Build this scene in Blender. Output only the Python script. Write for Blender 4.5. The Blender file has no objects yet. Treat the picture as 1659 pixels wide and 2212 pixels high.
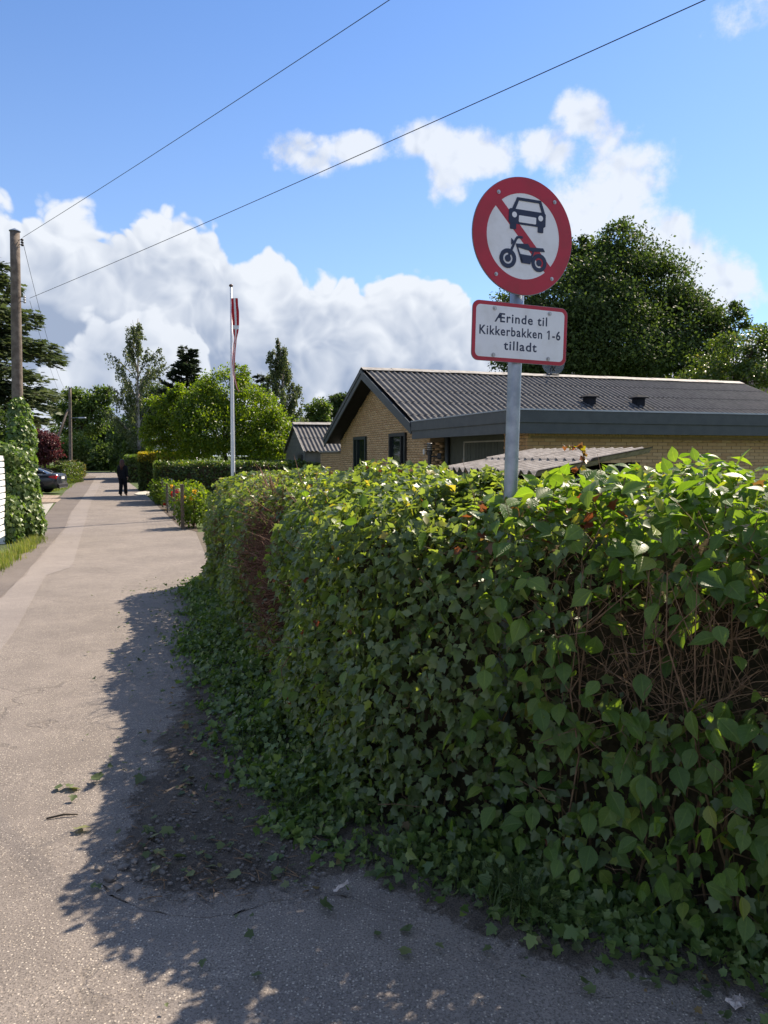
import bpy, bmesh, math, random
import numpy as np
from mathutils import Vector, Matrix

random.seed(7)
RNG = np.random.default_rng(11)
scene = bpy.context.scene
COL = scene.collection
R = math.radians

# ------------------------------------------------------------------ camera
CAM_H = 1.65
PITCH = R(4.44)                     # looking slightly down
FPX = 1597.6                        # focal length in pixels of a 1659 x 2212 view of the photograph
cam_d = bpy.data.cameras.new('camera')
cam = bpy.data.objects.new('camera', cam_d)
COL.objects.link(cam)
cam.location = (0, 0, CAM_H)
cam.rotation_euler = (R(90) - PITCH, 0, 0)
cam_d.sensor_fit = 'VERTICAL'
cam_d.sensor_height = 36.0
cam_d.sensor_width = 27.0
cam_d.lens = 26.0
cam_d.clip_start = 0.05
cam_d.clip_end = 2000.0
scene.camera = cam


def gz(y):
    """ground height: the lane falls gently away from the camera, then levels out"""
    return -0.0086 * min(max(y, 0.0), 40.0)


def ray(x, y):
    a = (x - 829.5) / FPX
    b = (1106.0 - y) / FPX
    return Vector((a, math.cos(PITCH) + b * math.sin(PITCH), -math.sin(PITCH) + b * math.cos(PITCH)))


def P(x, y, Y):
    """point seen in direction (x, y) standing Y metres down the lane"""
    d = ray(x, y)
    t = Y / d.y
    return Vector((d.x * t, Y, CAM_H + d.z * t))


def G(x, y, dz=0.0):
    """point of the ground seen in direction (x, y)"""
    d = ray(x, y)
    Y = 10.0
    for _ in range(40):
        t = (gz(Y) - CAM_H) / d.z
        Y = 0.5 * Y + 0.5 * d.y * t
    t = (gz(Y) - CAM_H) / d.z
    return Vector((d.x * t, d.y * t, gz(d.y * t) + dz))


# ------------------------------------------------------------------ sun and sky
SUN_AZ = R(44)                      # to the right of the lane's direction (+Y towards +X)
SUN_EL = R(45)
SUN = Vector((math.sin(SUN_AZ) * math.cos(SUN_EL), math.cos(SUN_AZ) * math.cos(SUN_EL), math.sin(SUN_EL)))
sun_d = bpy.data.lights.new('sun', 'SUN')
sun_d.energy = 4.6
sun_d.angle = R(0.53)
sun_d.color = (1.0, 0.86, 0.69)
sun = bpy.data.objects.new('sun', sun_d)
COL.objects.link(sun)
sun.rotation_euler = SUN.to_track_quat('Z', 'Y').to_euler()
sun.location = SUN * 60

world = bpy.data.worlds.new('World')
scene.world = world
world.use_nodes = True
SKY_STRENGTH = 0.13


class NT:
    """small helper that writes node trees"""
    def __init__(self, tree):
        self.t = tree
        tree.nodes.clear()

    def n(self, typ, **kw):
        nd = self.t.nodes.new(typ)
        for k, v in kw.items():
            setattr(nd, k, v)
        return nd

    def link(self, a, b):
        self.t.links.new(a, b)

    def put(self, sock, v):
        if isinstance(v, bpy.types.NodeSocket):
            self.t.links.new(v, sock)
        else:
            sock.default_value = v

    def math(self, op, a, b=None, c=None, clamp=False):
        nd = self.n('ShaderNodeMath', operation=op, use_clamp=clamp)
        self.put(nd.inputs[0], a)
        if b is not None:
            self.put(nd.inputs[1], b)
        if c is not None:
            self.put(nd.inputs[2], c)
        return nd.outputs[0]

    def vmath(self, op, a, b=None, scale=None):
        nd = self.n('ShaderNodeVectorMath', operation=op)
        self.put(nd.inputs[0], a)
        if b is not None:
            self.put(nd.inputs[1], b)
        if scale is not None:
            self.put(nd.inputs['Scale'], scale)
        return nd.outputs[0]

    def mix(self, f, a, b, blend='MIX'):
        nd = self.n('ShaderNodeMix', data_type='RGBA', blend_type=blend)
        self.put(nd.inputs[0], f)
        self.put(nd.inputs[6], a)
        self.put(nd.inputs[7], b)
        return nd.outputs[2]

    def smooth(self, v, lo, hi, olo=0.0, ohi=1.0):
        nd = self.n('ShaderNodeMapRange', interpolation_type='SMOOTHSTEP')
        self.put(nd.inputs[0], v)
        self.put(nd.inputs[1], lo)
        self.put(nd.inputs[2], hi)
        self.put(nd.inputs[3], olo)
        self.put(nd.inputs[4], ohi)
        return nd.outputs[0]

    def noise(self, vec, scale, detail=4, rough=0.55, lac=2.0, dist=0.0):
        nd = self.n('ShaderNodeTexNoise')
        self.put(nd.inputs['Vector'], vec)
        self.put(nd.inputs['Scale'], scale)
        nd.inputs['Detail'].default_value = detail
        nd.inputs['Roughness'].default_value = rough
        nd.inputs['Lacunarity'].default_value = lac
        nd.inputs['Distortion'].default_value = dist
        return nd.outputs['Fac']

    def ramp(self, f, stops, interp='LINEAR'):
        nd = self.n('ShaderNodeValToRGB')
        cr = nd.color_ramp
        cr.interpolation = interp
        while len(cr.elements) > 1:
            cr.elements.remove(cr.elements[-1])
        for i, (p, c) in enumerate(stops):
            e = cr.elements[0] if i == 0 else cr.elements.new(p)
            e.position = p
            e.color = (c[0], c[1], c[2], 1)
        self.put(nd.inputs[0], f)
        return nd.outputs[0]

    def curve(self, f, pts):
        nd = self.n('ShaderNodeFloatCurve')
        cu = nd.mapping.curves[0]
        while len(cu.points) > 2:
            cu.points.remove(cu.points[1])
        cu.points[0].location = pts[0]
        cu.points[1].location = pts[-1]
        for p in pts[1:-1]:
            cu.points.new(*p)
        nd.mapping.update()
        self.put(nd.inputs['Value'], f)
        return nd.outputs[0]


def build_sky():
    w = NT(world.node_tree)
    out = w.n('ShaderNodeOutputWorld')
    bg = w.n('ShaderNodeBackground')
    w.link(bg.outputs[0], out.inputs[0])
    sky = w.n('ShaderNodeTexSky', sky_type='NISHITA', sun_disc=False)
    sky.sun_elevation = SUN_EL
    sky.sun_rotation = SUN_AZ
    sky.altitude = 0
    sky.air_density = 1.0
    sky.dust_density = 0.15
    sky.ozone_density = 3.0
    d = w.n('ShaderNodeTexCoord').outputs['Generated']
    sep = w.n('ShaderNodeSeparateXYZ')
    w.link(d, sep.inputs[0])
    az = w.math('ARCTAN2', sep.outputs[0], sep.outputs[1])
    el = w.math('ARCSINE', sep.outputs[2])
    u = w.math('ADD', w.math('DIVIDE', az, 2 * math.pi), 0.5)

    def ae(x, y):
        r = ray(x, y).normalized()
        return math.atan2(r.x, r.y), math.asin(r.z)

    def outline(pts, left, right):
        """pixel outline -> curve (azimuth 0..1, elevation in radians), continued round the horizon"""
        c = [(0.0, left[0])] + [(t, e) for t, e in left[1:]]
        for x, y in pts:
            a, e = ae(x, y)
            c.append((a / (2 * math.pi) + 0.5, e))
        c += [(t, e) for t, e in right[1:]] + [(1.0, right[0])]
        return c

    # round billows: cells of two sizes, gently warped
    wn = w.n('ShaderNodeTexNoise')
    w.put(wn.inputs['Vector'], d)
    wn.inputs['Scale'].default_value = 11.0
    wn.inputs['Detail'].default_value = 2.0
    dw = w.vmath('ADD', d, w.vmath('SCALE', w.vmath('SUBTRACT', wn.outputs['Color'], (0.5, 0.5, 0.5)), scale=0.085))

    def cells(vec, sc):
        v = w.n('ShaderNodeTexVoronoi', feature='F1')
        w.put(v.inputs['Vector'], vec)
        v.inputs['Scale'].default_value = sc
        return w.math('SUBTRACT', 1.0, v.outputs['Distance'])

    def height(vec):
        a = w.math('ADD', w.math('MULTIPLY', cells(vec, 15.0), 0.5), w.math('MULTIPLY', cells(vec, 37.0), 0.27))
        return w.math('ADD', a, w.math('MULTIPLY', cells(vec, 85.0), 0.10))

    h0 = height(dw)
    h1 = height(w.vmath('ADD', dw, tuple(SUN * 0.016)))
    nbig = w.noise(d, 7.0, 4, 0.55)
    nfine = w.noise(d, 60.0, 3, 0.6)
    nlow = w.noise(d, 3.2, 4, 0.55)
    rag = w.math('ADD', w.math('ADD', w.math('MULTIPLY', w.math('SUBTRACT', nbig, 0.5), 0.10),
                               w.math('MULTIPLY', w.math('SUBTRACT', nfine, 0.5), 0.016)),
                 w.math('MULTIPLY', w.math('SUBTRACT', h0, 0.50), 0.115))
    relief = w.math('MULTIPLY', w.math('SUBTRACT', h0, h1), 1.6)

    def bank(pts, left, right, edge, dark_at):
        top = w.curve(u, outline(pts, left, right))
        depth = w.math('SUBTRACT', w.math('ADD', top, rag), el)
        a = w.smooth(depth, 0.0, edge)
        shade = w.math('ADD', w.smooth(depth, 0.0, dark_at), 0.0)
        return a, shade

    aA, sA = bank([(0, 392), (60, 400), (150, 412), (215, 430), (265, 462), (300, 452), (360, 440), (420, 432),
                   (468, 448), (495, 520), (520, 562), (560, 556), (595, 540), (650, 566), (700, 592),
                   (745, 575), (800, 594), (845, 570), (890, 545), (950, 570), (1010, 612), (1060, 640),
                   (1120, 690), (1250, 760), (1400, 760), (1500, 690), (1600, 690), (1659, 705)],
                  [0.16, (0.12, 0.22), (0.24, 0.30), (0.36, 0.36)], [0.16, (0.66, 0.14), (0.75, 0.2), (0.88, 0.24)],
                  0.016, 0.24)
    aB, sB = bank([(0, 770), (90, 770), (140, 735), (178, 690), (205, 640), (232, 620), (258, 650), (290, 622),
                   (330, 620), (365, 655), (400, 700), (425, 720), (450, 800), (520, 850), (640, 850), (760, 840),
                   (830, 800), (900, 845), (1000, 850), (1060, 800), (1200, 860), (1659, 860)],
                  [0.08, (0.25, 0.12), (0.38, 0.1)], [0.08, (0.7, 0.07), (0.85, 0.1)], 0.014, 0.18)
    # loose puffs of cloud
    puff = None
    for (x, y, rx, ry) in [(655, 335, 78, 36), (745, 322, 80, 26), (930, 305, 70, 36), (1000, 330, 85, 46), (1065, 338, 46, 34),
                           (965, 388, 48, 46), (1250, 262, 48, 40), (1205, 322, 66, 36), (1298, 300, 44, 30), (1340, 372, 80, 60),
                           (1282, 440, 70, 66), (1380, 440, 50, 55), (1425, 520, 56, 52), (1480, 565, 62, 44), (1565, 610, 42, 44),
                           (1540, 640, 80, 40), (1650, 20, 90, 45)]:
        a0, e0 = ae(x, y)
        du = w.math('DIVIDE', w.math('SUBTRACT', az, a0), rx / 1598 * (1.5 if x > 1100 else 1.3))
        dv = w.math('DIVIDE', w.math('SUBTRACT', el, e0), ry / 1598 * (1.5 if x > 1100 else 1.3))
        q = w.math('SUBTRACT', 1.0, w.math('ADD', w.math('MULTIPLY', du, du), w.math('MULTIPLY', dv, dv)))
        if y < 100:
            q = w.math('SUBTRACT', q, 0.55)
        puff = q if puff is None else w.math('SMOOTH_MAX', puff, q, 0.5)
    pn = w.math('ADD', w.math('ADD', puff, w.math('MULTIPLY', rag, 12.0)), w.math('MULTIPLY', w.math('SUBTRACT', w.noise(d, 26.0, 5, 0.65), 0.5), 1.9))
    aP = w.smooth(pn, -0.05, 0.80)
    # unseen puffs outside the picture, thickened for fill light, faded out inside it
    far = w.math('MAXIMUM', w.smooth(w.math('ABSOLUTE', az), 0.75, 1.1), w.smooth(el, 0.75, 0.95))
    aO = w.math('MULTIPLY', w.math('MULTIPLY', w.smooth(w.math('ADD', nlow, w.math('MULTIPLY', rag, 0.8)), 0.45, 0.56), far),
                w.smooth(el, 0.02, 0.1))

    # darker hollows between the heaps of the low bank
    hol = None
    for (x, y, rx, ry, k_) in [(95, 640, 120, 110, 0.30), (60, 770, 150, 110, 0.75), (330, 560, 130, 60, 0.22), (480, 700, 60, 110, 0.42), (190, 830, 160, 70, 0.6),
                               (700, 720, 150, 60, 0.25), (930, 700, 120, 60, 0.30), (560, 800, 160, 60, 0.35), (880, 830, 160, 50, 0.35)]:
        a0, e0 = ae(x, y)
        du = w.math('DIVIDE', w.math('SUBTRACT', az, a0), rx / 1598)
        dv = w.math('DIVIDE', w.math('SUBTRACT', el, e0), ry / 1598)
        q = w.math('MULTIPLY', w.smooth(w.math('ADD', w.math('ADD', w.math('MULTIPLY', du, du), w.math('MULTIPLY', dv, dv)), w.math('MULTIPLY', rag, 6.0)), 0.0, 1.6, 1.0, 0.0), k_ * 0.72)
        hol = q if hol is None else w.math('MAXIMUM', hol, q)
    sA = w.math('ADD', sA, hol)
    sB = w.math('ADD', sB, w.math('MULTIPLY', hol, 0.25))

    white = (3.25, 3.42, 3.70, 1)
    grey = (1.38, 1.68, 2.28, 1)
    k = 1.0

    def shade(s, bias):
        v = w.math('ADD', w.math('SUBTRACT', 1.0, w.math('MULTIPLY', s, bias)), relief)
        v = w.math('ADD', v, w.math('MULTIPLY', w.math('SUBTRACT', nbig, 0.5), 1.3), clamp=True)
        return w.mix(v, grey, white)

    # haze towards the horizon
    hz = w.smooth(el, 0.0, 0.60, 0.34, 0.0)
    tint = w.mix(1.0, sky.outputs[0], (0.485, 0.575, 0.70, 1), 'MULTIPLY')
    col = w.mix(hz, tint, (2.1, 2.6, 3.3, 1))
    col = w.mix(w.math('MULTIPLY', aO, 0.75), col, shade(0.45, 1.0))
    col = w.mix(aA, col, shade(sA, 1.05))
    col = w.mix(w.math('MULTIPLY', aP, 0.93), col, shade(w.smooth(pn, 0.9, 2.6), 0.42))
    col = w.mix(w.math('MULTIPLY', aB, 0.85), col, shade(sB, 1.0))
    w.link(col, bg.inputs['Color'])
    bg.inputs['Strength'].default_value = SKY_STRENGTH


build_sky()

vs = scene.view_settings
scene.display_settings.display_device = 'sRGB'
vs.view_transform = 'Standard'
vs.look = 'None'
vs.exposure = 1.05
vs.gamma = 1.0
vs.use_curve_mapping = False
cy = scene.cycles
cy.use_denoising = True
cy.max_bounces = 7
cy.diffuse_bounces = 3
cy.glossy_bounces = 3
cy.transmission_bounces = 4
cy.transparent_max_bounces = 6
cy.sample_clamp_indirect = 6.0
cy.caustics_reflective = False
cy.caustics_refractive = False

# ------------------------------------------------------------------ mesh helpers


class MB:
    """collects shapes in world coordinates; build() links them as one mesh object"""
    def __init__(self):
        self.v, self.f, self.m = [], [], []

    def add(self, vs_, fs, mi=0):
        o = len(self.v)
        self.v += [tuple(p) for p in vs_]
        self.f += [tuple(i + o for i in f) for f in fs]
        self.m += [mi] * len(fs)

    def box(self, c, s, M=None, mi=0):
        c = Vector(c)
        h = Vector(s) * 0.5
        M = M or Matrix.Identity(3)
        pts = [c + M @ Vector((sx * h.x, sy * h.y, sz * h.z)) for sz in (-1, 1) for sy in (-1, 1) for sx in (-1, 1)]
        self.add(pts, [(0, 2, 3, 1), (4, 5, 7, 6), (0, 1, 5, 4), (2, 6, 7, 3), (0, 4, 6, 2), (1, 3, 7, 5)], mi)

    def bbox(self, c, s, M=None, b=0.01, mi=0):
        """box with chamfered edges"""
        c = Vector(c)
        h = Vector(s) * 0.5
        M = M or Matrix.Identity(3)
        bm = bmesh.new()
        bmesh.ops.create_cube(bm, size=1.0)
        for v in bm.verts:
            v.co = Vector((v.co.x * s[0], v.co.y * s[1], v.co.z * s[2]))
        bmesh.ops.bevel(bm, geom=bm.edges[:], offset=min(b, 0.45 * min(s)), segments=1, affect='EDGES')
        bm.verts.index_update()
        self.add([c + M @ v.co for v in bm.verts], [[v.index for v in f.verts] for f in bm.faces], mi)
        bm.free()

    def tube(self, pts, rad, n=8, caps=True, mi=0):
        pts = [Vector(p) for p in pts]
        if not hasattr(rad, '__len__'):
            rad = [rad] * len(pts)
        vs_, fs = [], []
        up = None
        for i, p in enumerate(pts):
            t = (pts[min(i + 1, len(pts) - 1)] - pts[max(i - 1, 0)])
            if t.length < 1e-9:
                t = Vector((0, 0, 1))
            t.normalize()
            if up is None:
                up = Vector((1, 0, 0)) if abs(t.x) < 0.8 else Vector((0, 1, 0))
            a = (up - t * up.dot(t)).normalized()
            up = a
            b = t.cross(a)
            for k in range(n):
                w_ = 2 * math.pi * k / n
                vs_.append(p + (a * math.cos(w_) + b * math.sin(w_)) * rad[i])
        for i in range(len(pts) - 1):
            for k in range(n):
                fs.append((i * n + k, i * n + (k + 1) % n, (i + 1) * n + (k + 1) % n, (i + 1) * n + k))
        if caps:
            fs.append(tuple(range(n - 1, -1, -1)))
            fs.append(tuple((len(pts) - 1) * n + k for k in range(n)))
        self.add(vs_, fs, mi)

    def ball(self, c, r, M=None, seg=12, rings=8, mi=0):
        c = Vector(c)
        if not hasattr(r, '__len__'):
            r = (r, r, r)
        M = M or Matrix.Identity(3)
        vs_, fs = [], []
        for i in range(rings + 1):
            th = math.pi * i / rings
            for k in range(seg):
                ph = 2 * math.pi * k / seg
                vs_.append(c + M @ Vector((r[0] * math.sin(th) * math.cos(ph), r[1] * math.sin(th) * math.sin(ph), r[2] * math.cos(th))))
        for i in range(rings):
            for k in range(seg):
                fs.append((i * seg + k, (i + 1) * seg + k, (i + 1) * seg + (k + 1) % seg, i * seg + (k + 1) % seg))
        self.add(vs_, fs, mi)

    def prism(self, poly, fn, d0, d1, mi=0):
        """poly: 2-D outline; fn(x, y, d) -> world point; extruded from depth d0 to d1"""
        n = len(poly)
        self.add([fn(x, y, d0) for x, y in poly] + [fn(x, y, d1) for x, y in poly],
                 [tuple(range(n - 1, -1, -1)), tuple(range(n, 2 * n))] +
                 [(i, (i + 1) % n, n + (i + 1) % n, n + i) for i in range(n)], mi)

    def build(self, name, mat, parent=None, smooth=False, at=None):
        me = bpy.data.meshes.new(name)
        me.from_pydata(self.v, [], self.f)
        mats = mat if isinstance(mat, (list, tuple)) else [mat]
        for m_ in mats:
            me.materials.append(m_)
        if len(mats) > 1:
            me.polygons.foreach_set('material_index', self.m)
        if smooth:
            me.polygons.foreach_set('use_smooth', [True] * len(me.polygons))
        me.update()
        bm = bmesh.new()
        bm.from_mesh(me)
        bmesh.ops.recalc_face_normals(bm, faces=bm.faces[:])
        bm.to_mesh(me)
        bm.free()
        return link(name, me, parent)


ROOT = {}


def root_loc(o):
    return ROOT.get(o.name, Vector((0, 0, 0)))


def link(name, me, parent=None, world_loc=None, rot=None):
    """mesh data is in world coordinates unless world_loc is given"""
    o = bpy.data.objects.new(name, me)
    COL.objects.link(o)
    wl = Vector(world_loc) if world_loc is not None else Vector((0, 0, 0))
    if parent is not None:
        o.parent = parent
        o.location = wl - root_loc(parent)
    else:
        o.location = wl
    if rot is not None:
        o.rotation_euler = rot
    ROOT[o.name] = wl
    return o


def tag(o, label, cat, group=None):
    o['label'] = label
    o['category'] = cat
    if group:
        o['group'] = group
    return o


def thing(name, loc, label, cat, group=None):
    o = bpy.data.objects.new(name, None)
    COL.objects.link(o)
    o.location = Vector(loc)
    o.empty_display_size = 0.2
    ROOT[o.name] = Vector(loc)
    return tag(o, label, cat, group)


def struct(o):
    o['kind'] = 'structure'
    return o


def stuff(o):
    o['kind'] = 'stuff'
    return o


def np_mesh(name, V, F, mat, rnd=None, smooth=False, extra=None):
    """V (n,3) array, F (m,k) array -> mesh, with an optional per-vertex random value"""
    me = bpy.data.meshes.new(name)
    n, (m, k) = len(V), F.shape
    me.vertices.add(n)
    me.vertices.foreach_set('co', np.ascontiguousarray(V, dtype=np.float32).ravel())
    me.loops.add(m * k)
    me.loops.foreach_set('vertex_index', np.ascontiguousarray(F, dtype=np.int32).ravel())
    me.polygons.add(m)
    me.polygons.foreach_set('loop_start', np.arange(0, m * k, k, dtype=np.int32))
    me.polygons.foreach_set('loop_total', np.full(m, k, dtype=np.int32))
    if smooth:
        me.polygons.foreach_set('use_smooth', np.ones(m, dtype=bool))
    me.materials.append(mat)
    if rnd is not None:
        at = me.attributes.new('rnd', 'FLOAT', 'POINT')
        at.data.foreach_set('value', np.ascontiguousarray(rnd, dtype=np.float32))
    for nm, vals in (extra or {}).items():
        at = me.attributes.new(nm, 'FLOAT', 'POINT')
        at.data.foreach_set('value', np.ascontiguousarray(vals, dtype=np.float32))
    me.update(calc_edges=True)
    return me


def frames(axis, normal):
    y = axis / (np.linalg.norm(axis, axis=1, keepdims=True) + 1e-9)
    z = normal - y * np.sum(normal * y, axis=1, keepdims=True)
    z /= (np.linalg.norm(z, axis=1, keepdims=True) + 1e-9)
    x = np.cross(y, z)
    return np.stack([x, y, z], axis=2)          # columns are the axes


def scatter(tv, tf, pos, fr, scale, rnd):
    """copies of a template leaf -> vertex, face and random arrays"""
    N, k = len(pos), len(tv)
    V = np.einsum('nij,kj->nki', fr, tv) * np.asarray(scale).reshape(-1, 1, 1) + pos[:, None, :]
    F = (tf[None, :, :] + (np.arange(N) * k)[:, None, None]).reshape(-1, tf.shape[1])
    return V.reshape(-1, 3), F, np.repeat(rnd, k)


def merge(parts):
    Vs, Fs, Rs, o = [], [], [], 0
    for V, F, r in parts:
        Vs.append(V)
        Fs.append(F + o)
        Rs.append(r)
        o += len(V)
    return np.concatenate(Vs), np.concatenate(Fs), np.concatenate(Rs)


# leaf templates: +Y runs to the tip, +Z is the upper side, length about 1
def t_ovate(wd=0.33, curl=0.16, fold=0.10, teeth=False):
    st = [(0.0, 0.02), (0.10, 0.48), (0.26, 0.90), (0.44, 1.0), (0.64, 0.78), (0.82, 0.38), (0.93, 0.13), (1.06, 0.0)]
    if teeth:
        ys_ = [k / 18 * 1.06 for k in range(19)]
        st = [(y, float(np.interp(y, [s[0] for s in st], [s[1] for s in st])) * (1.0 + (0.07 if k % 2 else -0.03))) for k, y in enumerate(ys_)]
    v, f = [], []
    for y, w_ in st:
        zc = -curl * (y - 0.35) ** 2
        for sx in (-1, 0, 1):
            v.append((sx * w_ * wd, y, zc + (fold * w_ * 0.8 if sx else 0.0)))
    for i in range(len(st) - 1):
        for c in (0, 1):
            a = i * 3 + c
            f += [(a, a + 1, a + 4), (a, a + 4, a + 3)]
    return np.array(v, float), np.array(f, int)


def t_lobed():
    """five-lobed maple or ivy leaf"""
    out = [(0.0, 0.04), (0.14, 0.0), (0.38, 0.06), (0.34, 0.25), (0.50, 0.38), (0.56, 0.55), (0.33, 0.53), (0.24, 0.74), (0.0, 1.0)]
    pts = out + [(-x, y) for x, y in reversed(out[1:-1])]
    v = [(0.0, 0.35, -0.05)]
    for x, y in pts:
        v.append((x, y, 0.26 * abs(x) - 0.20 * y * y))
    n = len(pts)
    f = [(0, 1 + i, 1 + (i + 1) % n) for i in range(n)]
    return np.array(v, float), np.array(f, int)


def t_diamond(wd=0.32):
    v = [(0, 0, 0), (wd, 0.45, 0.07), (0, 1, -0.06), (-wd, 0.45, 0.07)]
    return np.array(v, float), np.array([(0, 1, 2), (0, 2, 3)], int)


def t_needles(wd=0.5):
    """a flat spray of needles"""
    v = [(0, 0, 0), (wd * .55, .25, .02), (wd * .35, .42, 0), (wd * .5, .72, .0), (wd * .16, .75, -.02), (0, 1.0, -.06),
         (-wd * .16, .75, -.02), (-wd * .5, .72, .0), (-wd * .35, .42, 0), (-wd * .55, .25, .02)]
    f = [(0, 1, 2), (0, 2, 8), (0, 8, 9), (2, 3, 4), (2, 4, 8), (4, 6, 8), (8, 6, 7), (4, 5, 6)]
    return np.array(v, float), np.array(f, int)


OVATE, LOBED, DIAMOND, NEEDLES = t_ovate(), t_lobed(), t_diamond(), t_needles()


def rib_attrs(tv, n=1):
    """midrib closeness and position along the leaf, per template vertex"""
    k = len(tv) // 3
    rib = np.tile((0.0, 1.0, 0.0), k)
    return {'rib': np.tile(rib, n), 'along': np.tile(tv[:, 1], n)}
# ------------------------------------------------------------------ materials


def new_mat(name):
    m = bpy.data.materials.new(name)
    m.use_nodes = True
    t = NT(m.node_tree)
    out = t.n('ShaderNodeOutputMaterial')
    bs = t.n('ShaderNodeBsdfPrincipled')
    t.link(bs.outputs[0], out.inputs[0])
    return m, t, bs, out


def set_spec(bs, v):
    bs.inputs['Specular IOR Level'].default_value = v


def m_plain(name, c1, c2=None, rough=0.7, scale=6.0, spec=0.4, metal=0.0, bump=0.0, bscale=60.0, detail=4, lo=0.35, hi=0.65):
    """two close tones mixed by noise, with an optional fine relief"""
    m, t, bs, out = new_mat(name)
    co = t.n('ShaderNodeTexCoord').outputs['Object']
    c2 = c2 or tuple(x * 0.82 for x in c1)
    f = t.smooth(t.noise(co, scale, detail, 0.6), lo, hi)
    t.link(t.mix(f, (*c1, 1), (*c2, 1)), bs.inputs['Base Color'])
    bs.inputs['Roughness'].default_value = rough
    bs.inputs['Metallic'].default_value = metal
    set_spec(bs, spec)
    if bump:
        b = t.n('ShaderNodeBump')
        b.inputs['Strength'].default_value = bump
        b.inputs['Distance'].default_value = 0.01
        t.link(t.noise(co, bscale, 4, 0.6), b.inputs['Height'])
        t.link(b.outputs[0], bs.inputs['Normal'])
    return m


def m_leaf(name, stops, trans, rough=0.42, tmix=0.42, spec=0.5, objrand=False, veins=False):
    """leaf: coloured by a per-leaf random value, light shines through it"""
    m, t, bs, out = new_mat(name)
    if objrand:
        f = t.n('ShaderNodeObjectInfo').outputs['Random']
    else:
        f = t.n('ShaderNodeAttribute', attribute_name='rnd').outputs['Fac']
    c = t.ramp(f, stops)
    if veins:
        rib = t.n('ShaderNodeAttribute', attribute_name='rib').outputs['Fac']
        al = t.n('ShaderNodeAttribute', attribute_name='along').outputs['Fac']
        ph = t.math('FRACT', t.math('MULTIPLY', t.math('SUBTRACT', al, t.math('MULTIPLY', t.math('SUBTRACT', 1.0, rib), 0.26)), 6.5))
        vein = t.smooth(t.math('ABSOLUTE', t.math('SUBTRACT', ph, 0.5)), 0.0, 0.10, 1.0, 0.0)
        vein = t.math('MAXIMUM', t.math('MULTIPLY', vein, 0.55), t.smooth(rib, 0.86, 0.97))
        mot = t.noise(t.n('ShaderNodeTexCoord').outputs['Object'], 55.0, 2, 0.5)
        c = t.mix(t.smooth(mot, 0.35, 0.7, 0.0, 0.35), c, t.mix(1.0, c, (0.62, 0.70, 0.62, 1), 'MULTIPLY'))
        c = t.mix(t.math('MULTIPLY', vein, 0.40), c, t.mix(1.0, c, (1.9, 1.7, 1.8, 1), 'MULTIPLY'))
        bp = t.n('ShaderNodeBump')
        bp.inputs['Strength'].default_value = 0.5
        bp.inputs['Distance'].default_value = 0.004
        bp.invert = True
        t.link(vein, bp.inputs['Height'])
        t.link(bp.outputs[0], bs.inputs['Normal'])
    t.link(c, bs.inputs['Base Color'])
    bs.inputs['Roughness'].default_value = rough
    set_spec(bs, spec)
    tr = t.n('ShaderNodeBsdfTranslucent')
    t.link(t.mix(1.0, c, (*trans, 1), 'MULTIPLY'), tr.inputs['Color'])
    mx = t.n('ShaderNodeMixShader')
    mx.inputs[0].default_value = tmix
    t.link(bs.outputs[0], mx.inputs[1])
    t.link(tr.outputs[0], mx.inputs[2])
    t.link(mx.outputs[0], out.inputs[0])
    return m


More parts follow.
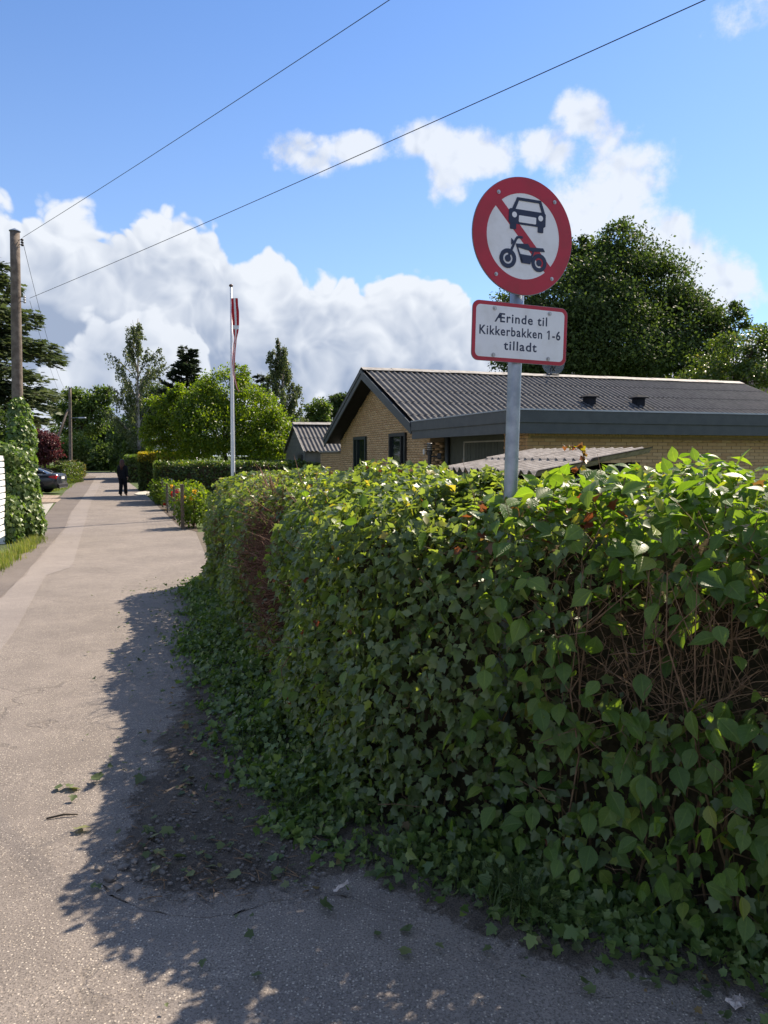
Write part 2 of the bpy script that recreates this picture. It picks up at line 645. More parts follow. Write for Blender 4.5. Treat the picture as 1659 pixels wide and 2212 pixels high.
def m_asphalt(name, base, dark, stone, amount, cell, bump, soil=None, cracks=0.28):
    """worn asphalt with light chippings showing in the binder; soil = (base, dark, stone) blends in by the vertex value 'edge'"""
    m, t, bs, out = new_mat(name)
    co = t.n('ShaderNodeTexCoord').outputs['Object']
    big = t.noise(co, 0.9, 5, 0.6)
    mid = t.noise(co, 7.0, 4, 0.6)
    f = t.smooth(t.math('ADD', t.math('MULTIPLY', big, 0.6), t.math('MULTIPLY', mid, 0.4)), 0.36, 0.66)
    B, D, S = (*base, 1), (*dark, 1), (*stone, 1)
    fine = t.noise(co, 140.0, 3, 0.7)
    if soil:
        e = t.n('ShaderNodeAttribute', attribute_name='edge').outputs['Fac']
        e = t.math('ADD', e, t.math('ADD', t.math('MULTIPLY', t.math('SUBTRACT', mid, 0.5), 1.1), t.math('MULTIPLY', t.math('SUBTRACT', t.noise(co, 26.0, 4, 0.65), 0.5), 0.9)))
        e = t.smooth(e, 0.42, 0.68)
        B, D, S = (t.mix(e, B, (*soil[0], 1)), t.mix(e, D, (*soil[1], 1)), t.mix(e, S, (*soil[2], 1)))
    c = t.mix(f, B, D)
    v = t.n('ShaderNodeTexVoronoi')
    t.put(v.inputs['Vector'], co)
    v.inputs['Scale'].default_value = cell
    sel = t.n('ShaderNodeSeparateColor')
    t.link(v.outputs['Color'], sel.inputs[0])
    inside = t.smooth(v.outputs['Distance'], 0.34, 0.46, 1.0, 0.0)
    patchy = t.smooth(t.noise(co, 1.7, 4, 0.65), 0.3, 0.7, -0.22, 0.18)
    on = t.math('GREATER_THAN', t.math('ADD', sel.outputs[0], patchy), 1.0 - amount)
    k = t.math('MULTIPLY', inside, on)
    st = t.mix(sel.outputs[1], S, t.mix(1.0, S, (0.62, 0.58, 0.55, 1), 'MULTIPLY'))
    c = t.mix(t.math('MULTIPLY', k, 0.85), c, st)
    c = t.mix(t.smooth(fine, 0.42, 0.68), c, t.mix(1.0, D, (0.55, 0.55, 0.55, 1), 'MULTIPLY'))
    spot = t.smooth(t.noise(co, 0.33, 6, 0.7), 0.50, 0.72)
    c = t.mix(t.math('MULTIPLY', spot, 0.38), c, t.mix(1.0, D, (0.6, 0.6, 0.62, 1), 'MULTIPLY'))
    # hairline cracks, only here and there
    ck = t.n('ShaderNodeTexVoronoi', feature='DISTANCE_TO_EDGE')
    wn = t.n('ShaderNodeTexNoise')
    t.put(wn.inputs['Vector'], co)
    wn.inputs['Scale'].default_value = 2.2
    wn.inputs['Detail'].default_value = 5.0
    t.put(ck.inputs['Vector'], t.vmath('ADD', co, t.vmath('SCALE', wn.outputs['Color'], scale=0.9)))
    ck.inputs['Scale'].default_value = 0.42
    line = t.math('MULTIPLY', t.smooth(ck.outputs['Distance'], 0.002, 0.008, 1.0, 0.0), t.smooth(t.noise(co, 0.55, 3, 0.5), 0.46, 0.56))
    c = t.mix(t.math('MULTIPLY', line, cracks), c, (0.04, 0.034, 0.028, 1))
    t.link(c, bs.inputs['Base Color'])
    bs.inputs['Roughness'].default_value = 0.85
    set_spec(bs, 0.3)
    b = t.n('ShaderNodeBump')
    b.inputs['Strength'].default_value = bump
    b.inputs['Distance'].default_value = 0.006
    hgt = t.math('ADD', t.math('MULTIPLY', k, 0.7), fine)
    t.link(t.math('SUBTRACT', hgt, line), b.inputs['Height'])
    t.link(b.outputs[0], bs.inputs['Normal'])
    return m


M = {}
ROADC = ((0.270, 0.236, 0.208), (0.186, 0.162, 0.144), (0.60, 0.54, 0.46), 0.36, 105.0, 0.6)
M['road'] = m_asphalt('worn_asphalt', *ROADC)
M['road_fine'] = m_asphalt('fine_asphalt', (0.285, 0.252, 0.228), (0.235, 0.207, 0.188), (0.45, 0.40, 0.35), 0.10, 160.0, 0.25)
M['road_old'] = m_asphalt('old_asphalt', (0.195, 0.168, 0.150), (0.145, 0.124, 0.111), (0.40, 0.35, 0.30), 0.08, 150.0, 0.3)
M['soil'] = m_asphalt('gritty_soil_over_asphalt', *ROADC[:5], 0.9, soil=((0.150, 0.122, 0.098), (0.080, 0.066, 0.054), (0.24, 0.21, 0.18)))
M['bed'] = m_plain('garden_soil', (0.12, 0.095, 0.072), (0.06, 0.05, 0.04), 0.95, 9.0, 0.2, bump=0.8, bscale=45)
M['lawn'] = m_plain('lawn', (0.085, 0.12, 0.035), (0.055, 0.075, 0.028), 0.9, 1.4, 0.2, bump=0.5, bscale=90)
M['grass'] = m_leaf('grass_blade', [(0, (0.10, 0.15, 0.03)), (0.6, (0.17, 0.20, 0.045)), (1, (0.30, 0.27, 0.10))], (1.5, 1.6, 0.7), 0.5)
M['grass_dark'] = m_leaf('dark_grass_blade', [(0, (0.045, 0.085, 0.022)), (0.7, (0.08, 0.12, 0.03)), (1, (0.14, 0.15, 0.05))], (1.4, 1.5, 0.7), 0.5)  # darker, less yellow green of the tufts under the hedge
M['gravel'] = m_plain('pale_gravel', (0.46, 0.44, 0.40), (0.24, 0.23, 0.21), 0.9, 40.0, 0.3, bump=0.6, bscale=120)
M['paver'] = m_plain('concrete_paver', (0.36, 0.29, 0.23), (0.28, 0.225, 0.18), 0.9, 8.0, 0.3, bump=0.2)
M['joint'] = m_plain('paving_joint', (0.15, 0.13, 0.10), None, 0.95, 8.0, 0.2)
M['stone'] = m_plain('broken_asphalt_lump', (0.20, 0.178, 0.16), (0.12, 0.105, 0.095), 0.9, 18.0, 0.3, bump=0.5)
M['slab'] = m_plain('pale_stone_slab', (0.50, 0.47, 0.40), (0.40, 0.38, 0.32), 0.85, 5.0, 0.3)
M['mortar'] = m_plain('mortar', (0.36, 0.285, 0.19), (0.29, 0.23, 0.155), 0.95, 20.0, 0.2)
M['fascia'] = m_plain('dark_grey_painted_boards', (0.072, 0.083, 0.088), (0.058, 0.068, 0.074), 0.55, 5.0, 0.4, bump=0.08, bscale=30)
M['soffit'] = m_plain('black_soffit_boards', (0.018, 0.019, 0.022), (0.012, 0.012, 0.014), 0.7, 5.0, 0.3)
M['zinc'] = m_plain('zinc_edging', (0.38, 0.42, 0.47), (0.30, 0.34, 0.39), 0.4, 8.0, 0.5, 0.6)
M['roof_black'] = m_plain('black_corrugated_sheet', (0.125, 0.123, 0.122), (0.085, 0.084, 0.085), 0.75, 3.0, 0.2, bump=0.1, bscale=40)
M['vent'] = m_plain('black_roof_vent', (0.026, 0.028, 0.034), None, 0.9, 3.0, 0.08)
M['ridge'] = m_plain('weathered_ridge_cap', (0.36, 0.345, 0.315), (0.22, 0.21, 0.195), 0.75, 6.0, 0.35)
M['roof_grey'] = m_plain('weathered_cement_sheet', (0.37, 0.335, 0.30), (0.24, 0.215, 0.19), 0.9, 14.0, 0.25, bump=0.35, bscale=80)
M['door_green'] = m_plain('dark_green_boards', (0.062, 0.072, 0.056), (0.050, 0.058, 0.046), 0.6, 6.0, 0.35)
M['trim'] = m_plain('pale_trim', (0.36, 0.36, 0.31), None, 0.6, 6.0, 0.35)
M['frame_green'] = m_plain('dark_green_window_frame', (0.020, 0.034, 0.030), None, 0.5, 6.0, 0.4)
M['frame_dark'] = m_plain('dark_window_frame', (0.025, 0.028, 0.03), None, 0.5, 6.0, 0.4)
M['white_paint'] = m_plain('white_paint', (0.80, 0.80, 0.78), (0.72, 0.72, 0.70), 0.6, 3.0, 0.4)
M['white_wall'] = m_plain('whitewashed_wall', (0.78, 0.79, 0.80), (0.72, 0.73, 0.75), 0.9, 1.0, 0.2)
M['brown_roof'] = m_plain('brown_roof', (0.06, 0.048, 0.045), (0.04, 0.034, 0.032), 0.8, 4.0, 0.3)
M['grey_boards'] = m_plain('grey_green_boards', (0.16, 0.165, 0.145), (0.12, 0.125, 0.11), 0.8, 5.0, 0.3)
M['galv'] = m_plain('galvanised_steel', (0.34, 0.38, 0.43), (0.23, 0.265, 0.31), 0.42, 16.0, 0.5, 0.75, lo=0.3, hi=0.7)
M['alu_back'] = m_plain('grey_aluminium', (0.30, 0.32, 0.34), None, 0.45, 8.0, 0.5, 0.6)
M['sign_white'] = m_plain('sign_white', (0.78, 0.80, 0.82), (0.68, 0.69, 0.69), 0.42, 11.0, 0.45, detail=8, lo=0.45, hi=0.75)
M['sign_red'] = m_plain('sign_red', (0.44, 0.018, 0.042), (0.34, 0.022, 0.036), 0.42, 9.0, 0.45, detail=8, lo=0.4, hi=0.75)
M['sign_blue'] = m_plain('sign_dark_blue', (0.016, 0.028, 0.070), None, 0.45, 3.0, 0.45)
M['bolt'] = m_plain('bolt_steel', (0.45, 0.46, 0.47), None, 0.4, 20.0, 0.5, 0.8)
M['wood_pole'] = m_plain('weathered_pole_wood', (0.20, 0.165, 0.135), (0.115, 0.092, 0.075), 0.85, 7.0, 0.25, bump=0.5, bscale=35)
M['post'] = m_plain('weathered_post', (0.145, 0.112, 0.08), (0.095, 0.075, 0.055), 0.85, 12.0, 0.25, bump=0.3)
M['bark'] = m_plain('tree_bark', (0.075, 0.060, 0.045), (0.045, 0.036, 0.028), 0.9, 5.0, 0.2, bump=0.4, bscale=20)
M['birch_bark'] = m_plain('birch_bark', (0.46, 0.42, 0.37), (0.12, 0.10, 0.09), 0.8, 3.5, 0.25)
M['twig'] = m_plain('brown_twig', (0.235, 0.150, 0.085), (0.13, 0.08, 0.05), 0.75, 30.0, 0.3)
M['twig_red'] = m_plain('reddish_dead_twig', (0.235, 0.120, 0.075), (0.13, 0.065, 0.042), 0.8, 30.0, 0.3)
M['core'] = m_plain('hedge_inner_twigs', (0.085, 0.066, 0.042), (0.040, 0.036, 0.024), 1.0, 14.0, 0.0, bump=1.0, bscale=30)
M['wire'] = m_plain('black_cable', (0.015, 0.016, 0.02), None, 0.5, 5.0, 0.4)
M['iron'] = m_plain('dark_iron', (0.035, 0.035, 0.036), None, 0.5, 20.0, 0.45, 0.5)
M['porcelain'] = m_plain('porcelain', (0.55, 0.54, 0.52), None, 0.25, 20.0, 0.6)
M['flag_white'] = m_plain('pennant_white', (0.78, 0.78, 0.78), None, 0.8, 5.0, 0.2)
M['flag_red'] = m_plain('pennant_red', (0.46, 0.020, 0.030), None, 0.8, 5.0, 0.2)
M['pole_white'] = m_plain('flagpole_white', (0.76, 0.78, 0.80), (0.70, 0.72, 0.74), 0.35, 2.0, 0.5)
M['knob'] = m_plain('flagpole_knob', (0.10, 0.05, 0.03), None, 0.4, 5.0, 0.5)
M['car_paint'] = m_plain('dark_grey_car_paint', (0.060, 0.068, 0.085), None, 0.22, 2.0, 0.6, 0.55)
M['car_glass'] = m_plain('car_glass', (0.012, 0.014, 0.018), None, 0.06, 2.0, 0.7)
M['tyre'] = m_plain('tyre', (0.016, 0.016, 0.017), None, 0.85, 9.0, 0.3)
M['rim'] = m_plain('alloy_rim', (0.42, 0.43, 0.45), None, 0.3, 9.0, 0.5, 0.85)
M['tail'] = m_plain('tail_light', (0.50, 0.012, 0.016), None, 0.15, 2.0, 0.6)
M['chrome'] = m_plain('chrome', (0.70, 0.71, 0.73), None, 0.15, 2.0, 0.6, 0.95)
M['black_cloth'] = m_plain('black_cloth', (0.014, 0.015, 0.019), (0.009, 0.009, 0.012), 0.9, 9.0, 0.2)
M['skin'] = m_plain('skin', (0.46, 0.27, 0.20), None, 0.6, 5.0, 0.35)
M['hair'] = m_plain('reddish_brown_hair', (0.105, 0.036, 0.020), (0.060, 0.021, 0.013), 0.5, 30.0, 0.4)
M['shoe'] = m_plain('brown_shoe', (0.10, 0.045, 0.035), None, 0.6, 9.0, 0.35)
M['petal_red'] = m_leaf('red_petal', [(0, (0.50, 0.012, 0.012)), (1, (0.62, 0.03, 0.02))], (1.3, 1.2, 1.2), 0.6)
M['petal_yellow'] = m_leaf('yellow_petal', [(0, (0.72, 0.42, 0.02)), (1, (0.80, 0.55, 0.05))], (1.2, 1.2, 1.0), 0.6)
M['net'] = m_plain('grey_netting', (0.34, 0.39, 0.40), None, 0.6, 9.0, 0.3)
M['paper'] = m_plain('crumpled_paper', (0.52, 0.46, 0.42), (0.30, 0.25, 0.22), 0.8, 40.0, 0.3)
M['dish'] = None

G_SMALL = [(0, (0.079, 0.118, 0.049)), (0.45, (0.125, 0.174, 0.074)), (0.80, (0.166, 0.218, 0.100)), (0.95, (0.211, 0.256, 0.084)), (1, (0.333, 0.269, 0.077))]
M['leaf_small'] = m_leaf('lobed_hedge_leaf', G_SMALL, (2.3, 2.3, 0.5), 0.38, 0.42, 0.48)
M['leaf_big'] = m_leaf('broad_hedge_leaf', [(0, (0.074, 0.134, 0.033)), (0.6, (0.118, 0.195, 0.046)), (0.93, (0.166, 0.243, 0.056)), (1, (0.282, 0.282, 0.064))],
                       (2.4, 2.4, 0.45), 0.40, 0.46, 0.42, veins=True)
M['leaf_big_obj'] = m_leaf('broad_leaf_single', [(0, (0.079, 0.143, 0.033)), (0.6, (0.125, 0.205, 0.046)), (0.94, (0.173, 0.250, 0.056)), (1, (0.307, 0.294, 0.064))],
                           (2.4, 2.4, 0.45), 0.40, 0.46, 0.42, objrand=True, veins=True)
M['leaf_red'] = m_leaf('reddish_young_leaf', [(0, (0.12, 0.10, 0.03)), (0.5, (0.17, 0.075, 0.03)), (1, (0.20, 0.045, 0.025))], (1.9, 1.5, 1.0), 0.4, 0.45, 0.5)
M['leaf_ivy'] = m_leaf('ivy_leaf', [(0, (0.070, 0.118, 0.036)), (0.6, (0.122, 0.182, 0.051)), (1, (0.205, 0.256, 0.077))], (1.6, 1.9, 0.8), 0.40, 0.32, 0.45)
M['leaf_litter'] = m_leaf('cut_leaf', [(0, (0.060, 0.085, 0.035)), (0.6, (0.11, 0.145, 0.055)), (0.85, (0.17, 0.19, 0.09)), (1, (0.20, 0.12, 0.05))], (1.3, 1.4, 0.8), 0.55, 0.3, 0.35)
M['leaf_litter_obj'] = m_leaf('cut_leaf_single', [(0, (0.085, 0.115, 0.045)), (0.6, (0.14, 0.175, 0.065)), (1, (0.22, 0.23, 0.10))], (1.3, 1.4, 0.8), 0.55, 0.3, 0.35, objrand=True)
M['leaf_dark'] = m_leaf('dark_tree_leaf', [(0, (0.036, 0.060, 0.022)), (0.6, (0.060, 0.090, 0.030)), (1, (0.095, 0.128, 0.038))], (1.7, 1.9, 0.7), 0.6, 0.32, 0.2)
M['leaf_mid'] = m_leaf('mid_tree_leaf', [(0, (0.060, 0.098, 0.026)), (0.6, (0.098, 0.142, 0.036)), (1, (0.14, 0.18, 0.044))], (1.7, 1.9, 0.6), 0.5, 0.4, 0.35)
M['leaf_yellow'] = m_leaf('yellow_green_leaf', [(0, (0.055, 0.100, 0.015)), (0.55, (0.100, 0.150, 0.022)), (1, (0.165, 0.195, 0.025))], (2.3, 2.4, 0.4), 0.45, 0.48, 0.35)
M['leaf_gold'] = m_leaf('golden_leaf', [(0, (0.20, 0.19, 0.02)), (0.6, (0.34, 0.29, 0.03)), (1, (0.42, 0.34, 0.04))], (1.7, 1.6, 0.5), 0.45, 0.4, 0.4)
M['leaf_birch'] = m_leaf('birch_leaf', [(0, (0.070, 0.092, 0.040)), (0.6, (0.105, 0.130, 0.056)), (1, (0.14, 0.165, 0.075))], (1.5, 1.6, 0.8), 0.5, 0.35, 0.35)
M['leaf_cedar'] = m_leaf('cedar_needles', [(0, (0.062, 0.086, 0.046)), (0.6, (0.10, 0.132, 0.066)), (1, (0.15, 0.18, 0.085))], (1.3, 1.4, 0.8), 0.55, 0.2, 0.3)
M['leaf_pine'] = m_leaf('pine_needles', [(0, (0.040, 0.060, 0.040)), (1, (0.078, 0.105, 0.066))], (1.2, 1.3, 0.9), 0.6, 0.2, 0.3)
M['leaf_purple'] = m_leaf('purple_leaf', [(0, (0.060, 0.018, 0.024)), (0.6, (0.10, 0.030, 0.036)), (1, (0.15, 0.05, 0.045))], (1.5, 1.2, 1.2), 0.5, 0.35, 0.35)
M['leaf_hedge2'] = m_leaf('clipped_hedge_leaf', [(0, (0.048, 0.082, 0.022)), (0.6, (0.078, 0.120, 0.030)), (0.9, (0.115, 0.155, 0.04)), (1, (0.22, 0.20, 0.06))], (2.0, 2.1, 0.6), 0.38, 0.36, 0.5)
M['leaf_brownhedge'] = m_leaf('browned_hedge_leaf', [(0, (0.065, 0.085, 0.028)), (0.6, (0.11, 0.12, 0.035)), (1, (0.20, 0.15, 0.05))], (1.5, 1.5, 0.8), 0.5, 0.36, 0.4)


def m_brick(name, objrand):
    m, t, bs, out = new_mat(name)
    co = t.n('ShaderNodeTexCoord').outputs['Object']
    if objrand:
        f = t.n('ShaderNodeObjectInfo').outputs['Random']
    else:
        f = t.n('ShaderNodeAttribute', attribute_name='rnd').outputs['Fac']
    c = t.ramp(f, [(0, (0.52, 0.34, 0.175)), (0.5, (0.63, 0.425, 0.225)), (0.85, (0.68, 0.48, 0.275)), (1, (0.54, 0.32, 0.165))])
    g = t.smooth(t.noise(co, 38.0, 4, 0.6), 0.35, 0.7)
    t.link(t.mix(t.math('MULTIPLY', g, 0.45), c, (0.33, 0.25, 0.16, 1)), bs.inputs['Base Color'])
    bs.inputs['Roughness'].default_value = 0.9
    set_spec(bs, 0.25)
    return m


M['brick'] = m_brick('yellow_brick', False)
M['brick_obj'] = m_brick('yellow_brick_single', True)


def m_glass(name, col, rough=0.05):
    m, t, bs, out = new_mat(name)
    bs.inputs['Base Color'].default_value = (*col, 1)
    bs.inputs['Roughness'].default_value = rough
    set_spec(bs, 0.6)
    return m


M['pane'] = m_glass('window_pane', (0.012, 0.018, 0.018))


def m_clear(name):
    m, t, bs, out = new_mat(name)
    bs.inputs['Base Color'].default_value = (0.45, 0.48, 0.52, 1)
    bs.inputs['Roughness'].default_value = 0.35
    tr = t.n('ShaderNodeBsdfTransparent')
    mx = t.n('ShaderNodeMixShader')
    mx.inputs[0].default_value = 0.72
    t.link(bs.outputs[0], mx.inputs[1])
    t.link(tr.outputs[0], mx.inputs[2])
    t.link(mx.outputs[0], out.inputs[0])
    return m


M['dish'] = m_clear('clear_plastic_dish')

# ------------------------------------------------------------------ ground, lane, paving


def sheet(name, rows, mat, dz, nx=1, rough=0.0):
    """rows: (y, x_left, x_right) -> a sheet that follows the ground"""
    b = MB()
    v, f = [], []
    for y, xl, xr in rows:
        for i in range(nx + 1):
            x = xl + (xr - xl) * i / nx
            v.append((x, y, gz(y) + dz + (random.uniform(-rough, rough) if rough else 0)))
    for j in range(len(rows) - 1):
        for i in range(nx):
            a = j * (nx + 1) + i
            f.append((a, a + 1, a + nx + 2, a + nx + 1))
    b.add(v, f)
    return b.build(name, mat)


def poly_sheet(name, pts, mat, dz, cell=None, rough=0.0):
    """flat outline (world xy) filled and laid dz above the ground; optionally cut fine and roughened"""
    bm = bmesh.new()
    vs_ = [bm.verts.new((p[0], p[1], 0)) for p in pts]
    bm.faces.new(vs_)
    bmesh.ops.triangulate(bm, faces=bm.faces[:])
    if cell:
        for _ in range(5):
            ed = [e for e in bm.edges if e.calc_length() > cell]
            if not ed:
                break
            bmesh.ops.subdivide_edges(bm, edges=ed, cuts=1)
            bmesh.ops.triangulate(bm, faces=bm.faces[:])
    bd = {v.index for v in bm.verts if v.is_boundary}
    bm.verts.index_update()
    ed_ = {}
    if rough:
        bq = np.array([(v.co.x, v.co.y) for v in bm.verts if v.is_boundary])
        ed_ = {v.index: float(np.min(np.hypot(bq[:, 0] - v.co.x, bq[:, 1] - v.co.y))) for v in bm.verts}
    for v in bm.verts:
        v.co.z = gz(v.co.y) + dz + (random.uniform(0, rough) * min(1.0, ed_[v.index] / 0.25) if rough and not v.is_boundary else 0)
    edge = None
    if rough:
        bd_ = np.array([(v.co.x, v.co.y) for v in bm.verts if v.is_boundary])
        al_ = np.array([(v.co.x, v.co.y) for v in bm.verts])
        edge = np.array([np.min(np.hypot(bd_[:, 0] - p[0], bd_[:, 1] - p[1])) for p in al_]) / 0.20
    me = bpy.data.meshes.new(name)
    bm.to_mesh(me)
    bm.free()
    me.materials.append(mat)
    if edge is not None:
        at = me.attributes.new('edge', 'FLOAT', 'POINT')
        at.data.foreach_set('value', np.clip(edge, 0, 1).astype(np.float32))
    if rough:
        me.polygons.foreach_set('use_smooth', [True] * len(me.polygons))
    return link(name, me)


YS = [-60, 0, 10, 20, 30, 40, 70, 120, 400, 900]
struct(sheet('ground', [(y, -700, 700) for y in YS], M['lawn'], -0.012, 2))


def left_edge(y):
    if y < 0:
        return -3.0 - 4.0 * min(-y, 4)
    return -6.05 - 0.312 * (y - 11.65)


gR = [G(428, 1150), G(387, 1136), G(327, 1079), G(292, 1052), G(248, 1020.5)]
RE = [(-40, 30), (1.0, 30), (1.5, 3.2), (2.4, 1.5), (3.3, 0.3), (4.4, -0.3), (9.7, -2.1), (11.5, -2.6), (gR[0].y, gR[0].x)] + [(p.y, p.x) for p in gR[1:]]
LP = [G(89, 1160), G(98, 1115), G(128, 1077), G(140, 1062), G(167, 1041), G(185, 1020)]
LE = [(-40, -30), (-1.0, -20), (0.5, -2.6)] + [(y, left_edge(y)) for y in (3, 8, 12)] + [(p.y, p.x) for p in LP[:5]] + [(gR[4].y, LP[5].x)]


def interp(tab, y):
    for (a, xa), (b, xb) in zip(tab, tab[1:]):
        if a <= y <= b:
            return xa + (xb - xa) * (y - a) / (b - a + 1e-9)
    return tab[-1][1] if y > tab[-1][0] else tab[0][1]


ys = sorted({round(y, 3) for y, _ in RE} | {round(y, 3) for y, _ in LE} | {0.0, 40.0} | {float(k) for k in range(2, 90, 2)})
ys = [y for y in ys if y <= gR[4].y]
struct(sheet('road', [(y, interp(LE, y), interp(RE, y)) for y in ys], M['road'], 0.0))

# old asphalt margin on the left and the paler trench strip laid along the lane
SL = [G(-260, 1560), G(-90, 1380), G(46, 1252), G(143, 1139), G(152, 1110), G(176, 1079), G(208, 1029)]
SR = [G(-120, 1560), G(30, 1370), G(100, 1241), G(153, 1235), G(181, 1139), G(193, 1094), G(205, 1068), G(224, 1029)]
SLt = [(-8.0, -1.0), (0.5, -2.55)] + sorted([(p.y, p.x) for p in SL])
SRt = [(-8.0, 0.6), (0.5, -1.15)] + sorted([(p.y, p.x) for p in SR])
y0, y1 = max(SLt[0][0], SRt[0][0]), min(SLt[-1][0], SRt[-1][0])
yy = [y0 + (y1 - y0) * i / 90 for i in range(91)]
struct(sheet('road_trench_strip', [(y, interp(SLt, y) + 0.03 * math.sin(y * 3.1) + 0.02 * math.sin(7.7 * y), interp(SRt, y)) for y in yy], M['road_fine'], 0.004))
struct(sheet('road_margin', [(y, interp(LE, y), interp(SLt, y) - 0.02) for y in yy if y > 0.4 and interp(SLt, y) - 0.1 > interp(LE, y)], M['road_old'], 0.004))

# soil strip along the foot of the hedge
sp = [(430, 1258), (398, 1300), (388, 1400), (372, 1480), (330, 1560), (300, 1640), (236, 1740), (196, 1850), (205, 1902), (300, 1960), (440, 1985),
      (590, 1943), (700, 1930), (760, 1935), (830, 1970), (950, 2030), (1060, 2090), (1230, 2140), (1500, 2190), (1659, 2230)]
fine = []
for (xa, ya), (xb, yb) in zip(sp, sp[1:]):
    for k in range(9):
        fine.append((xa + (xb - xa) * k / 9 + random.uniform(-13, 13), ya + (yb - ya) * k / 9 + random.uniform(-7, 7)))
pts = [(p.x, p.y) for p in (G(*q) for q in fine)] + [(3.2, 1.1), (3.6, 2.0), (1.4, 3.4), (0.6, 4.5), (-1.3, 10.2)]
struct(poly_sheet('soil_strip', pts, M['soil'], 0.0015, 0.06, 0.022))

# brick paved drive between the near hedge and the flower bed
dr = struct(poly_sheet('driveway', [(-2.3, 10.4), (-2.75, 11.6), (gR[0].x - 0.05, gR[0].y), (-3.0, 18.0), (2.0, 17.0), (1.0, 9.6)], M['joint'], 0.002))
pv = MB()
pv.bbox((0, 0, 0), (0.485, 0.235, 0.05), b=0.008)
pav_me = None
ca, sa = math.cos(R(18)), math.sin(R(18))
for i in range(16):
    for j in range(24):
        lu, lv = -2.2 + 0.5 * i + (0.25 if j % 2 else 0), 10.3 + 0.25 * j
        x, y = lu * ca - (lv - 10) * sa - 0.35, 10 + (lv - 10) * ca + lu * sa
        lim = interp([(10.4, -2.3), (11.6, -2.75), (gR[0].y, gR[0].x)], y)
        if not (10.7 < y < 16.9 and lim + 0.28 < x < lim + 4.0):
            continue
        if pav_me is None:
            o = pv.build('paver', M['paver'], dr)
            pav_me = o.data
        else:
            o = link('paver', pav_me, dr)
        o.location = (x, y, gz(y) - 0.018 + random.uniform(-.002, .002))
        o.rotation_euler = (0, 0, R(18) + random.uniform(-.006, .006))

# drive on the left with concrete strips, and the white gravel beside it
dl = struct(poly_sheet('left_driveway', [(p.x, p.y) for p in (G(60, 1092), G(118, 1086), G(133, 1071), G(60, 1066), G(-30, 1066), G(-30, 1092))], M['joint'], 0.003))
for k in range(7):
    for j in range(2):
        xa, xb = 66 + 9.4 * k, 66 + 9.4 * k + 8.4
        ya, yb = ((1070.5, 1077) if j == 0 else (1077.6, 1085))
        sh = -7 if j else 0
        q = [G(xa + sh, yb), G(xb + sh, yb), G(xb + 8 + sh, ya), G(xa + 8 + sh, ya)]
        if k == 6 and j == 0:
            continue
        b = MB()
        b.prism([(p.x, p.y) for p in q], lambda x, y, d: (x, y, gz(y) + d), -0.02, 0.012)
        b.build('paving_slab', M['paver'], dl)
struct(poly_sheet('gravel_patch', [(p.x, p.y) for p in (G(60, 1092.5), G(116, 1087), G(108, 1098), G(98, 1113), G(80, 1113), G(60, 1110))], M['gravel'], 0.006))
# ------------------------------------------------------------------ brick house
HA = R(18)
HU = Vector((math.cos(HA), math.sin(HA), 0))        # along the ridge, away to the right
HV = Vector((-math.sin(HA), math.cos(HA), 0))       # along the gable, away from the camera
APEX = P(780, 802, 22.0)
HO = Vector((APEX.x, APEX.y, 0))
RZ = APEX.z                                         # ridge height
SLOPE = math.tan(R(22))
HMAT = Matrix((HU, HV, Vector((0, 0, 1)))).transposed()
GH = gz(18)


def H(u, v, z):
    return HO + HU * u + HV * v + Vector((0, 0, z))


def roof_z(v):
    return RZ - abs(v) * SLOPE


house = thing('brick_house', H(0.55, 0, GH), 'yellow brick bungalow with black corrugated roof and flat carport in front', 'house')


def hbox(name, mat, u0, u1, v0, v1, z0, z1, parent=None, bev=0.0):
    b = MB()
    c = H((u0 + u1) / 2, (v0 + v1) / 2, (z0 + z1) / 2)
    if bev:
        b.bbox(c, (u1 - u0, v1 - v0, z1 - z0), HMAT, bev)
    else:
        b.box(c, (u1 - u0, v1 - v0, z1 - z0), HMAT)
    return b.build(name, mat, parent or house)


BRICK_T = np.array([(sx, sy, sz) for sz in (-.5, .5) for sy in (-.5, .5) for sx in (-.5, .5)], float)
BRICK_F = np.array([(0, 2, 3, 1), (4, 5, 7, 6), (0, 1, 5, 4), (2, 6, 7, 3), (0, 4, 6, 2), (1, 3, 7, 5)], int)


def lay_bricks(fn, along, out, a0, a1, z0, z1, keep, holes=()):
    """running bond on a wall; yields (centre, length, height) of each brick.
    fn(a, z) is the wall point, along/out its axes"""
    res = []
    ch, bl, j = 0.0667, 0.24, 0.012
    n = int((z1 - z0) / ch)
    for r in range(n):
        zb = z0 + r * ch
        zc = zb + ch / 2
        a = a0 - (bl / 2 if r % 2 else 0)
        while a < a1:
            s, e = max(a, a0), min(a + bl - j, a1)
            a += bl
            if e - s < 0.04:
                continue
            ok = True
            for (h0, h1, hz0, hz1) in holes:
                if zc > hz0 - 0.01 and zc < hz1 + 0.01 and e > h0 and s < h1:
                    if s < h0 - 0.04 and e > h0:
                        e = h0
                    elif e > h1 + 0.04 and s < h1:
                        s = h1
                    else:
                        ok = False
            if ok and keep((s + e) / 2, zb + ch):
                res.append((fn((s + e) / 2, zc), e - s, ch - j))
    return res


def bricks_stuff(name, bricks, along, out, parent):
    N = len(bricks)
    V = np.zeros((N, 8, 3))
    al, ou = np.array(along), np.array(out)
    for i, (c, l, h) in enumerate(bricks):
        d = 0.05 + random.uniform(-.002, .002)
        V[i] = np.array(c) + BRICK_T[:, :1] * al * l + BRICK_T[:, 1:2] * ou * d + BRICK_T[:, 2:] * np.array((0, 0, h))
    F = (BRICK_F[None] + (np.arange(N) * 8)[:, None, None]).reshape(-1, 4)
    rnd = np.repeat(np.random.default_rng(5).random(N), 8)
    o = link(name, np_mesh(name, V.reshape(-1, 3), F, M['brick'], rnd), parent)
    return stuff(o)


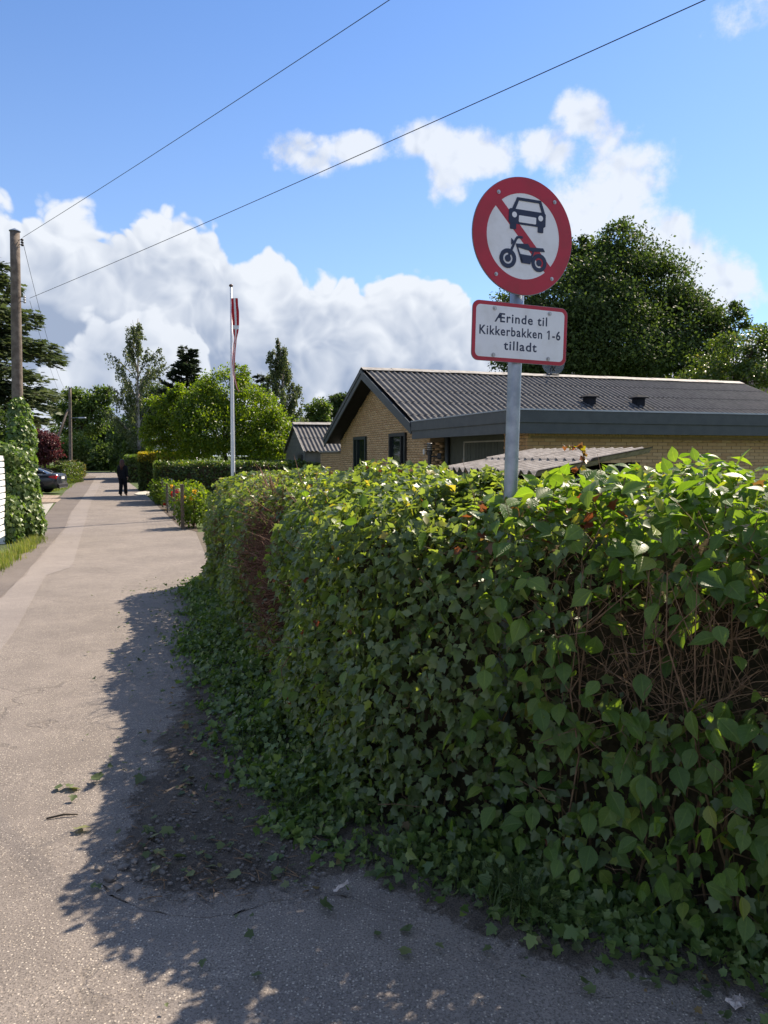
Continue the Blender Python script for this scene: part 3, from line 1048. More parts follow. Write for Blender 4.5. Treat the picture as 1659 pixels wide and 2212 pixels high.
# gable wall (plane u = 0.55) with two windows
GU = 0.55
WINS = [(1.25, 2.65, 0.9, 2.22), (-2.46, -1.09, 0.9, 2.24)]
b = MB()
b.prism([(-4.14, GH), (4.5, GH), (4.5, roof_z(4.5) - .1), (0, RZ - .1), (-4.14, roof_z(4.14) - .1)], lambda v, z, d: H(GU + d, v, z), 0.008, 0.3)
gw = b.build('gable_wall', M['mortar'], house)
gb = lay_bricks(lambda a, z: H(GU + 0.02, a, z), HV, HU, -4.14, 4.5, 0.7, RZ, lambda a, z: z < roof_z(a) - 0.12, [(w[0], w[1], w[2], w[3]) for w in WINS])
bricks_stuff('brick_courses', gb, HV, HU, gw)
for i, (v0, v1, z0, z1) in enumerate(WINS):
    m_ = M['frame_green'] if i == 0 else M['frame_dark']
    fr = MB()
    t_ = 0.09
    for (a0, a1, b0, b1) in [(v0, v1, z1 - t_, z1), (v0, v1, z0, z0 + t_), (v0, v0 + t_, z0 + t_, z1 - t_), (v1 - t_, v1, z0 + t_, z1 - t_)]:
        fr.box(H(GU + 0.0, (a0 + a1) / 2, (b0 + b1) / 2), (0.13, a1 - a0, b1 - b0), HMAT)
    w_ = fr.build('window', m_, house)
    hbox('pane', M['pane'], GU + 0.0, GU + 0.006, v0 + t_, v1 - t_, z0 + t_, z1 - t_, w_)
    if i == 1:
        hbox('mullion', m_, GU - 0.05, GU - 0.003, v0 + .36, v0 + .43, z0 + t_, z1 - t_, w_)
    else:
        hbox('mullion', m_, GU - 0.05, GU - 0.003, v0 + 1.0, v0 + 1.06, z0 + t_, z1 - t_, w_)

# long walls and far gable
hbox('rear_wall', M['mortar'], GU + 0.3, 13.2, 4.2, 4.5, GH, roof_z(4.5) - .12)
hbox('inner_front_wall', M['mortar'], 0.95, 13.2, -4.14, -3.9, GH, roof_z(4.14) - .12)
b = MB()
b.prism([(-4.14, GH), (4.5, GH), (4.5, roof_z(4.5) - .1), (0, RZ - .1), (-4.14, roof_z(4.14) - .1)], lambda v, z, d: H(12.9 + d, v, z), 0.0, 0.3)
b.build('far_gable_wall', M['mortar'], house)

# roof boards under the sheets, soffit and barge boards
RL = 13.75
for s in (-1, 1):
    e = -4.25 if s < 0 else 4.8
    b = MB()
    b.prism([(0.0, RZ - 0.05), (e, roof_z(e) - 0.05), (e, roof_z(e) - 0.12), (0.0, RZ - 0.12)], lambda v, z, d: H(d, v, z), 0.04, RL - 0.04)
    b.build('soffit', M['soffit'], house)
    for uu in (0.0, RL - 0.03):
        b = MB()
        b.prism([(0.0, RZ + 0.02), (e, roof_z(e) + 0.02), (e, roof_z(e) - 0.23), (0.0, RZ - 0.23)], lambda v, z, d: H(uu + d, v, z), 0.0, 0.035)
        b.build('barge_board', M['fascia'], house)
        b = MB()
        b.prism([(0.0, RZ + 0.045), (e, roof_z(e) + 0.045), (e, roof_z(e) - 0.06), (0.0, RZ - 0.06)], lambda v, z, d: H(uu + d, v, z), -0.022, -0.002)
        b.build('barge_capping', M['fascia'], house)


def corrugated_mesh(name, mat, waves, pitch, amp, length, thick=0.007, seg=8):
    """one sheet: waves across +X, runs along -Y (down the slope), both faces and edges"""
    nx = waves * seg
    v, f = [], []
    for top in (1, 0):
        for yy_ in (0.0, -length):
            for i in range(nx + 1):
                x = i * pitch / seg
                v.append((x, yy_, amp * (math.cos(2 * math.pi * i / seg) * 0.5) - (0 if top else thick)))
    n1 = nx + 1
    for i in range(nx):
        f.append((i, i + 1, n1 + i + 1, n1 + i))
        f.append((2 * n1 + i + 1, 2 * n1 + i, 3 * n1 + i, 3 * n1 + i + 1))
        f.append((n1 + i, n1 + i + 1, 3 * n1 + i + 1, 3 * n1 + i))
        f.append((i + 1, i, 2 * n1 + i, 2 * n1 + i + 1))
    me = bpy.data.meshes.new(name)
    me.from_pydata(v, [], f)
    me.materials.append(mat)
    me.update()
    return me


def lay_sheets(parent, origin, udir, downdir, nrm, cols, rows, colw, rowl, me, name='roof_sheet', skip=None):
    """sheets in rows; each row tips up a little over the one below"""
    for r in range(rows):
        for c in range(cols):
            if skip and skip(r, c):
                continue
            p = origin + udir * (c * colw) + downdir * (r * rowl) + nrm * (0.012 + random.uniform(-.001, .0015))
            x, y, z = udir, -downdir, nrm
            tip = 0.013
            y = (y - z * (tip / rowl)).normalized()
            y = (-downdir + nrm * (-tip / rowl)).normalized()
            z = x.cross(y).normalized()
            o = link(name, me, parent, p)
            o.rotation_euler = Matrix((x, y, z)).transposed().to_euler()


down_near = (-HV * math.cos(R(22)) - Vector((0, 0, math.sin(R(22)))))
nrm_near = HU.cross(-down_near).normalized()
rs = corrugated_mesh('roof_sheet', M['roof_black'], 6, 0.177, 0.051, 1.10)
lay_sheets(house, H(0.06, 0, RZ + 0.02) + nrm_near * 0.04, HU, down_near, nrm_near, 13, 5, 1.062, 1.0, rs,
           skip=lambda r, c: False)
down_far = (HV * math.cos(R(22)) - Vector((0, 0, math.sin(R(22)))))
nrm_far = (-HU).cross(-down_far).normalized()
rs2 = corrugated_mesh('roof_sheet_long', M['roof_black'], 6, 0.177, 0.051, 5.2, seg=6)
lay_sheets(house, H(13.80, 0, RZ + 0.02) + nrm_far * 0.04, -HU, down_far, nrm_far, 13, 1, 1.062, 5.1, rs2)
# ridge caps
rc = None
for k in range(15):
    u0 = 0.0 + k * 0.922
    b = MB()
    lap = 0.006 if k % 2 else 0.0
    for s in (-1, 1):
        b.add([H(u0, 0, RZ + .125 + lap), H(u0 + .93, 0, RZ + .125 + lap), H(u0 + .93, s * .26, RZ + .025 + lap), H(u0, s * .26, RZ + .025 + lap),
               H(u0, 0, RZ + .112 + lap), H(u0 + .93, 0, RZ + .112 + lap), H(u0 + .93, s * .25, RZ + .012 + lap), H(u0, s * .25, RZ + .012 + lap)],
              [(0, 1, 2, 3), (4, 7, 6, 5), (2, 6, 7, 3), (0, 3, 7, 4), (1, 5, 6, 2)])
    b.build('ridge_cap', M['ridge'], house)
# two square roof vents with little hip caps
for (x, y) in ((1273, 873), (1379, 874)):
    # foot of the vent on the near roof slope: solve along the view ray
    best = None
    for k in range(400):
        Yv = 16 + k * 0.03
        p = P(x, y, Yv)
        d = p - HO
        uu, vv = d.dot(HU), d.dot(HV)
        e = abs(p.z - (roof_z(vv) + 0.08))
        if vv < 0 and (best is None or e < best[0]):
            best = (e, uu, vv)
    uu, vv = best[1], best[2]
    z0 = roof_z(vv)
    b = MB()
    b.box(H(uu, vv, z0 + 0.11), (0.26, 0.26, 0.36), HMAT)
    ve = b.build('roof_vent', M['vent'], house)
    b = MB()
    q = [H(uu + sx * .2, vv + sy * .2, z0 + .29) for sx, sy in ((-1, -1), (1, -1), (1, 1), (-1, 1))]
    q2 = [p + Vector((0, 0, -.03)) for p in q]
    b.add(q + q2 + [H(uu, vv, z0 + .39)], [(0, 1, 8), (1, 2, 8), (2, 3, 8), (3, 0, 8), (7, 6, 5, 4), (0, 4, 5, 1), (1, 5, 6, 2), (2, 6, 7, 3), (3, 7, 4, 0)])
    b.build('vent_cap', M['vent'], ve)
    b = MB()
    b.add([H(uu - .28, vv - .34, roof_z(vv - .34) + .085), H(uu + .28, vv - .34, roof_z(vv - .34) + .085), H(uu + .28, vv + .3, roof_z(vv + .3) + .085), H(uu - .28, vv + .3, roof_z(vv + .3) + .085)], [(0, 1, 2, 3)])
    b.build('flashing', M['vent'], ve)

# flat carport roof with two-board fascia and zinc edge
CT, CB, CM = 2.43, 2.02, 2.215
CV0, CV1, CU1 = -9.46, -4.28, 9.2
hbox('carport_roof', M['soffit'], 0.06, CU1, CV0 + .05, CV1, CB + .10, CT - .02)
hbox('fascia_board', M['fascia'], 0.025, 0.055, CV0 + .03, CV1, CB, CM + .01, bev=.004)
hbox('fascia_board', M['fascia'], 0.000, 0.030, CV0, CV1 - .003, CM, CT, bev=.004)
hbox('fascia_board', M['fascia'], 0.058, CU1, CV0 + .025, CV0 + .055, CB, CM + .01, bev=.004)
hbox('fascia_board', M['fascia'], 0.033, CU1, CV0, CV0 + .030, CM, CT, bev=.004)
hbox('zinc_edge', M['zinc'], -0.012, 0.07, CV0 - .012, CV1, CT + .002, CT + .028)
hbox('zinc_edge', M['zinc'], 0.073, CU1, CV0 - .012, CV0 + .07, CT + .002, CT + .028)
# carport walls: brick front with single bricks, brick pier, boarded garage door
FV = -8.9
fw = hbox('front_wall', M['mortar'], 0.62, 8.9, FV + 0.008, FV + 0.22, GH, CB + .12)
fb = lay_bricks(lambda a, z: H(a, FV + 0.02, z), HU, -HV, 0.60, 8.9, 1.02, 1.98, lambda a, z: True)
solo = [q for q in fb if (q[0] - H(0.6, FV, 0)).dot(HU) < 6.2 and q[0].z > 1.18][:300]
ids = {id(q) for q in solo}
bricks_stuff('brick_courses', [q for q in fb if id(q) not in ids], HU, -HV, fw)
bme = bpy.data.meshes.new('brick')
bme.from_pydata([tuple(p) for p in BRICK_T], [], [tuple(f) for f in BRICK_F])
bme.materials.append(M['brick_obj'])
for c, l, h in solo:
    o = link('brick', bme, fw, c)
    o.scale = (l, 0.05 + random.uniform(-.002, .002), h)
    o.rotation_euler = (0, 0, HA)
# soldier course on top
for k in range(88):
    o = link('brick', bme, fw, H(0.66 + k * 0.0667, FV + 0.018, CB + .05))
    o.scale = (0.055, 0.052, 0.14)
    o.rotation_euler = (0, 0, HA)
pw = hbox('pier', M['mortar'], 0.628, 0.85, FV + 0.02, -7.93, GH, CB + .11)
bricks_stuff('brick_courses', lay_bricks(lambda a, z: H(0.64, a, z), HV, HU, FV + .0, -7.93, 1.02, CB + .1, lambda a, z: True), HV, HU, pw)
rw = hbox('return_wall', M['mortar'], GU + .02, 0.92, -4.16, -4.15, GH, CB + .1)
bricks_stuff('brick_courses', lay_bricks(lambda a, z: H(a, -4.165, z), HU, -HV, GU - .004, 0.92, 1.02, 2.0, lambda a, z: True), HU, -HV, rw)
hbox('garage_wall', M['door_green'], 0.92, 0.98, -5.72, -4.17, GH, CB + .1)
hbox('garage_lintel', M['door_green'], 0.76, 0.80, -7.93, -5.6, 1.945, CB + .1)
gd = hbox('garage_door', M['door_green'], 0.80, 0.84, -7.92, -5.70, GH, 1.915)
for k in range(15):
    hbox('door_board', M['door_green'], 0.778 + random.uniform(0, .004), 0.80, -7.915 + k * .1475, -7.915 + k * .1475 + .135, GH + .05, 1.91, gd, .004)
hbox('door_trim', M['trim'], 0.765, 0.797, -7.93, -5.66, 1.915, 1.945, gd)
hbox('door_trim', M['trim'], 0.766, 0.798, -5.70, -5.66, GH, 1.912, gd)
b = MB()
b.tube([H(0.86, -4.5, GH), H(0.86, -4.5, CB + .1)], 0.05, 10)
b.build('drainpipe', M['fascia'], house, True)
# motion light under the barge board
ml = MB()
pl = P(834, 860, 20.2)
ml.bbox(H(0.30, (pl - HO).dot(HV), pl.z), (0.12, 0.10, 0.10), HMAT, 0.02)
ml.bbox(H(0.22, (pl - HO).dot(HV), pl.z - .03), (0.10, 0.12, 0.06), HMAT, 0.02)
ml.build('motion_light', M['white_paint'], house)
ml = MB()
pl = P(887, 945 + 19, 18.6)
ml.bbox(H(GU - 0.06, -3.9, 1.72), (0.05, 0.06, 0.14), HMAT, 0.01)
ml.build('wall_socket', M['white_paint'], house)

# clear plastic satellite dish on the ridge, held by a dark stand
dp = P(1188, 800, 22 + 5.2 * math.sin(HA))
best = None
for k in range(200):
    q = H(3 + k * 0.05, 0, RZ)
    px = 829.5 + FPX * q.x / (q.y * math.cos(PITCH))
    if best is None or abs(px - 1188) < best[0]:
        best = (abs(px - 1188), 3 + k * 0.05)
du = best[1]
dish = thing('satellite_dish', H(du, 0, RZ + .12), 'see-through satellite dish on the ridge of the black corrugated roof', 'satellite dish')
b = MB()
nr, ns = 7, 28
vv_, ff_ = [], []
for i in range(nr + 1):
    r_ = 0.42 * i / nr
    for k in range(ns):
        w_ = 2 * math.pi * k / ns
        vv_.append(H(du + r_ * math.cos(w_), -0.10 - 0.10 * (r_ / .42) ** 2 + .1, RZ + .50 + r_ * math.sin(w_)))
for i in range(nr):
    for k in range(ns):
        ff_.append((i * ns + k, i * ns + (k + 1) % ns, (i + 1) * ns + (k + 1) % ns, (i + 1) * ns + k))
b.add(vv_, ff_)
b.build('reflector', M['dish'], dish, True)
b = MB()
b.tube([H(du - .12, -.05, RZ + .10), H(du, -.04, RZ + .42)], .014, 6)
b.tube([H(du + .14, -.05, RZ + .10), H(du, -.04, RZ + .42)], .014, 6)
b.tube([H(du, .05, RZ + .10), H(du, .05, RZ + .50)], .02, 6)
b.bbox(H(du, .02, RZ + .10), (.42, .30, .05), HMAT, .01)
b.build('stand', M['iron'], dish)
b = MB()
b.tube([H(du, .0, RZ + .2), H(du, -.42, RZ + .46)], .012, 6)
b.bbox(H(du, -.44, RZ + .48), (.06, .12, .06), HMAT, .01)
b.build('receiver_arm', M['iron'], dish)

# black louvred garden lamp near the carport, on its post
lp = P(928, 972, 15.2)
lamp = thing('garden_lamp', (lp.x, lp.y, gz(lp.y)), 'black garden lamp with stacked louvre rings beside the brick wall', 'lamp')
b = MB()
b.tube([(lp.x, lp.y, gz(lp.y)), (lp.x, lp.y, lp.z - .10)], .04, 10)
b.tube([(lp.x, lp.y, lp.z - .10), (lp.x, lp.y, lp.z - .02)], .06, 10)
b.build('post', M['iron'], lamp)
for k in range(4):
    b = MB()
    b.tube([(lp.x, lp.y, lp.z - .02 + k * .045), (lp.x, lp.y, lp.z - .005 + k * .045)], [.085 + .012 * k, .095 + .012 * k], 16)
    b.build('louvre_ring', M['iron'], lamp)
b = MB()
b.tube([(lp.x, lp.y, lp.z - .03), (lp.x, lp.y, lp.z + .14)], .05, 12)
b.build('diffuser', M['porcelain'], lamp, True)
b = MB()
b.tube([(lp.x, lp.y, lp.z - .14), (lp.x + .17, lp.y, lp.z - .14), (lp.x + .2, lp.y, lp.z - .18)], .018, 6)
b.bbox((lp.x + .2, lp.y, lp.z - .13), (.09, .09, .12), None, .02)
b.build('side_lamp', M['iron'], lamp)

# low shed with a weathered corrugated roof, just behind the hedge
S2 = P(1412, 978, 6.5)
shed = thing('garden_shed', (S2.x - .7, S2.y + .6, gz(7)), 'low shed with pale weathered corrugated cement roof behind the hedge', 'shed')
sl = R(11)
sdown = (-HU * math.cos(sl) - Vector((0, 0, math.sin(sl))))
salong = HV
snrm = sdown.cross(salong)
if snrm.z < 0:
    snrm = -snrm
sm = corrugated_mesh('cement_sheet', M['roof_grey'], 7, 0.146, 0.050, 0.62, thick=0.009, seg=10)
for r_ in range(2):
    for c_ in range(2):
        o = link('cement_sheet', sm, shed, S2 + salong * (c_ * 1.022) + sdown * (r_ * 0.53) + snrm * (0.03 + .002 * (c_ % 2)))
        y_ = (-sdown - snrm * (0.016 / 0.53)).normalized()
        x_ = salong if salong.cross(y_).z > 0 else -salong
        if x_ == -salong:
            o.location = o.location + salong * 1.022
        z_ = x_.cross(y_).normalized()
        o.rotation_euler = Matrix((x_, y_, z_)).transposed().to_euler()
b = MB()
for (du_, dv_, hz_) in ((-.12, .12, 0), (-.12, 1.9, 0), (-1.0, .12, 1), (-1.0, 1.9, 1)):
    c_ = S2 + HU * du_ + HV * dv_
    top = S2.z - .06 + du_ * math.tan(sl)
    b = MB()
    b.box((c_.x, c_.y, (gz(7) + top) / 2), (.08, .08, top - gz(7)), HMAT)
    b.build('post', M['soffit'], shed)
for (a, c_, n_) in (((-.12, .12), (-1.0, .12), 0), ((-.12, .12), (-.12, 1.9), 1), ((-.12, 1.9), (-1.0, 1.9), 2), ((-1.0, .12), (-1.0, 1.9), 3)):
    pa, pb = S2 + HU * a[0] + HV * a[1], S2 + HU * c_[0] + HV * c_[1]
    ta, tb = S2.z - .07 + a[0] * math.tan(sl), S2.z - .07 + c_[0] * math.tan(sl)
    b = MB()
    g_ = gz(7)
    nn = (pb - pa).cross(Vector((0, 0, 1))).normalized() * .02
    b.add([Vector((pa.x, pa.y, g_)), Vector((pb.x, pb.y, g_)), Vector((pb.x, pb.y, tb)), Vector((pa.x, pa.y, ta))] +
          [Vector((pa.x, pa.y, g_)) + nn, Vector((pb.x, pb.y, g_)) + nn, Vector((pb.x, pb.y, tb)) + nn, Vector((pa.x, pa.y, ta)) + nn],
          [(0, 1, 2, 3), (7, 6, 5, 4), (0, 4, 5, 1), (1, 5, 6, 2), (2, 6, 7, 3), (3, 7, 4, 0)])
    b.build('wall_panel', M['soffit'], shed)

# ------------------------------------------------------------------ outbuilding beyond the gable
OA = P(632, 917.5, 32.0)
ob = thing('outbuilding', (OA.x + 1, OA.y - 1, gz(31)), 'grey boarded outbuilding with black striped corrugated roof beside the brick gable', 'outbuilding')


def OB(u, v, z):
    return Vector((OA.x, OA.y, 0)) + HU * u + HV * v + Vector((0, 0, z))


oz = OA.z
os_ = R(27)
odown = (-HV * math.cos(os_) - Vector((0, 0, math.sin(os_))))
onrm = HU.cross(-odown).normalized()
om = corrugated_mesh('outbuilding_sheet', M['roof_black'], 6, 0.177, 0.051, 1.32)
lay_sheets(ob, OB(0, 0, oz), HU, odown, onrm, 4, 2, 1.062, 1.24, om, 'roof_sheet')
b = MB()
b.prism([(0, oz - .03), (-2.1, oz - .03 - 2.1 * math.tan(os_)), (-2.1, gz(31)), (2.1, gz(31)), (2.1, oz - .03 - 2.1 * math.tan(os_))], lambda v, z, d: OB(d, v, z), 0.12, 4.0)
b.build('wall', M['grey_boards'], ob)
for k in range(12):
    zz = 0.9 + k * .16
    hw = min(2.1, (oz - .05 - zz - .14) / math.tan(os_))
    if hw <= .2:
        continue
    b = MB()
    b.box(OB(0.105, 0, zz + .07), (.03, 2 * hw, .15), HMAT)
    b.build('board', M['grey_boards'], ob)
b = MB()
b.prism([(0.05, oz + .07), (0.05, oz + .02), (-2.36, oz + .02 - 2.36 * math.tan(os_)), (-2.36, oz + .07 - 2.36 * math.tan(os_))], lambda v, z, d: OB(d, v, z), -.03, -.005)
b.build('barge_board', M['ridge'], ob)
b = MB()
b.prism([(0.0, oz + .0), (2.3, oz - 2.3 * math.tan(os_)), (2.3, oz - .05 - 2.3 * math.tan(os_)), (0, oz - .05)], lambda v, z, d: OB(d, v, z), 0, 4.2)
b.build('rear_roof', M['roof_black'], ob)
for k in range(3):
    b = MB()
    for s in (-1, 1):
        q = [OB(k * 1.4, 0, oz + .12), OB(k * 1.4 + 1.4, 0, oz + .12), OB(k * 1.4 + 1.4, s * .22, oz + .02), OB(k * 1.4, s * .22, oz + .02)]
        b.add(q + [p - Vector((0, 0, .02)) for p in q], [(0, 1, 2, 3), (7, 6, 5, 4), (0, 3, 7, 4), (1, 5, 6, 2), (2, 6, 7, 3)])
    b.build('ridge_cap', M['ridge'], ob)
b = MB()
b.box(OB(0.07, -1.25, 1.25), (.06, .8, .8), HMAT)
w_ = b.build('window', M['frame_dark'], ob)
b = MB()
b.box(OB(0.035, -1.25, 1.25), (.01, .5, .5), HMAT)
b.build('pane', M['pane'], w_)
b = MB()
b.box(OB(0.028, -1.15, 1.15), (.008, .3, .28), HMAT)
b.build('curtain', M['white_paint'], w_)
# low brick wall that joins the outbuilding to the house
lw = thing('garden_wall', H(GU, 5.6, GH), 'low yellow brick wall joining the gable and the outbuilding', 'wall')
b = MB()
b.box(H(GU + .13, 6.1, (GH + 1.72) / 2), (.2, 3.1, 1.72 - GH), HMAT)
b.build('wall_core', M['mortar'], lw)
stuff(bricks_stuff('brick_courses', lay_bricks(lambda a, z: H(GU + .02, a, z), HV, HU, 4.55, 7.65, .8, 1.72, lambda a, z: True), HV, HU, lw))
b = MB()
b.box(H(GU + .1, 6.1, 1.76), (.34, 3.14, .05), HMAT)
b.build('coping', M['ridge'], lw)

# white house in the trees and the brown roof far right
def small_house(name, label, px, Y, wd, dep, ez, rz, ang, wall, roof, win=True):
    c = P(px, 982, Y)
    root = thing(name, (c.x, c.y, gz(Y)), label, 'house')
    ax, ay = Vector((math.cos(ang), math.sin(ang), 0)), Vector((-math.sin(ang), math.cos(ang), 0))
    Mx = Matrix((ax, ay, Vector((0, 0, 1)))).transposed()
    o = Vector((c.x, c.y, 0))
    f = lambda x, z, d: o + ax * x + ay * d + Vector((0, 0, z))
    g_ = gz(Y)
    b = MB()
    b.prism([(-wd / 2, g_), (wd / 2, g_), (wd / 2, ez), (0, rz), (-wd / 2, ez)], f, 0, dep)
    b.build('wall', wall, root)
    sl_ = (rz - ez) / (wd / 2)
    for s in (-1, 1):
        b = MB()
        e = s * (wd / 2 + .35)
        b.prism([(0, rz + .16), (e, rz + .16 - abs(e) * sl_), (e, rz + .04 - abs(e) * sl_), (0, rz + .04)], f, -.25, dep + .25)
        b.build('roof_slope', roof, root)
    if win:
        for x in (-wd * .22, wd * .22):
            b = MB()
            b.box(f(x, ez - .55, -.02), (.9, .06, 1.0), Mx)
            w_ = b.build('window', M['frame_dark'], root)
            b = MB()
            b.box(f(x, ez - .55, -.055), (.72, .01, .82), Mx)
            b.build('pane', M['pane'], w_)
    b = MB()
    b.box(f(0.2, rz + .35, dep * .5), (.45, .45, .9), Mx)
    b.build('chimney', wall, root)
    return root


small_house('white_house', 'white gabled house half hidden behind the golden-topped bush', 370, 70.0, 4.4, 8.0, 2.1, 3.3, R(12), M['white_wall'], M['brown_roof'])
small_house('brown_roofed_house', 'house with a dark brown pitched roof behind the tall dark tree', 1735, 48.0, 9.0, 9.0, 3.6, 7.6, R(24), M['mortar'], M['brown_roof'])

# ------------------------------------------------------------------ road sign
SPX = P(1108, 905, 3.24)                             # where the pole passes
foot = Vector((SPX.x - .012, 3.22, gz(3.2)))
tilt = Vector((0.020, 0.0, 1.0))
sgn = thing('road_sign', foot, 'round red and white no-motor-vehicles sign with text plate on a galvanised pole', 'road sign')


def on_pole(z):
    p0 = Vector((SPX.x, 3.24, SPX.z))
    return p0 + tilt * (z - p0.z)


b = MB()
b.tube([on_pole(foot.z - .02), on_pole(1.2), on_pole(2.0), on_pole(2.74)], 0.0302, 20)
b.build('pole', M['galv'], sgn, True)
YAW = R(21)
SX = Vector((math.cos(YAW), math.sin(YAW), 0))
SN = Vector((math.sin(YAW), -math.cos(YAW), 0))      # towards the camera
SY = (tilt - SN * 0).normalized()
SX = (SX - SY * SX.dot(SY)).normalized()
SN = SX.cross(SY).normalized()
dc = P(1131, 511, 3.20)
dz_c = on_pole(dc.z) + SN * 0.040
dz_c = dz_c + SX * ((dc - dz_c).dot(SX))
RR = 0.243


def disc_pt(x, y, d):
    return dz_c + SX * (x * RR) + SY * (y * RR) + SN * d


def plate_part(name, polys, mat, d0, d1, parent, fn):
    b = MB()
    for p in polys:
        b.prism(p, fn, d0, d1)
    return b.build(name, mat, parent)


def circ(cx, cy, r, n=64, a0=0, a1=2 * math.pi):
    return [(cx + r * math.cos(a0 + (a1 - a0) * k / n), cy + r * math.sin(a0 + (a1 - a0) * k / n)) for k in range(n)]


def ring_part(name, mat, r0, r1, d0, d1, parent, fn, n=72, cx=0, cy=0):
    b = MB()
    v, f = [], []
    for k in range(n):
        w_ = 2 * math.pi * k / n
        for r_, d in ((r1, d0), (r1, d1), (r0, d1), (r0, d0)):
            v.append(fn(cx + r_ * math.cos(w_), cy + r_ * math.sin(w_), d))
    for k in range(n):
        for j in range(4):
            a, c_ = k * 4 + j, k * 4 + (j + 1) % 4
            a2, c2 = ((k + 1) % n) * 4 + j, ((k + 1) % n) * 4 + (j + 1) % 4
            f.append((a, a2, c2, c_))
    b.add(v, f)
    return b.build(name, mat, parent)


disc = plate_part('disc', [circ(0, 0, 1.0, 96)], M['alu_back'], -0.004, 0.0, sgn, disc_pt)
plate_part('face', [circ(0, 0, 0.985, 96)], M['sign_white'], 0.0004, 0.0012, disc, disc_pt)
ring_part('red_border', M['sign_red'], 0.725, 0.99, 0.0014, 0.0024, disc, disc_pt, 96)
s2 = math.sqrt(.5)
hw = 0.078
plate_part('red_slash', [[(-.53 - hw * s2 * 0, .53 - 0) and (-.515 - hw * s2, .515 - hw * s2), (.515 - hw * s2, -.515 - hw * s2), (.515 + hw * s2, -.515 + hw * s2), (-.515 + hw * s2, .515 + hw * s2)]],
           M['sign_red'], 0.0014, 0.0022, disc, disc_pt)
# car symbol
D0, D1 = 0.0028, 0.0036
carp = [
    [(-.31, .24), (-.31, .43), (-.24, .45), (-.165, .64), (.325, .64), (.345, .60), (.30, .575), (-.13, .575), (-.185, .43), (.33, .43), (.30, .575), (.345, .60), (.40, .45), (.43, .43), (.43, .22), (.40, .20), (-.28, .20)],
]
b = MB()
for poly in ([(-.31, .22), (-.28, .195), (.40, .195), (.43, .22), (.43, .42), (.40, .445), (-.28, .445), (-.31, .42)],
             [(-.25, .44), (-.18, .44), (-.115, .60), (-.155, .645)], [(-.155, .645), (-.115, .595), (.285, .595), (.325, .645)],
             [(.325, .645), (.285, .60), (.345, .44), (.41, .44)],
             [(-.28, .20), (-.28, .11), (-.26, .10), (-.17, .10), (-.155, .11), (-.155, .20)], [(.275, .20), (.275, .11), (.29, .10), (.375, .10), (.39, .11), (.39, .20)]):
    b.prism(poly, disc_pt, D0, D1)
b.build('car_symbol', M['sign_blue'], disc)
plate_part('symbol_cutout', [circ(-.20, .345, .048, 20), circ(.325, .345, .048, 20), [(-.11, .24), (-.10, .23), (.22, .23), (.235, .24), (.235, .335), (.22, .345), (-.10, .345), (-.11, .335)]],
           M['sign_white'], 0.0042, 0.0046, disc, disc_pt)
# motorcycle symbol
mp = MB()


def stroke(pts_, w_):
    for (xa, ya), (xb, yb) in zip(pts_, pts_[1:]):
        dx, dy = xb - xa, yb - ya
        l = math.hypot(dx, dy)
        nx_, ny_ = -dy / l * w_, dx / l * w_
        mp.prism([(xa + nx_, ya + ny_), (xa - nx_, ya - ny_), (xb - nx_, yb - ny_), (xb + nx_, yb + ny_)], disc_pt, D0, D1)


stroke([(-.02, -.02), (-.115, -.02), (-.15, -.06), (-.285, -.36)], .022)
mp.prism([(-.245, -.05), (-.20, -.085), (-.195, -.13), (-.245, -.165)], disc_pt, D0 + .0001, D1 + .0001)
for poly in ([(-.155, -.135), (.09, -.115), (.135, -.17), (.40, -.155), (.44, -.215), (.18, -.235), (-.13, -.19)],
             [(-.155, -.135), (-.115, -.17), (.0, -.42), (-.03, -.45)],
             [(-.06, -.30), (.16, -.31), (.19, -.23), (.22, -.235), (.15, -.455), (-.03, -.45)]):
    mp.prism(poly, disc_pt, D0 + .0002, D1 + .0002)
mp.build('motorcycle_symbol', M['sign_blue'], disc)
for cx_, cy_, r_ in ((-.30, -.40, .165), (.325, -.415, .155)):
    ring_part('wheel_symbol', M['sign_blue'], r_ * .56, r_, D0 + .0003, D1 + .0004, disc, disc_pt, 40, cx_, cy_)
    plate_part('hub_symbol', [circ(cx_, cy_, r_ * .36, 24)], M['sign_blue'], D0 + .0003, D1 + .0004, disc, disc_pt)
# sub plate
pc = P(1125, 720.5, 3.20)
pz_c = on_pole(pc.z) + SN * 0.040
pz_c = pz_c + SX * ((pc - pz_c).dot(SX))


def plate_pt(x, y, d):
    return pz_c + SX * x + SY * y + SN * d


def rrect(w_, h_, r_, n=8):
    out = []
    for cx_, cy_, a in ((w_ / 2 - r_, h_ / 2 - r_, 0), (-w_ / 2 + r_, h_ / 2 - r_, 90), (-w_ / 2 + r_, -h_ / 2 + r_, 180), (w_ / 2 - r_, -h_ / 2 + r_, 270)):
        for k in range(n + 1):
            w2 = R(a + 90 * k / n)
            out.append((cx_ + r_ * math.cos(w2), cy_ + r_ * math.sin(w2)))
    return out


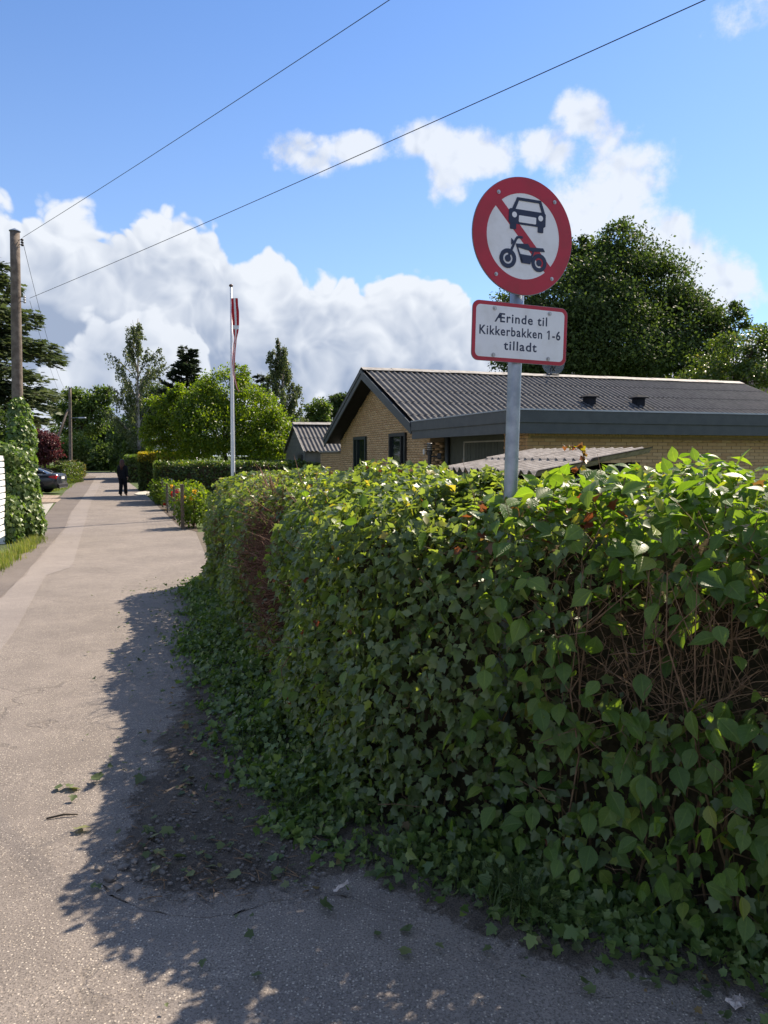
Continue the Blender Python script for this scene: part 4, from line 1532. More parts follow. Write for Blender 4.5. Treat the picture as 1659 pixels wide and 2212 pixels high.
PWD, PHT = 0.466, 0.248
plate = plate_part('text_plate', [rrect(PWD, PHT, .032)], M['alu_back'], -0.003, 0.0, sgn, plate_pt)
plate_part('red_border', [rrect(PWD - .003, PHT - .003, .031)], M['sign_red'], 0.0004, 0.0012, plate, plate_pt)
plate_part('face', [rrect(PWD - .034, PHT - .034, .020)], M['sign_white'], 0.0014, 0.0022, plate, plate_pt)
for txt, cy_, wd_ in (('Ærinde til', .060, .258), ('Kikkerbakken 1-6', .005, .398), ('tilladt', -.053, .162)):
    cu = bpy.data.curves.new('lettering', 'FONT')
    cu.body = txt
    cu.align_x = 'CENTER'
    cu.size = 0.06
    cu.space_character = 1.14
    cu.offset = 0.0011
    cu.resolution_u = 4
    to = bpy.data.objects.new('lettering_tmp', cu)
    COL.objects.link(to)
    dg = bpy.context.evaluated_depsgraph_get()
    me = bpy.data.meshes.new_from_object(to.evaluated_get(dg))
    bpy.data.objects.remove(to)
    xs = [v.co.x for v in me.vertices]
    k_ = wd_ / (max(xs) - min(xs))
    xm = (max(xs) + min(xs)) / 2
    ky = 0.053 / 0.060
    # one mesh per word; the numeral one gets its small flag
    fs = [([tuple(me.vertices[i].co) for i in p.vertices], min(me.vertices[i].co.x for i in p.vertices), max(me.vertices[i].co.x for i in p.vertices)) for p in me.polygons]
    fs.sort(key=lambda f: f[1])
    glyphs = []
    for f in fs:
        if glyphs and f[1] < glyphs[-1][1] + 1e-5:
            glyphs[-1][1] = max(glyphs[-1][1], f[2])
            glyphs[-1][2].append(f[0])
        else:
            glyphs.append([f[1], f[2], [f[0]]])
    words = [[glyphs[0]]]
    for g0_, g1_ in zip(glyphs, glyphs[1:]):
        if g1_[0] - g0_[1] > 0.0125 and not ('1' in txt and g1_ in glyphs[-2:]):
            words.append([])
        words[-1].append(g1_)
    if '1-6' in txt:
        g1_ = glyphs[-3]
        top = max(p[1] for f in g1_[2] for p in f)
        g1_[2].append([(g1_[0] + .001, top, 0), (g1_[0] - .009, top - .0075, 0), (g1_[0] - .009, top - .0135, 0), (g1_[0] + .001, top - .007, 0)])
    for wd2 in words:
        b = MB()
        for g_ in wd2:
            for f in g_[2]:
                b.add([plate_pt((p[0] - xm) * k_, cy_ - .019 + p[1] * ky, 0.0026) for p in f], [tuple(range(len(f)))])
        b.build('lettering', M['sign_blue'], plate)


def bolts(fn, spots, sc, parent):
    for x, y in spots:
        b = MB()
        b.prism([(x + sc * .011 * math.cos(w_), y + sc * .011 * math.sin(w_)) for w_ in [2 * math.pi * k / 14 for k in range(14)]], fn, .0026, .0046)
        b.prism([(x + sc * .0062 * math.cos(w_), y + sc * .0062 * math.sin(w_)) for w_ in [2 * math.pi * k / 6 for k in range(6)]], fn, .0046, .0085)
        b.build('bolt', M['bolt'], parent)


bolts(disc_pt, ((-.52, .68), (.60, .66), (-.52, -.69), (.60, -.66)), 1 / RR * .75, disc)
bolts(plate_pt, ((-.13, .095), (.14, .095), (-.13, -.098), (.14, -.098)), .85, plate)
for zc_, hh in ((dz_c.z + .16, .03), (dz_c.z - .17, .03), (pz_c.z + .07, .025), (pz_c.z - .07, .025)):
    b = MB()
    q = on_pole(zc_)
    b.tube([q - tilt * hh / 2, q + tilt * hh / 2], .0345, 16)
    b.box(q + SN * .033, (.16, .008, hh), Matrix((SX, -SN, SY)).transposed())
    b.build('pole_clamp', M['galv'], sgn)

# ------------------------------------------------------------------ flagpole and pennant
fb_ = P(503, 1015, 22.0)
ft_ = P(499, 620, 22.0)
fpole = thing('flagpole', (fb_.x, 22.0, gz(22)), 'tall white flagpole standing behind the clipped hedge', 'flagpole')
b = MB()
b.tube([(fb_.x + .01, 22, gz(22)), (fb_.x, 22, fb_.z), ((fb_.x + ft_.x) / 2, 22, (fb_.z + ft_.z) / 2), (ft_.x, 22, ft_.z)], [.064, .060, .048, .032], 14)
b.build('mast', M['pole_white'], fpole, True)
b = MB()
b.ball((ft_.x, 22, ft_.z + .04), (.06, .06, .045))
b.build('finial', M['knob'], fpole, True)
b = MB()
b.tube([(ft_.x + .05, 21.95, ft_.z), (fb_.x + .09, 21.95, 1.0)], .004, 4)
b.build('halyard', M['pole_white'], fpole)
b = MB()
b.bbox((fb_.x + .07, 21.96, 1.05), (.05, .05, .16), None, .01)
b.build('cleat', M['iron'], fpole)
# pennant: long tapering streamer hanging down, red with white cross
pts_ = [(501.5, 644), (502, 670), (503, 700), (504, 728), (503.5, 752), (503, 780), (504, 805), (506.5, 820), (512, 838), (516.5, 846)]
hwid = [8.6, 10.0, 8.6, 6.4, 3.2, 3.4, 2.4, 2.6, 2.6, 1.4]
off = [5, 6, 6.5, 5.2, 3, 1.8, 1.2, 1, 0, 0]
b = MB()
rows_ = []
nseg = 60
for i in range(nseg + 1):
    t_ = i / nseg * (len(pts_) - 1)
    k = min(int(t_), len(pts_) - 2)
    fr_ = t_ - k
    L_ = lambda a: a[k] + (a[k + 1] - a[k]) * fr_
    x_ = pts_[k][0] + (pts_[k + 1][0] - pts_[k][0]) * fr_ + L_(off)
    y_ = pts_[k][1] + (pts_[k + 1][1] - pts_[k][1]) * fr_
    c_ = P(x_, y_, 21.93)
    w_ = L_(hwid) * 22 / FPX * .80
    tw = 0.5 * math.sin(i * .21) + .3 * math.sin(i * .53)
    dirv = Vector((math.cos(tw), math.sin(tw), 0.0))
    rows_.append([c_ + dirv * (w_ * s + .0) for s in (-1, -.28, .28, 1)])
v_, f_, mi_ = [], [], []
for r_ in rows_:
    v_ += r_
for i in range(nseg):
    for j in range(3):
        f_.append((i * 4 + j, i * 4 + j + 1, i * 4 + 5 + j, i * 4 + 4 + j))
        mi_.append(1 if (j == 1 or i in (14, 15)) else 0)
b.v, b.f, b.m = [tuple(p) for p in v_], f_, mi_
pen = b.build('pennant', [M['flag_red'], M['flag_white']], None, True)
tag(pen, 'long red streamer with white cross hanging limp on the white flagpole', 'pennant')

# ------------------------------------------------------------------ utility poles and wires


def utility_pole(name, label, base, top, r0, r1, arms, cap=True, group=None):
    root = thing(name, base, label, 'utility pole', group)
    b = MB()
    n_ = 8
    b.tube([base + (top - base) * (k / n_) for k in range(n_ + 1)], [r0 + (r1 - r0) * k / n_ for k in range(n_ + 1)], 14)
    b.build('shaft', M['wood_pole'], root, True)
    if cap:
        b = MB()
        b.tube([top + Vector((0, 0, .0)), top + Vector((0, 0, .015)), top + Vector((0, 0, .07))], [r1 + .02, r1 + .02, .01], 14)
        b.build('cap', M['zinc'], root)
    for z, dx, dy, pale in arms:
        c_ = base + (top - base) * ((z - base.z) / (top.z - base.z))
        b = MB()
        d_ = Vector((dx, dy, 0))
        b.tube([c_, c_ + d_ * .75], .008, 6)
        b.tube([c_ + Vector((0, 0, -.10)), c_ + d_ * .75 + Vector((0, 0, -.10))], .008, 6)
        b.tube([c_ + d_ * .75 + Vector((0, 0, .03)), c_ + d_ * .75 + Vector((0, 0, -.14))], .007, 6)
        br = b.build('bracket', M['iron'], root)
        for kk in (0.0, -.055, -.11):
            b = MB()
            q = c_ + d_ * .75 + Vector((0, 0, kk))
            b.tube([q + Vector((0, 0, -.02)), q, q + Vector((0, 0, .02))], [.024, .034, .022], 10)
            b.build('insulator', M['porcelain'] if pale else M['iron'], br, True)
    return root


UB = Vector((P(42, 1150, 16.5).x, 16.5, gz(16.5)))
UT = P(32, 500, 16.5)
utility_pole('utility_pole', 'tall weathered wooden utility pole with its foot wrapped in ivy', UB, UT, .125, .098, [(P(0, 519, 16.5).z, .23, -.05, False), (P(0, 642, 16.5).z, .27, -.05, True)])
a1 = Vector((P(51, 514, 16.5).x, 16.46, P(51, 514, 16.5).z))
a2 = Vector((P(66, 645, 16.5).x, 16.46, P(66, 645, 16.5).z))


def wire(pts_, r_, label, mid=None, sag=0.0, n_=26):
    b = MB()
    q = []
    (pa, pb) = pts_
    for k in range(n_ + 1):
        t_ = k / n_
        p = pa + (pb - pa) * t_
        q.append(p - Vector((0, 0, sag * 4 * t_ * (1 - t_))))
    b.tube(q, r_, 5)
    o = b.build('overhead_wire', M['wire'])
    tag(o, label, 'wire', 'overhead wires')
    return o


# second span: to a pole beyond the left-hand picture edge of the side street (behind the camera, to the right)
t1 = ray(806, 0)
q1 = Vector((t1.x, t1.y, t1.z)) * ((6.95 - CAM_H) / t1.z) + Vector((0, 0, CAM_H))
t2 = ray(1466, 0)
q2 = Vector((t2.x, t2.y, t2.z)) * ((5.55 - CAM_H) / t2.z) + Vector((0, 0, CAM_H))
e1 = a1 + (q1 - a1) * 2.2
e2 = a2 + (q2 - a2) * 1.75
wire((a1, e1), .0048, 'thin overhead wire from the topmost insulator of the ivy-wrapped utility pole', sag=0.12)
wire((a2, e2), .0048, 'thin overhead wire from the lower pale insulator of the ivy-wrapped utility pole', sag=0.10)
mid_e = (e1 + e2) / 2
# far utility pole with its raking strut
B2 = Vector((G(153, 1040).x, G(153, 1040).y, gz(50)))
T2 = P(151, 838, B2.y)
up2 = utility_pole('utility_pole', 'leaning-strutted wooden utility pole beside the far clipped hedge', B2, T2, .13, .10, [], True)
b = MB()
sA_, sB_ = P(121, 955, B2.y - .4), P(147.5, 884, B2.y - .05)
gdir = (sA_ - sB_)
sF = sB_ + gdir * ((sB_.z - gz(50)) / -gdir.z)
b.tube([sF, sB_], [.11, .09], 10)
b.build('strut', M['wood_pole'], up2, True)
b = MB()
l0 = P(153, 903, B2.y)
l1 = P(176, 902, B2.y - .3)
b.tube([l0, l1], .025, 6)
la = b.build('lamp_arm', M['zinc'], up2)
b = MB()
b.bbox(l1 + Vector((.05, 0, -.03)), (.55, .25, .12), None, .04)
b.build('lamp_head', M['zinc'], up2)
wire((a1 + Vector((0, 0, -.1)), T2 + Vector((0, 0, -.3))), .005, 'faint wire running down the lane between the two utility poles, upper one', sag=1.0)
wire((a2 + Vector((0, 0, -.06)), T2 + Vector((0, 0, -1.2))), .004, 'faint wire running down the lane between the two utility poles, lower one', sag=.8)
c0 = P(43, 560, 16.5)
wire((Vector((c0.x - .04, 16.45, c0.z)), P(-60, 800, 17.5)), .008, 'thick cable dropping from the ivy-wrapped utility pole past the cedar', sag=.12)
# ------------------------------------------------------------------ white slatted fence on the left
FD = Vector((-0.296, 0.955, 0))
FE = Vector((-7.62, 14.85, 0))                        # far end of the fence
FMt = Matrix((FD, Vector((0.955, 0.296, 0)), Vector((0, 0, 1)))).transposed()
fence = thing('slat_fence', (FE.x, FE.y, gz(14.8)), 'white painted fence of horizontal slats ending in ivy', 'fence')
FL = 5.2
for k in range(13):
    b = MB()
    z = gz(14) + .16 + k * .124
    b.bbox(FE - FD * (FL / 2) + Vector((0, 0, z + .05)), (FL, .022, .098), FMt, .004)
    b.build('slat', M['white_paint'], fence)
for k in range(4):
    b = MB()
    q = FE - FD * (.06 + k * 1.7) + Vector((-.955 * .062, -.296 * .062, 0))
    b.bbox((q.x, q.y, gz(14) + .86), (.09, .09, 1.78), FMt, .006)
    b.build('post', M['white_paint'], fence)

# ------------------------------------------------------------------ parked car (rear towards the lane)
CF = Vector((-0.993, -0.118, 0)).normalized()        # forward
CL = Vector((-CF.y, CF.x, 0))                        # car's left, towards the camera
cw = G(80, 1067.5)
CO = cw - CL * 0.78 + CF * 1.32                       # centre of the car on the ground
car = thing('parked_car', (CO.x, CO.y, gz(CO.y)), 'dark grey saloon car parked in the drive with its tail towards the lane', 'car')


def C(x, y, z):
    return Vector((CO.x, CO.y, gz(CO.y))) + CF * x + CL * y + Vector((0, 0, z))


# body stations: x, half width at sill, half width at shoulder, z of sill, shoulder and deck
st = [(-2.34, .62, .70, .42, .80, .90), (-2.28, .76, .82, .32, .84, .995), (-2.1, .82, .88, .28, .88, 1.03), (-1.7, .85, .90, .25, .90, 1.02), (-1.32, .86, .905, .25, .90, .99),
      (-.6, .86, .905, .24, .88, .96), (.4, .86, .90, .24, .86, .95), (1.2, .85, .89, .25, .83, .94), (1.7, .83, .87, .27, .78, .88), (2.1, .76, .80, .30, .70, .80), (2.33, .58, .62, .38, .58, .68)]
b = MB()
v_, f_ = [], []
for x, ws, wh, zs, zh, zd in st:
    prof = [(0, zs - .02), (ws * .8, zs - .02), (ws, zs + .05), (wh, zs + .22), (wh + .005, zh - .1), (wh - .02, zh), (wh * .9, zd - .02), (wh * .72, zd), (0, zd + .015)]
    ring = prof + [(-y, z) for y, z in reversed(prof[1:-1])]
    v_ += [C(x, y, z) for y, z in ring]
n_ = 16
for i in range(len(st) - 1):
    for k in range(n_):
        f_.append((i * n_ + k, i * n_ + (k + 1) % n_, (i + 1) * n_ + (k + 1) % n_, (i + 1) * n_ + k))
f_ += [tuple(range(n_ - 1, -1, -1)), tuple((len(st) - 1) * n_ + k for k in range(n_))]
b.add(v_, f_)
body = b.build('body', M['car_paint'], car, True)
# glasshouse and roof
gs = [(-1.78, .62, .66, 1.01, 1.02), (-1.45, .70, .60, .98, 1.19), (-1.0, .76, .57, .95, 1.34), (-.35, .79, .56, .93, 1.42), (.2, .79, .55, .92, 1.42), (.75, .76, .56, .92, 1.28), (1.25, .70, .62, .92, .95)]
b = MB()
v_, f_ = [], []
for x, wb, wt, zb, zt in gs:
    v_ += [C(x, wb, zb), C(x, (wb + wt) / 2 + .03, (zb + zt) / 2), C(x, wt, zt - .035), C(x, wt * .6, zt), C(x, 0, zt + .015), C(x, -wt * .6, zt), C(x, -wt, zt - .035), C(x, -(wb + wt) / 2 - .03, (zb + zt) / 2), C(x, -wb, zb)]
for i in range(len(gs) - 1):
    for k in range(8):
        f_.append((i * 9 + k, i * 9 + k + 1, (i + 1) * 9 + k + 1, (i + 1) * 9 + k))
b.add(v_, f_)
b.build('windows', M['car_glass'], car, True)
b = MB()
v_, f_ = [], []
rsx = [g for g in gs if -1.1 < g[0] < .3]
for x, wb, wt, zb, zt in rsx:
    v_ += [C(x, wt + .012, zt - .05), C(x, wt * .62, zt + .010), C(x, 0, zt + .026), C(x, -wt * .62, zt + .010), C(x, -wt - .012, zt - .05)]
for i in range(len(rsx) - 1):
    for k in range(4):
        f_.append((i * 5 + k, i * 5 + k + 1, (i + 1) * 5 + k + 1, (i + 1) * 5 + k))
b.add(v_, f_)
b.build('roof_panel', M['car_paint'], car, True)
for sx in (-1, 1):
    b = MB()
    b.tube([C(-1.74, sx * .655, 1.035), C(-1.45, sx * .66, 1.17), C(-1.0, sx * .60, 1.315), C(-.35, sx * .585, 1.40), C(.25, sx * .58, 1.395), C(.75, sx * .60, 1.25), C(1.22, sx * .68, .97)], .03, 6)
    b.build('roof_pillar', M['car_paint'], car, True)
    b = MB()
    b.tube([C(-1.6, sx * .74, 1.005), C(-.5, sx * .83, .965), C(.9, sx * .80, .945)], .012, 5)
    b.build('chrome_strip', M['chrome'], car)
    b = MB()
    q = [(-2.30, .80), (-2.12, .885), (-1.84, .905)]
    b.add([C(-2.345, sx * .60, .80), C(-2.335, sx * .60, .92), C(-2.27, sx * .835, .95), C(-2.27, sx * .85, .76), C(-1.95, sx * .905, .90), C(-1.95, sx * .918, .84)],
          [(0, 1, 2, 3), (3, 2, 4, 5)])
    b.build('tail_light', M['tail'], car)
    b = MB()
    b.tube([C(-2.37, sx * .55, .30), C(-2.30, sx * .55, .30)], .05, 10)
    b.build('exhaust', M['chrome'], car)
for x in (-1.32, 1.45):
    for sx in (-1, 1):
        wheel = MB()
        v_, f_ = [], []
        prof = [(.20, -.10), (.30, -.11), (.325, -.08), (.325, .08), (.30, .11), (.20, .10)]
        for k in range(28):
            w_ = 2 * math.pi * k / 28
            for r_, d in prof:
                v_.append(C(x + r_ * math.cos(w_), sx * (.80 + d), .325 + r_ * math.sin(w_)))
        for k in range(28):
            for j in range(5):
                f_.append((k * 6 + j, ((k + 1) % 28) * 6 + j, ((k + 1) % 28) * 6 + j + 1, k * 6 + j + 1))
        wheel.add(v_, f_)
        wo = wheel.build('wheel', M['tyre'], car, True)
        b = MB()
        for k in range(10):
            w_ = 2 * math.pi * k / 10
            b.tube([C(x, sx * .885, .325), C(x + .2 * math.cos(w_), sx * .895, .325 + .2 * math.sin(w_))], [.03, .016], 5)
        b.tube([C(x, sx * .86, .325), C(x, sx * .90, .325)], .05, 12)
        b.build('rim', M['rim'], wo)
        b = MB()
        b.tube([C(x, sx * .83, .325), C(x, sx * .842, .325)], .21, 20)
        b.build('brake_disc', M['iron'], wo)
        b = MB()
        ar = [C(x + .365 * math.cos(R(a)), sx * .908, .325 + .365 * math.sin(R(a))) for a in range(0, 181, 15)]
        b.tube(ar, .035, 6)
        b.build('wheel_arch', M['soffit'], car, True)
b = MB()
b.bbox(C(-2.352, 0, .80), (.012, .50, .11), Matrix((CF, CL, Vector((0, 0, 1)))).transposed(), .003)
b.build('number_plate', M['white_paint'], car)
b = MB()
b.bbox(C(-2.36, 0, .91), (.03, .9, .02), Matrix((CF, CL, Vector((0, 0, 1)))).transposed(), .005)
b.build('boot_trim', M['chrome'], car)
b = MB()
b.bbox(C(-2.33, 0, .40), (.10, 1.5, .22), Matrix((CF, CL, Vector((0, 0, 1)))).transposed(), .03)
b.build('bumper_insert', M['soffit'], car)
b = MB()
b.bbox(C(-2.372, 0, .315), (.03, 1.25, .03), Matrix((CF, CL, Vector((0, 0, 1)))).transposed(), .008)
b.build('bumper_strip', M['chrome'], car)

# ------------------------------------------------------------------ person walking away down the lane
pf = G(266, 1071)
person = thing('person', pf, 'person in black clothes with long reddish-brown hair walking away along the lane', 'person')
pb_ = Vector(pf)


def PX(x, y, z):
    return pb_ + Vector((x, y, z))


def skin_body(name, joints, edges, mats, pick, parent, root_i):
    me = bpy.data.meshes.new(name)
    me.from_pydata([PX(*j[:3]) for j in joints], edges, [])
    o = bpy.data.objects.new(name + '_skin', me)
    COL.objects.link(o)
    mod = o.modifiers.new('s', 'SKIN')
    for i, j in enumerate(joints):
        r_ = j[3] if hasattr(j[3], '__len__') else (j[3], j[3])
        me.skin_vertices[0].data[i].radius = r_
        me.skin_vertices[0].data[i].use_root = (i == root_i)
    sb = o.modifiers.new('d', 'SUBSURF')
    sb.levels = 2
    sb.render_levels = 2
    dg = bpy.context.evaluated_depsgraph_get()
    m2 = bpy.data.meshes.new_from_object(o.evaluated_get(dg))
    bpy.data.objects.remove(o)
    m2.materials.clear()
    for m_ in mats:
        m2.materials.append(m_)
    for p in m2.polygons:
        p.material_index = pick(p.center - pb_)
        p.use_smooth = True
    return link(name, m2, parent)


J = [(0, 0, .93, (.155, .115)), (0, 0, 1.10, (.145, .105)), (0, .01, 1.28, (.165, .115)), (0, .01, 1.40, (.13, .09)), (-.005, .02, 1.48, .055), (-.01, .03, 1.54, .06), (-.012, .035, 1.60, (.075, .09)), (-.012, .03, 1.67, (.06, .075)),
     # left arm, right arm
     (-.17, .01, 1.38, .07), (-.22, -.02, 1.14, .055), (-.225, .06, .93, .042), (-.225, .09, .85, .035),
     (.17, .01, 1.38, .07), (.225, -.04, 1.14, .055), (.23, -.02, .92, .042), (.23, .0, .84, .035),
     # left leg (trailing), right leg (leading)
     (-.085, 0, .86, .105), (-.085, .02, .50, .075), (-.085, -.12, .11, .05), (-.09, -.06, .04, .045), (-.09, .07, .03, .035),
     (.085, 0, .86, .105), (.085, .09, .50, .075), (.085, .14, .11, .05), (.09, .16, .04, .045), (.09, .29, .03, .035)]
E = [(0, 1), (1, 2), (2, 3), (3, 4), (4, 5), (5, 6), (6, 7), (3, 8), (8, 9), (9, 10), (10, 11), (3, 12), (12, 13), (13, 14), (14, 15),
     (0, 16), (16, 17), (17, 18), (18, 19), (19, 20), (0, 21), (21, 22), (22, 23), (23, 24), (24, 25)]


def pick(c):
    if c.z > 1.47:
        return 1
    if abs(c.x) > .17 and c.z < .90 and c.z > .7:
        return 1
    if c.z < .085:
        return 2
    return 0


skin_body('body', J, E, [M['black_cloth'], M['skin'], M['shoe']], pick, person, 0)
# fingers
for sx, hx, hy, hz in ((-1, -.225, .09, .85), (1, .23, 0, .84)):
    b = MB()
    for k in range(4):
        yk = hy - .03 + k * .02
        ln = (.075, .085, .08, .062)[k]
        b.tube([PX(hx, yk, hz - .02), PX(hx, yk + .006, hz - .02 - ln * .55), PX(hx - sx * .012, yk + .012, hz - .02 - ln)], [.0095, .009, .006], 6)
    b.tube([PX(hx, hy + .035, hz + .01), PX(hx - sx * .01, hy + .055, hz - .02), PX(hx - sx * .016, hy + .06, hz - .045)], [.011, .010, .007], 6)
    b.build('fingers', M['skin'], person, True)
# face turned a little to the left
b = MB()
b.ball(PX(-.075, .095, 1.60), (.022, .022, .03))
b.build('nose', M['skin'], person, True)
for s_ in (-1, 1):
    b = MB()
    b.ball(PX(-.045 + s_ * .024, .118 - s_ * -.012, 1.625), .011)
    b.build('eye', M['iron'], person, True)
b = MB()
b.ball(PX(-.055, .11, 1.565), (.022, .01, .007))
b.build('mouth', M['tail'], person, True)
# jacket hem and wide trouser legs
b = MB()
v_, f_ = [], []
rings = [(1.42, .14, .10, .0), (1.38, .20, .12, .0), (1.25, .205, .135, .005), (1.08, .185, .13, 0), (.92, .205, .15, 0), (.80, .215, .16, 0)]
for z, rx, ry, oy in rings:
    for k in range(18):
        w_ = 2 * math.pi * k / 18
        v_.append(PX(rx * math.cos(w_), oy + ry * math.sin(w_) * (1 + .04 * math.sin(5 * w_)), z + .012 * math.sin(3 * w_)))
for i in range(len(rings) - 1):
    for k in range(18):
        f_.append((i * 18 + k, i * 18 + (k + 1) % 18, (i + 1) * 18 + (k + 1) % 18, (i + 1) * 18 + k))
b.add(v_, f_)
b.build('jacket', M['black_cloth'], person, True)
for sx, y0_, y1_, y2_ in ((-1, 0, .02, -.11), (1, 0, .08, .13)):
    b = MB()
    b.tube([PX(sx * .085, y0_, .86), PX(sx * .088, (y0_ + y1_) / 2, .68), PX(sx * .09, y1_, .50), PX(sx * .09, (y1_ + y2_) / 2, .3), PX(sx * .09, y2_, .10)], [.115, .105, .092, .085, .082], 12)
    b.build('trouser_leg', M['black_cloth'], person, True)
# hair: cap and long strands down the back
b = MB()
b.ball(PX(-.01, .015, 1.635), (.093, .108, .095))
b.build('hair', M['hair'], person, True)
b = MB()
for k in range(26):
    w_ = math.pi * (1.0 + (k + .5) / 26)
    x0_, y0_ = .085 * math.cos(w_), .09 * math.sin(w_)
    l = .32 + .05 * math.sin(k * 2.1)
    b.tube([PX(x0_ - .01, y0_ * .9 + .01, 1.66), PX(x0_ * 1.15 - .01, y0_ * 1.05, 1.55), PX(x0_ * 1.2 + .004 * math.sin(k), y0_ * 1.15 - .015, 1.42), PX(x0_ * 1.15 + .012 * math.sin(k * 1.7), y0_ * 1.2 - .02, 1.66 - l - .08)], [.022, .024, .022, .006], 5)
b.build('hair_length', M['hair'], person, True)

# ------------------------------------------------------------------ clipped hedges, bushes


def leafy_box(pts, ztop, dens, size, rng, shoulder=0.12, tmpl=LOBED, top_boost=1.0, wob=0.05):
    """leaves over the sides and top of a hedge with polygon footprint pts (xy, counter-clockwise)"""
    pos, nor = [], []
    n_ = len(pts)
    cx_ = np.mean([p[0] for p in pts])
    cy_ = np.mean([p[1] for p in pts])
    for i in range(n_):
        a, c_ = np.array(pts[i], float), np.array(pts[(i + 1) % n_], float)
        e = c_ - a
        L_ = np.linalg.norm(e)
        nn = np.array((e[1], -e[0])) / L_
        if nn @ (a - np.array((cx_, cy_))) < 0:
            nn = -nn
        z0_ = gz(a[1])
        hgt = ztop - z0_
        m_ = int(L_ * hgt * dens)
        t_ = rng.random(m_)
        z_ = rng.random(m_) ** .9 * hgt
        ins = np.clip((z_ - (hgt - shoulder)) / shoulder, 0, 1) ** 2 * shoulder * .8
        dep = rng.random(m_) ** 2 * .16 + ins - wob * np.sin(t_ * L_ * 3.1 + z_ * 4) * .5
        xy = a + t_[:, None] * e - dep[:, None] * nn
        pos.append(np.column_stack([xy, z0_ + z_]))
        nor.append(np.column_stack([np.tile(nn, (m_, 1)), np.full(m_, .35)]))
    # top, by fan triangles
    for i in range(1, n_ - 1):
        a, c_, d_ = (np.array(pts[k], float) for k in (0, i, i + 1))
        ar = abs((c_[0] - a[0]) * (d_[1] - a[1]) - (c_[1] - a[1]) * (d_[0] - a[0])) / 2
        m_ = int(ar * dens * top_boost)
        r1, r2 = rng.random(m_), rng.random(m_)
        fl = r1 + r2 > 1
        r1[fl], r2[fl] = 1 - r1[fl], 1 - r2[fl]
        xy = a + r1[:, None] * (c_ - a) + r2[:, None] * (d_ - a)
        z_ = ztop - rng.random(m_) ** 2 * .14 + wob * np.sin(xy[:, 0] * 3 + xy[:, 1] * 2.3)
        pos.append(np.column_stack([xy, z_]))
        nor.append(np.tile((0, 0, 1.0), (m_, 1)))
    pos, nor = np.concatenate(pos), np.concatenate(nor)
    N = len(pos)
    nn = nor + rng.normal(0, .5, (N, 3))
    ax = rng.normal(0, .6, (N, 3)) + nor * .35 + np.array((0, 0, -.25))
    fr = frames(ax, nn)
    sc = size * rng.uniform(.7, 1.3, N)
    return scatter(*tmpl, pos, fr, sc, rng.random(N))


def core_prism(pts, z1, inset, name, parent, mat=None):
    cx_ = sum(p[0] for p in pts) / len(pts)
    cy_ = sum(p[1] for p in pts) / len(pts)
    q = []
    for x, y in pts:
        d = Vector((cx_ - x, cy_ - y))
        d = d.normalized() * min(inset * 1.4, d.length * .6)
        q.append((x + d.x, y + d.y))
    b = MB()
    b.prism(q, lambda x, y, d: (x, y, d), gz(cy_) - .02, z1 - inset)
    return b.build(name, mat or M['core'], parent)


def hedge(name, label, pts, ztop, dens, size, mat, seed, tmpl=LOBED, group=None, cat='hedge', top_boost=1.0, top_mat=None):
    rng = np.random.default_rng(seed)
    cx_ = sum(p[0] for p in pts) / len(pts)
    cy_ = sum(p[1] for p in pts) / len(pts)
    root = thing(name, (cx_, cy_, gz(cy_)), label, cat, group)
    core_prism(pts, ztop, .16, 'stems', root)
    V, F, r_ = leafy_box(pts, ztop, dens, size, rng, tmpl=tmpl, top_boost=top_boost)
    stuff(link('foliage', np_mesh('foliage', V, F, mat, r_), root))
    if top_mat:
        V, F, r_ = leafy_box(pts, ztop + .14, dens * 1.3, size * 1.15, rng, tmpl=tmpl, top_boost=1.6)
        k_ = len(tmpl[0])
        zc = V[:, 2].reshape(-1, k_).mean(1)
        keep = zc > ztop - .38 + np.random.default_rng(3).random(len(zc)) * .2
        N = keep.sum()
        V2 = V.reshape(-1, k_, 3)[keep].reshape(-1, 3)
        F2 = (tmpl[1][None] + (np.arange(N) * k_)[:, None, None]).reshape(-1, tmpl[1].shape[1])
        stuff(link('golden_or_lit_shoots', np_mesh('golden_or_lit_shoots', V2, F2, top_mat, r_.reshape(-1, k_)[keep].ravel()), root))  # gold growth on the bush; sunlight painted as paler leaves on the dark hedge
    return root


def ground_xy(x, y):
    p = G(x, y)
    return (p.x, p.y)


# hedge across the garden behind the flagpole: near left corner at the lane
hA = G(338, 1090)
hB = G(320, 1074)
zc_ = P(400, 1000, 29).z
hA2 = Vector((hA.x, hA.y))
right = Vector((HU.x, HU.y))
back = Vector((HV.x, HV.y))
c0_, c1_ = hA2, hA2 + right * 7.5
hedge('clipped_hedge', 'dark green clipped hedge crossing the garden behind the white flagpole', [tuple(c0_), tuple(c1_), tuple(c1_ + back * 1.2), tuple(c0_ + back * 3.2)], P(430, 1000, hA.y).z + .0, 420, .085, M['leaf_hedge2'], 21)
# golden topped bush, then a darker hedge further down the lane
g0 = Vector(ground_xy(302, 1060))
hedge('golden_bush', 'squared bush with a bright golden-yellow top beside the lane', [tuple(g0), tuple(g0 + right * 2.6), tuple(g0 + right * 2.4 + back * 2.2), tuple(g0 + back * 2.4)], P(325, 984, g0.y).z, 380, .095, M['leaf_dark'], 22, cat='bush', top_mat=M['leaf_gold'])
g1 = Vector(ground_xy(272, 1042))
hedge('clipped_hedge', 'dark clipped hedge with top leaves coloured as sunlit just beyond the golden bush', [tuple(g1), tuple(g1 + right * 2.5), tuple(g1 + right * 2.2 + back * 9), tuple(g1 + back * 9)], P(285, 990, g1.y).z, 160, .13, M['leaf_hedge2'], 23, top_mat=M['leaf_mid'])  # paler leaf material on top puts the sunlight into the colour
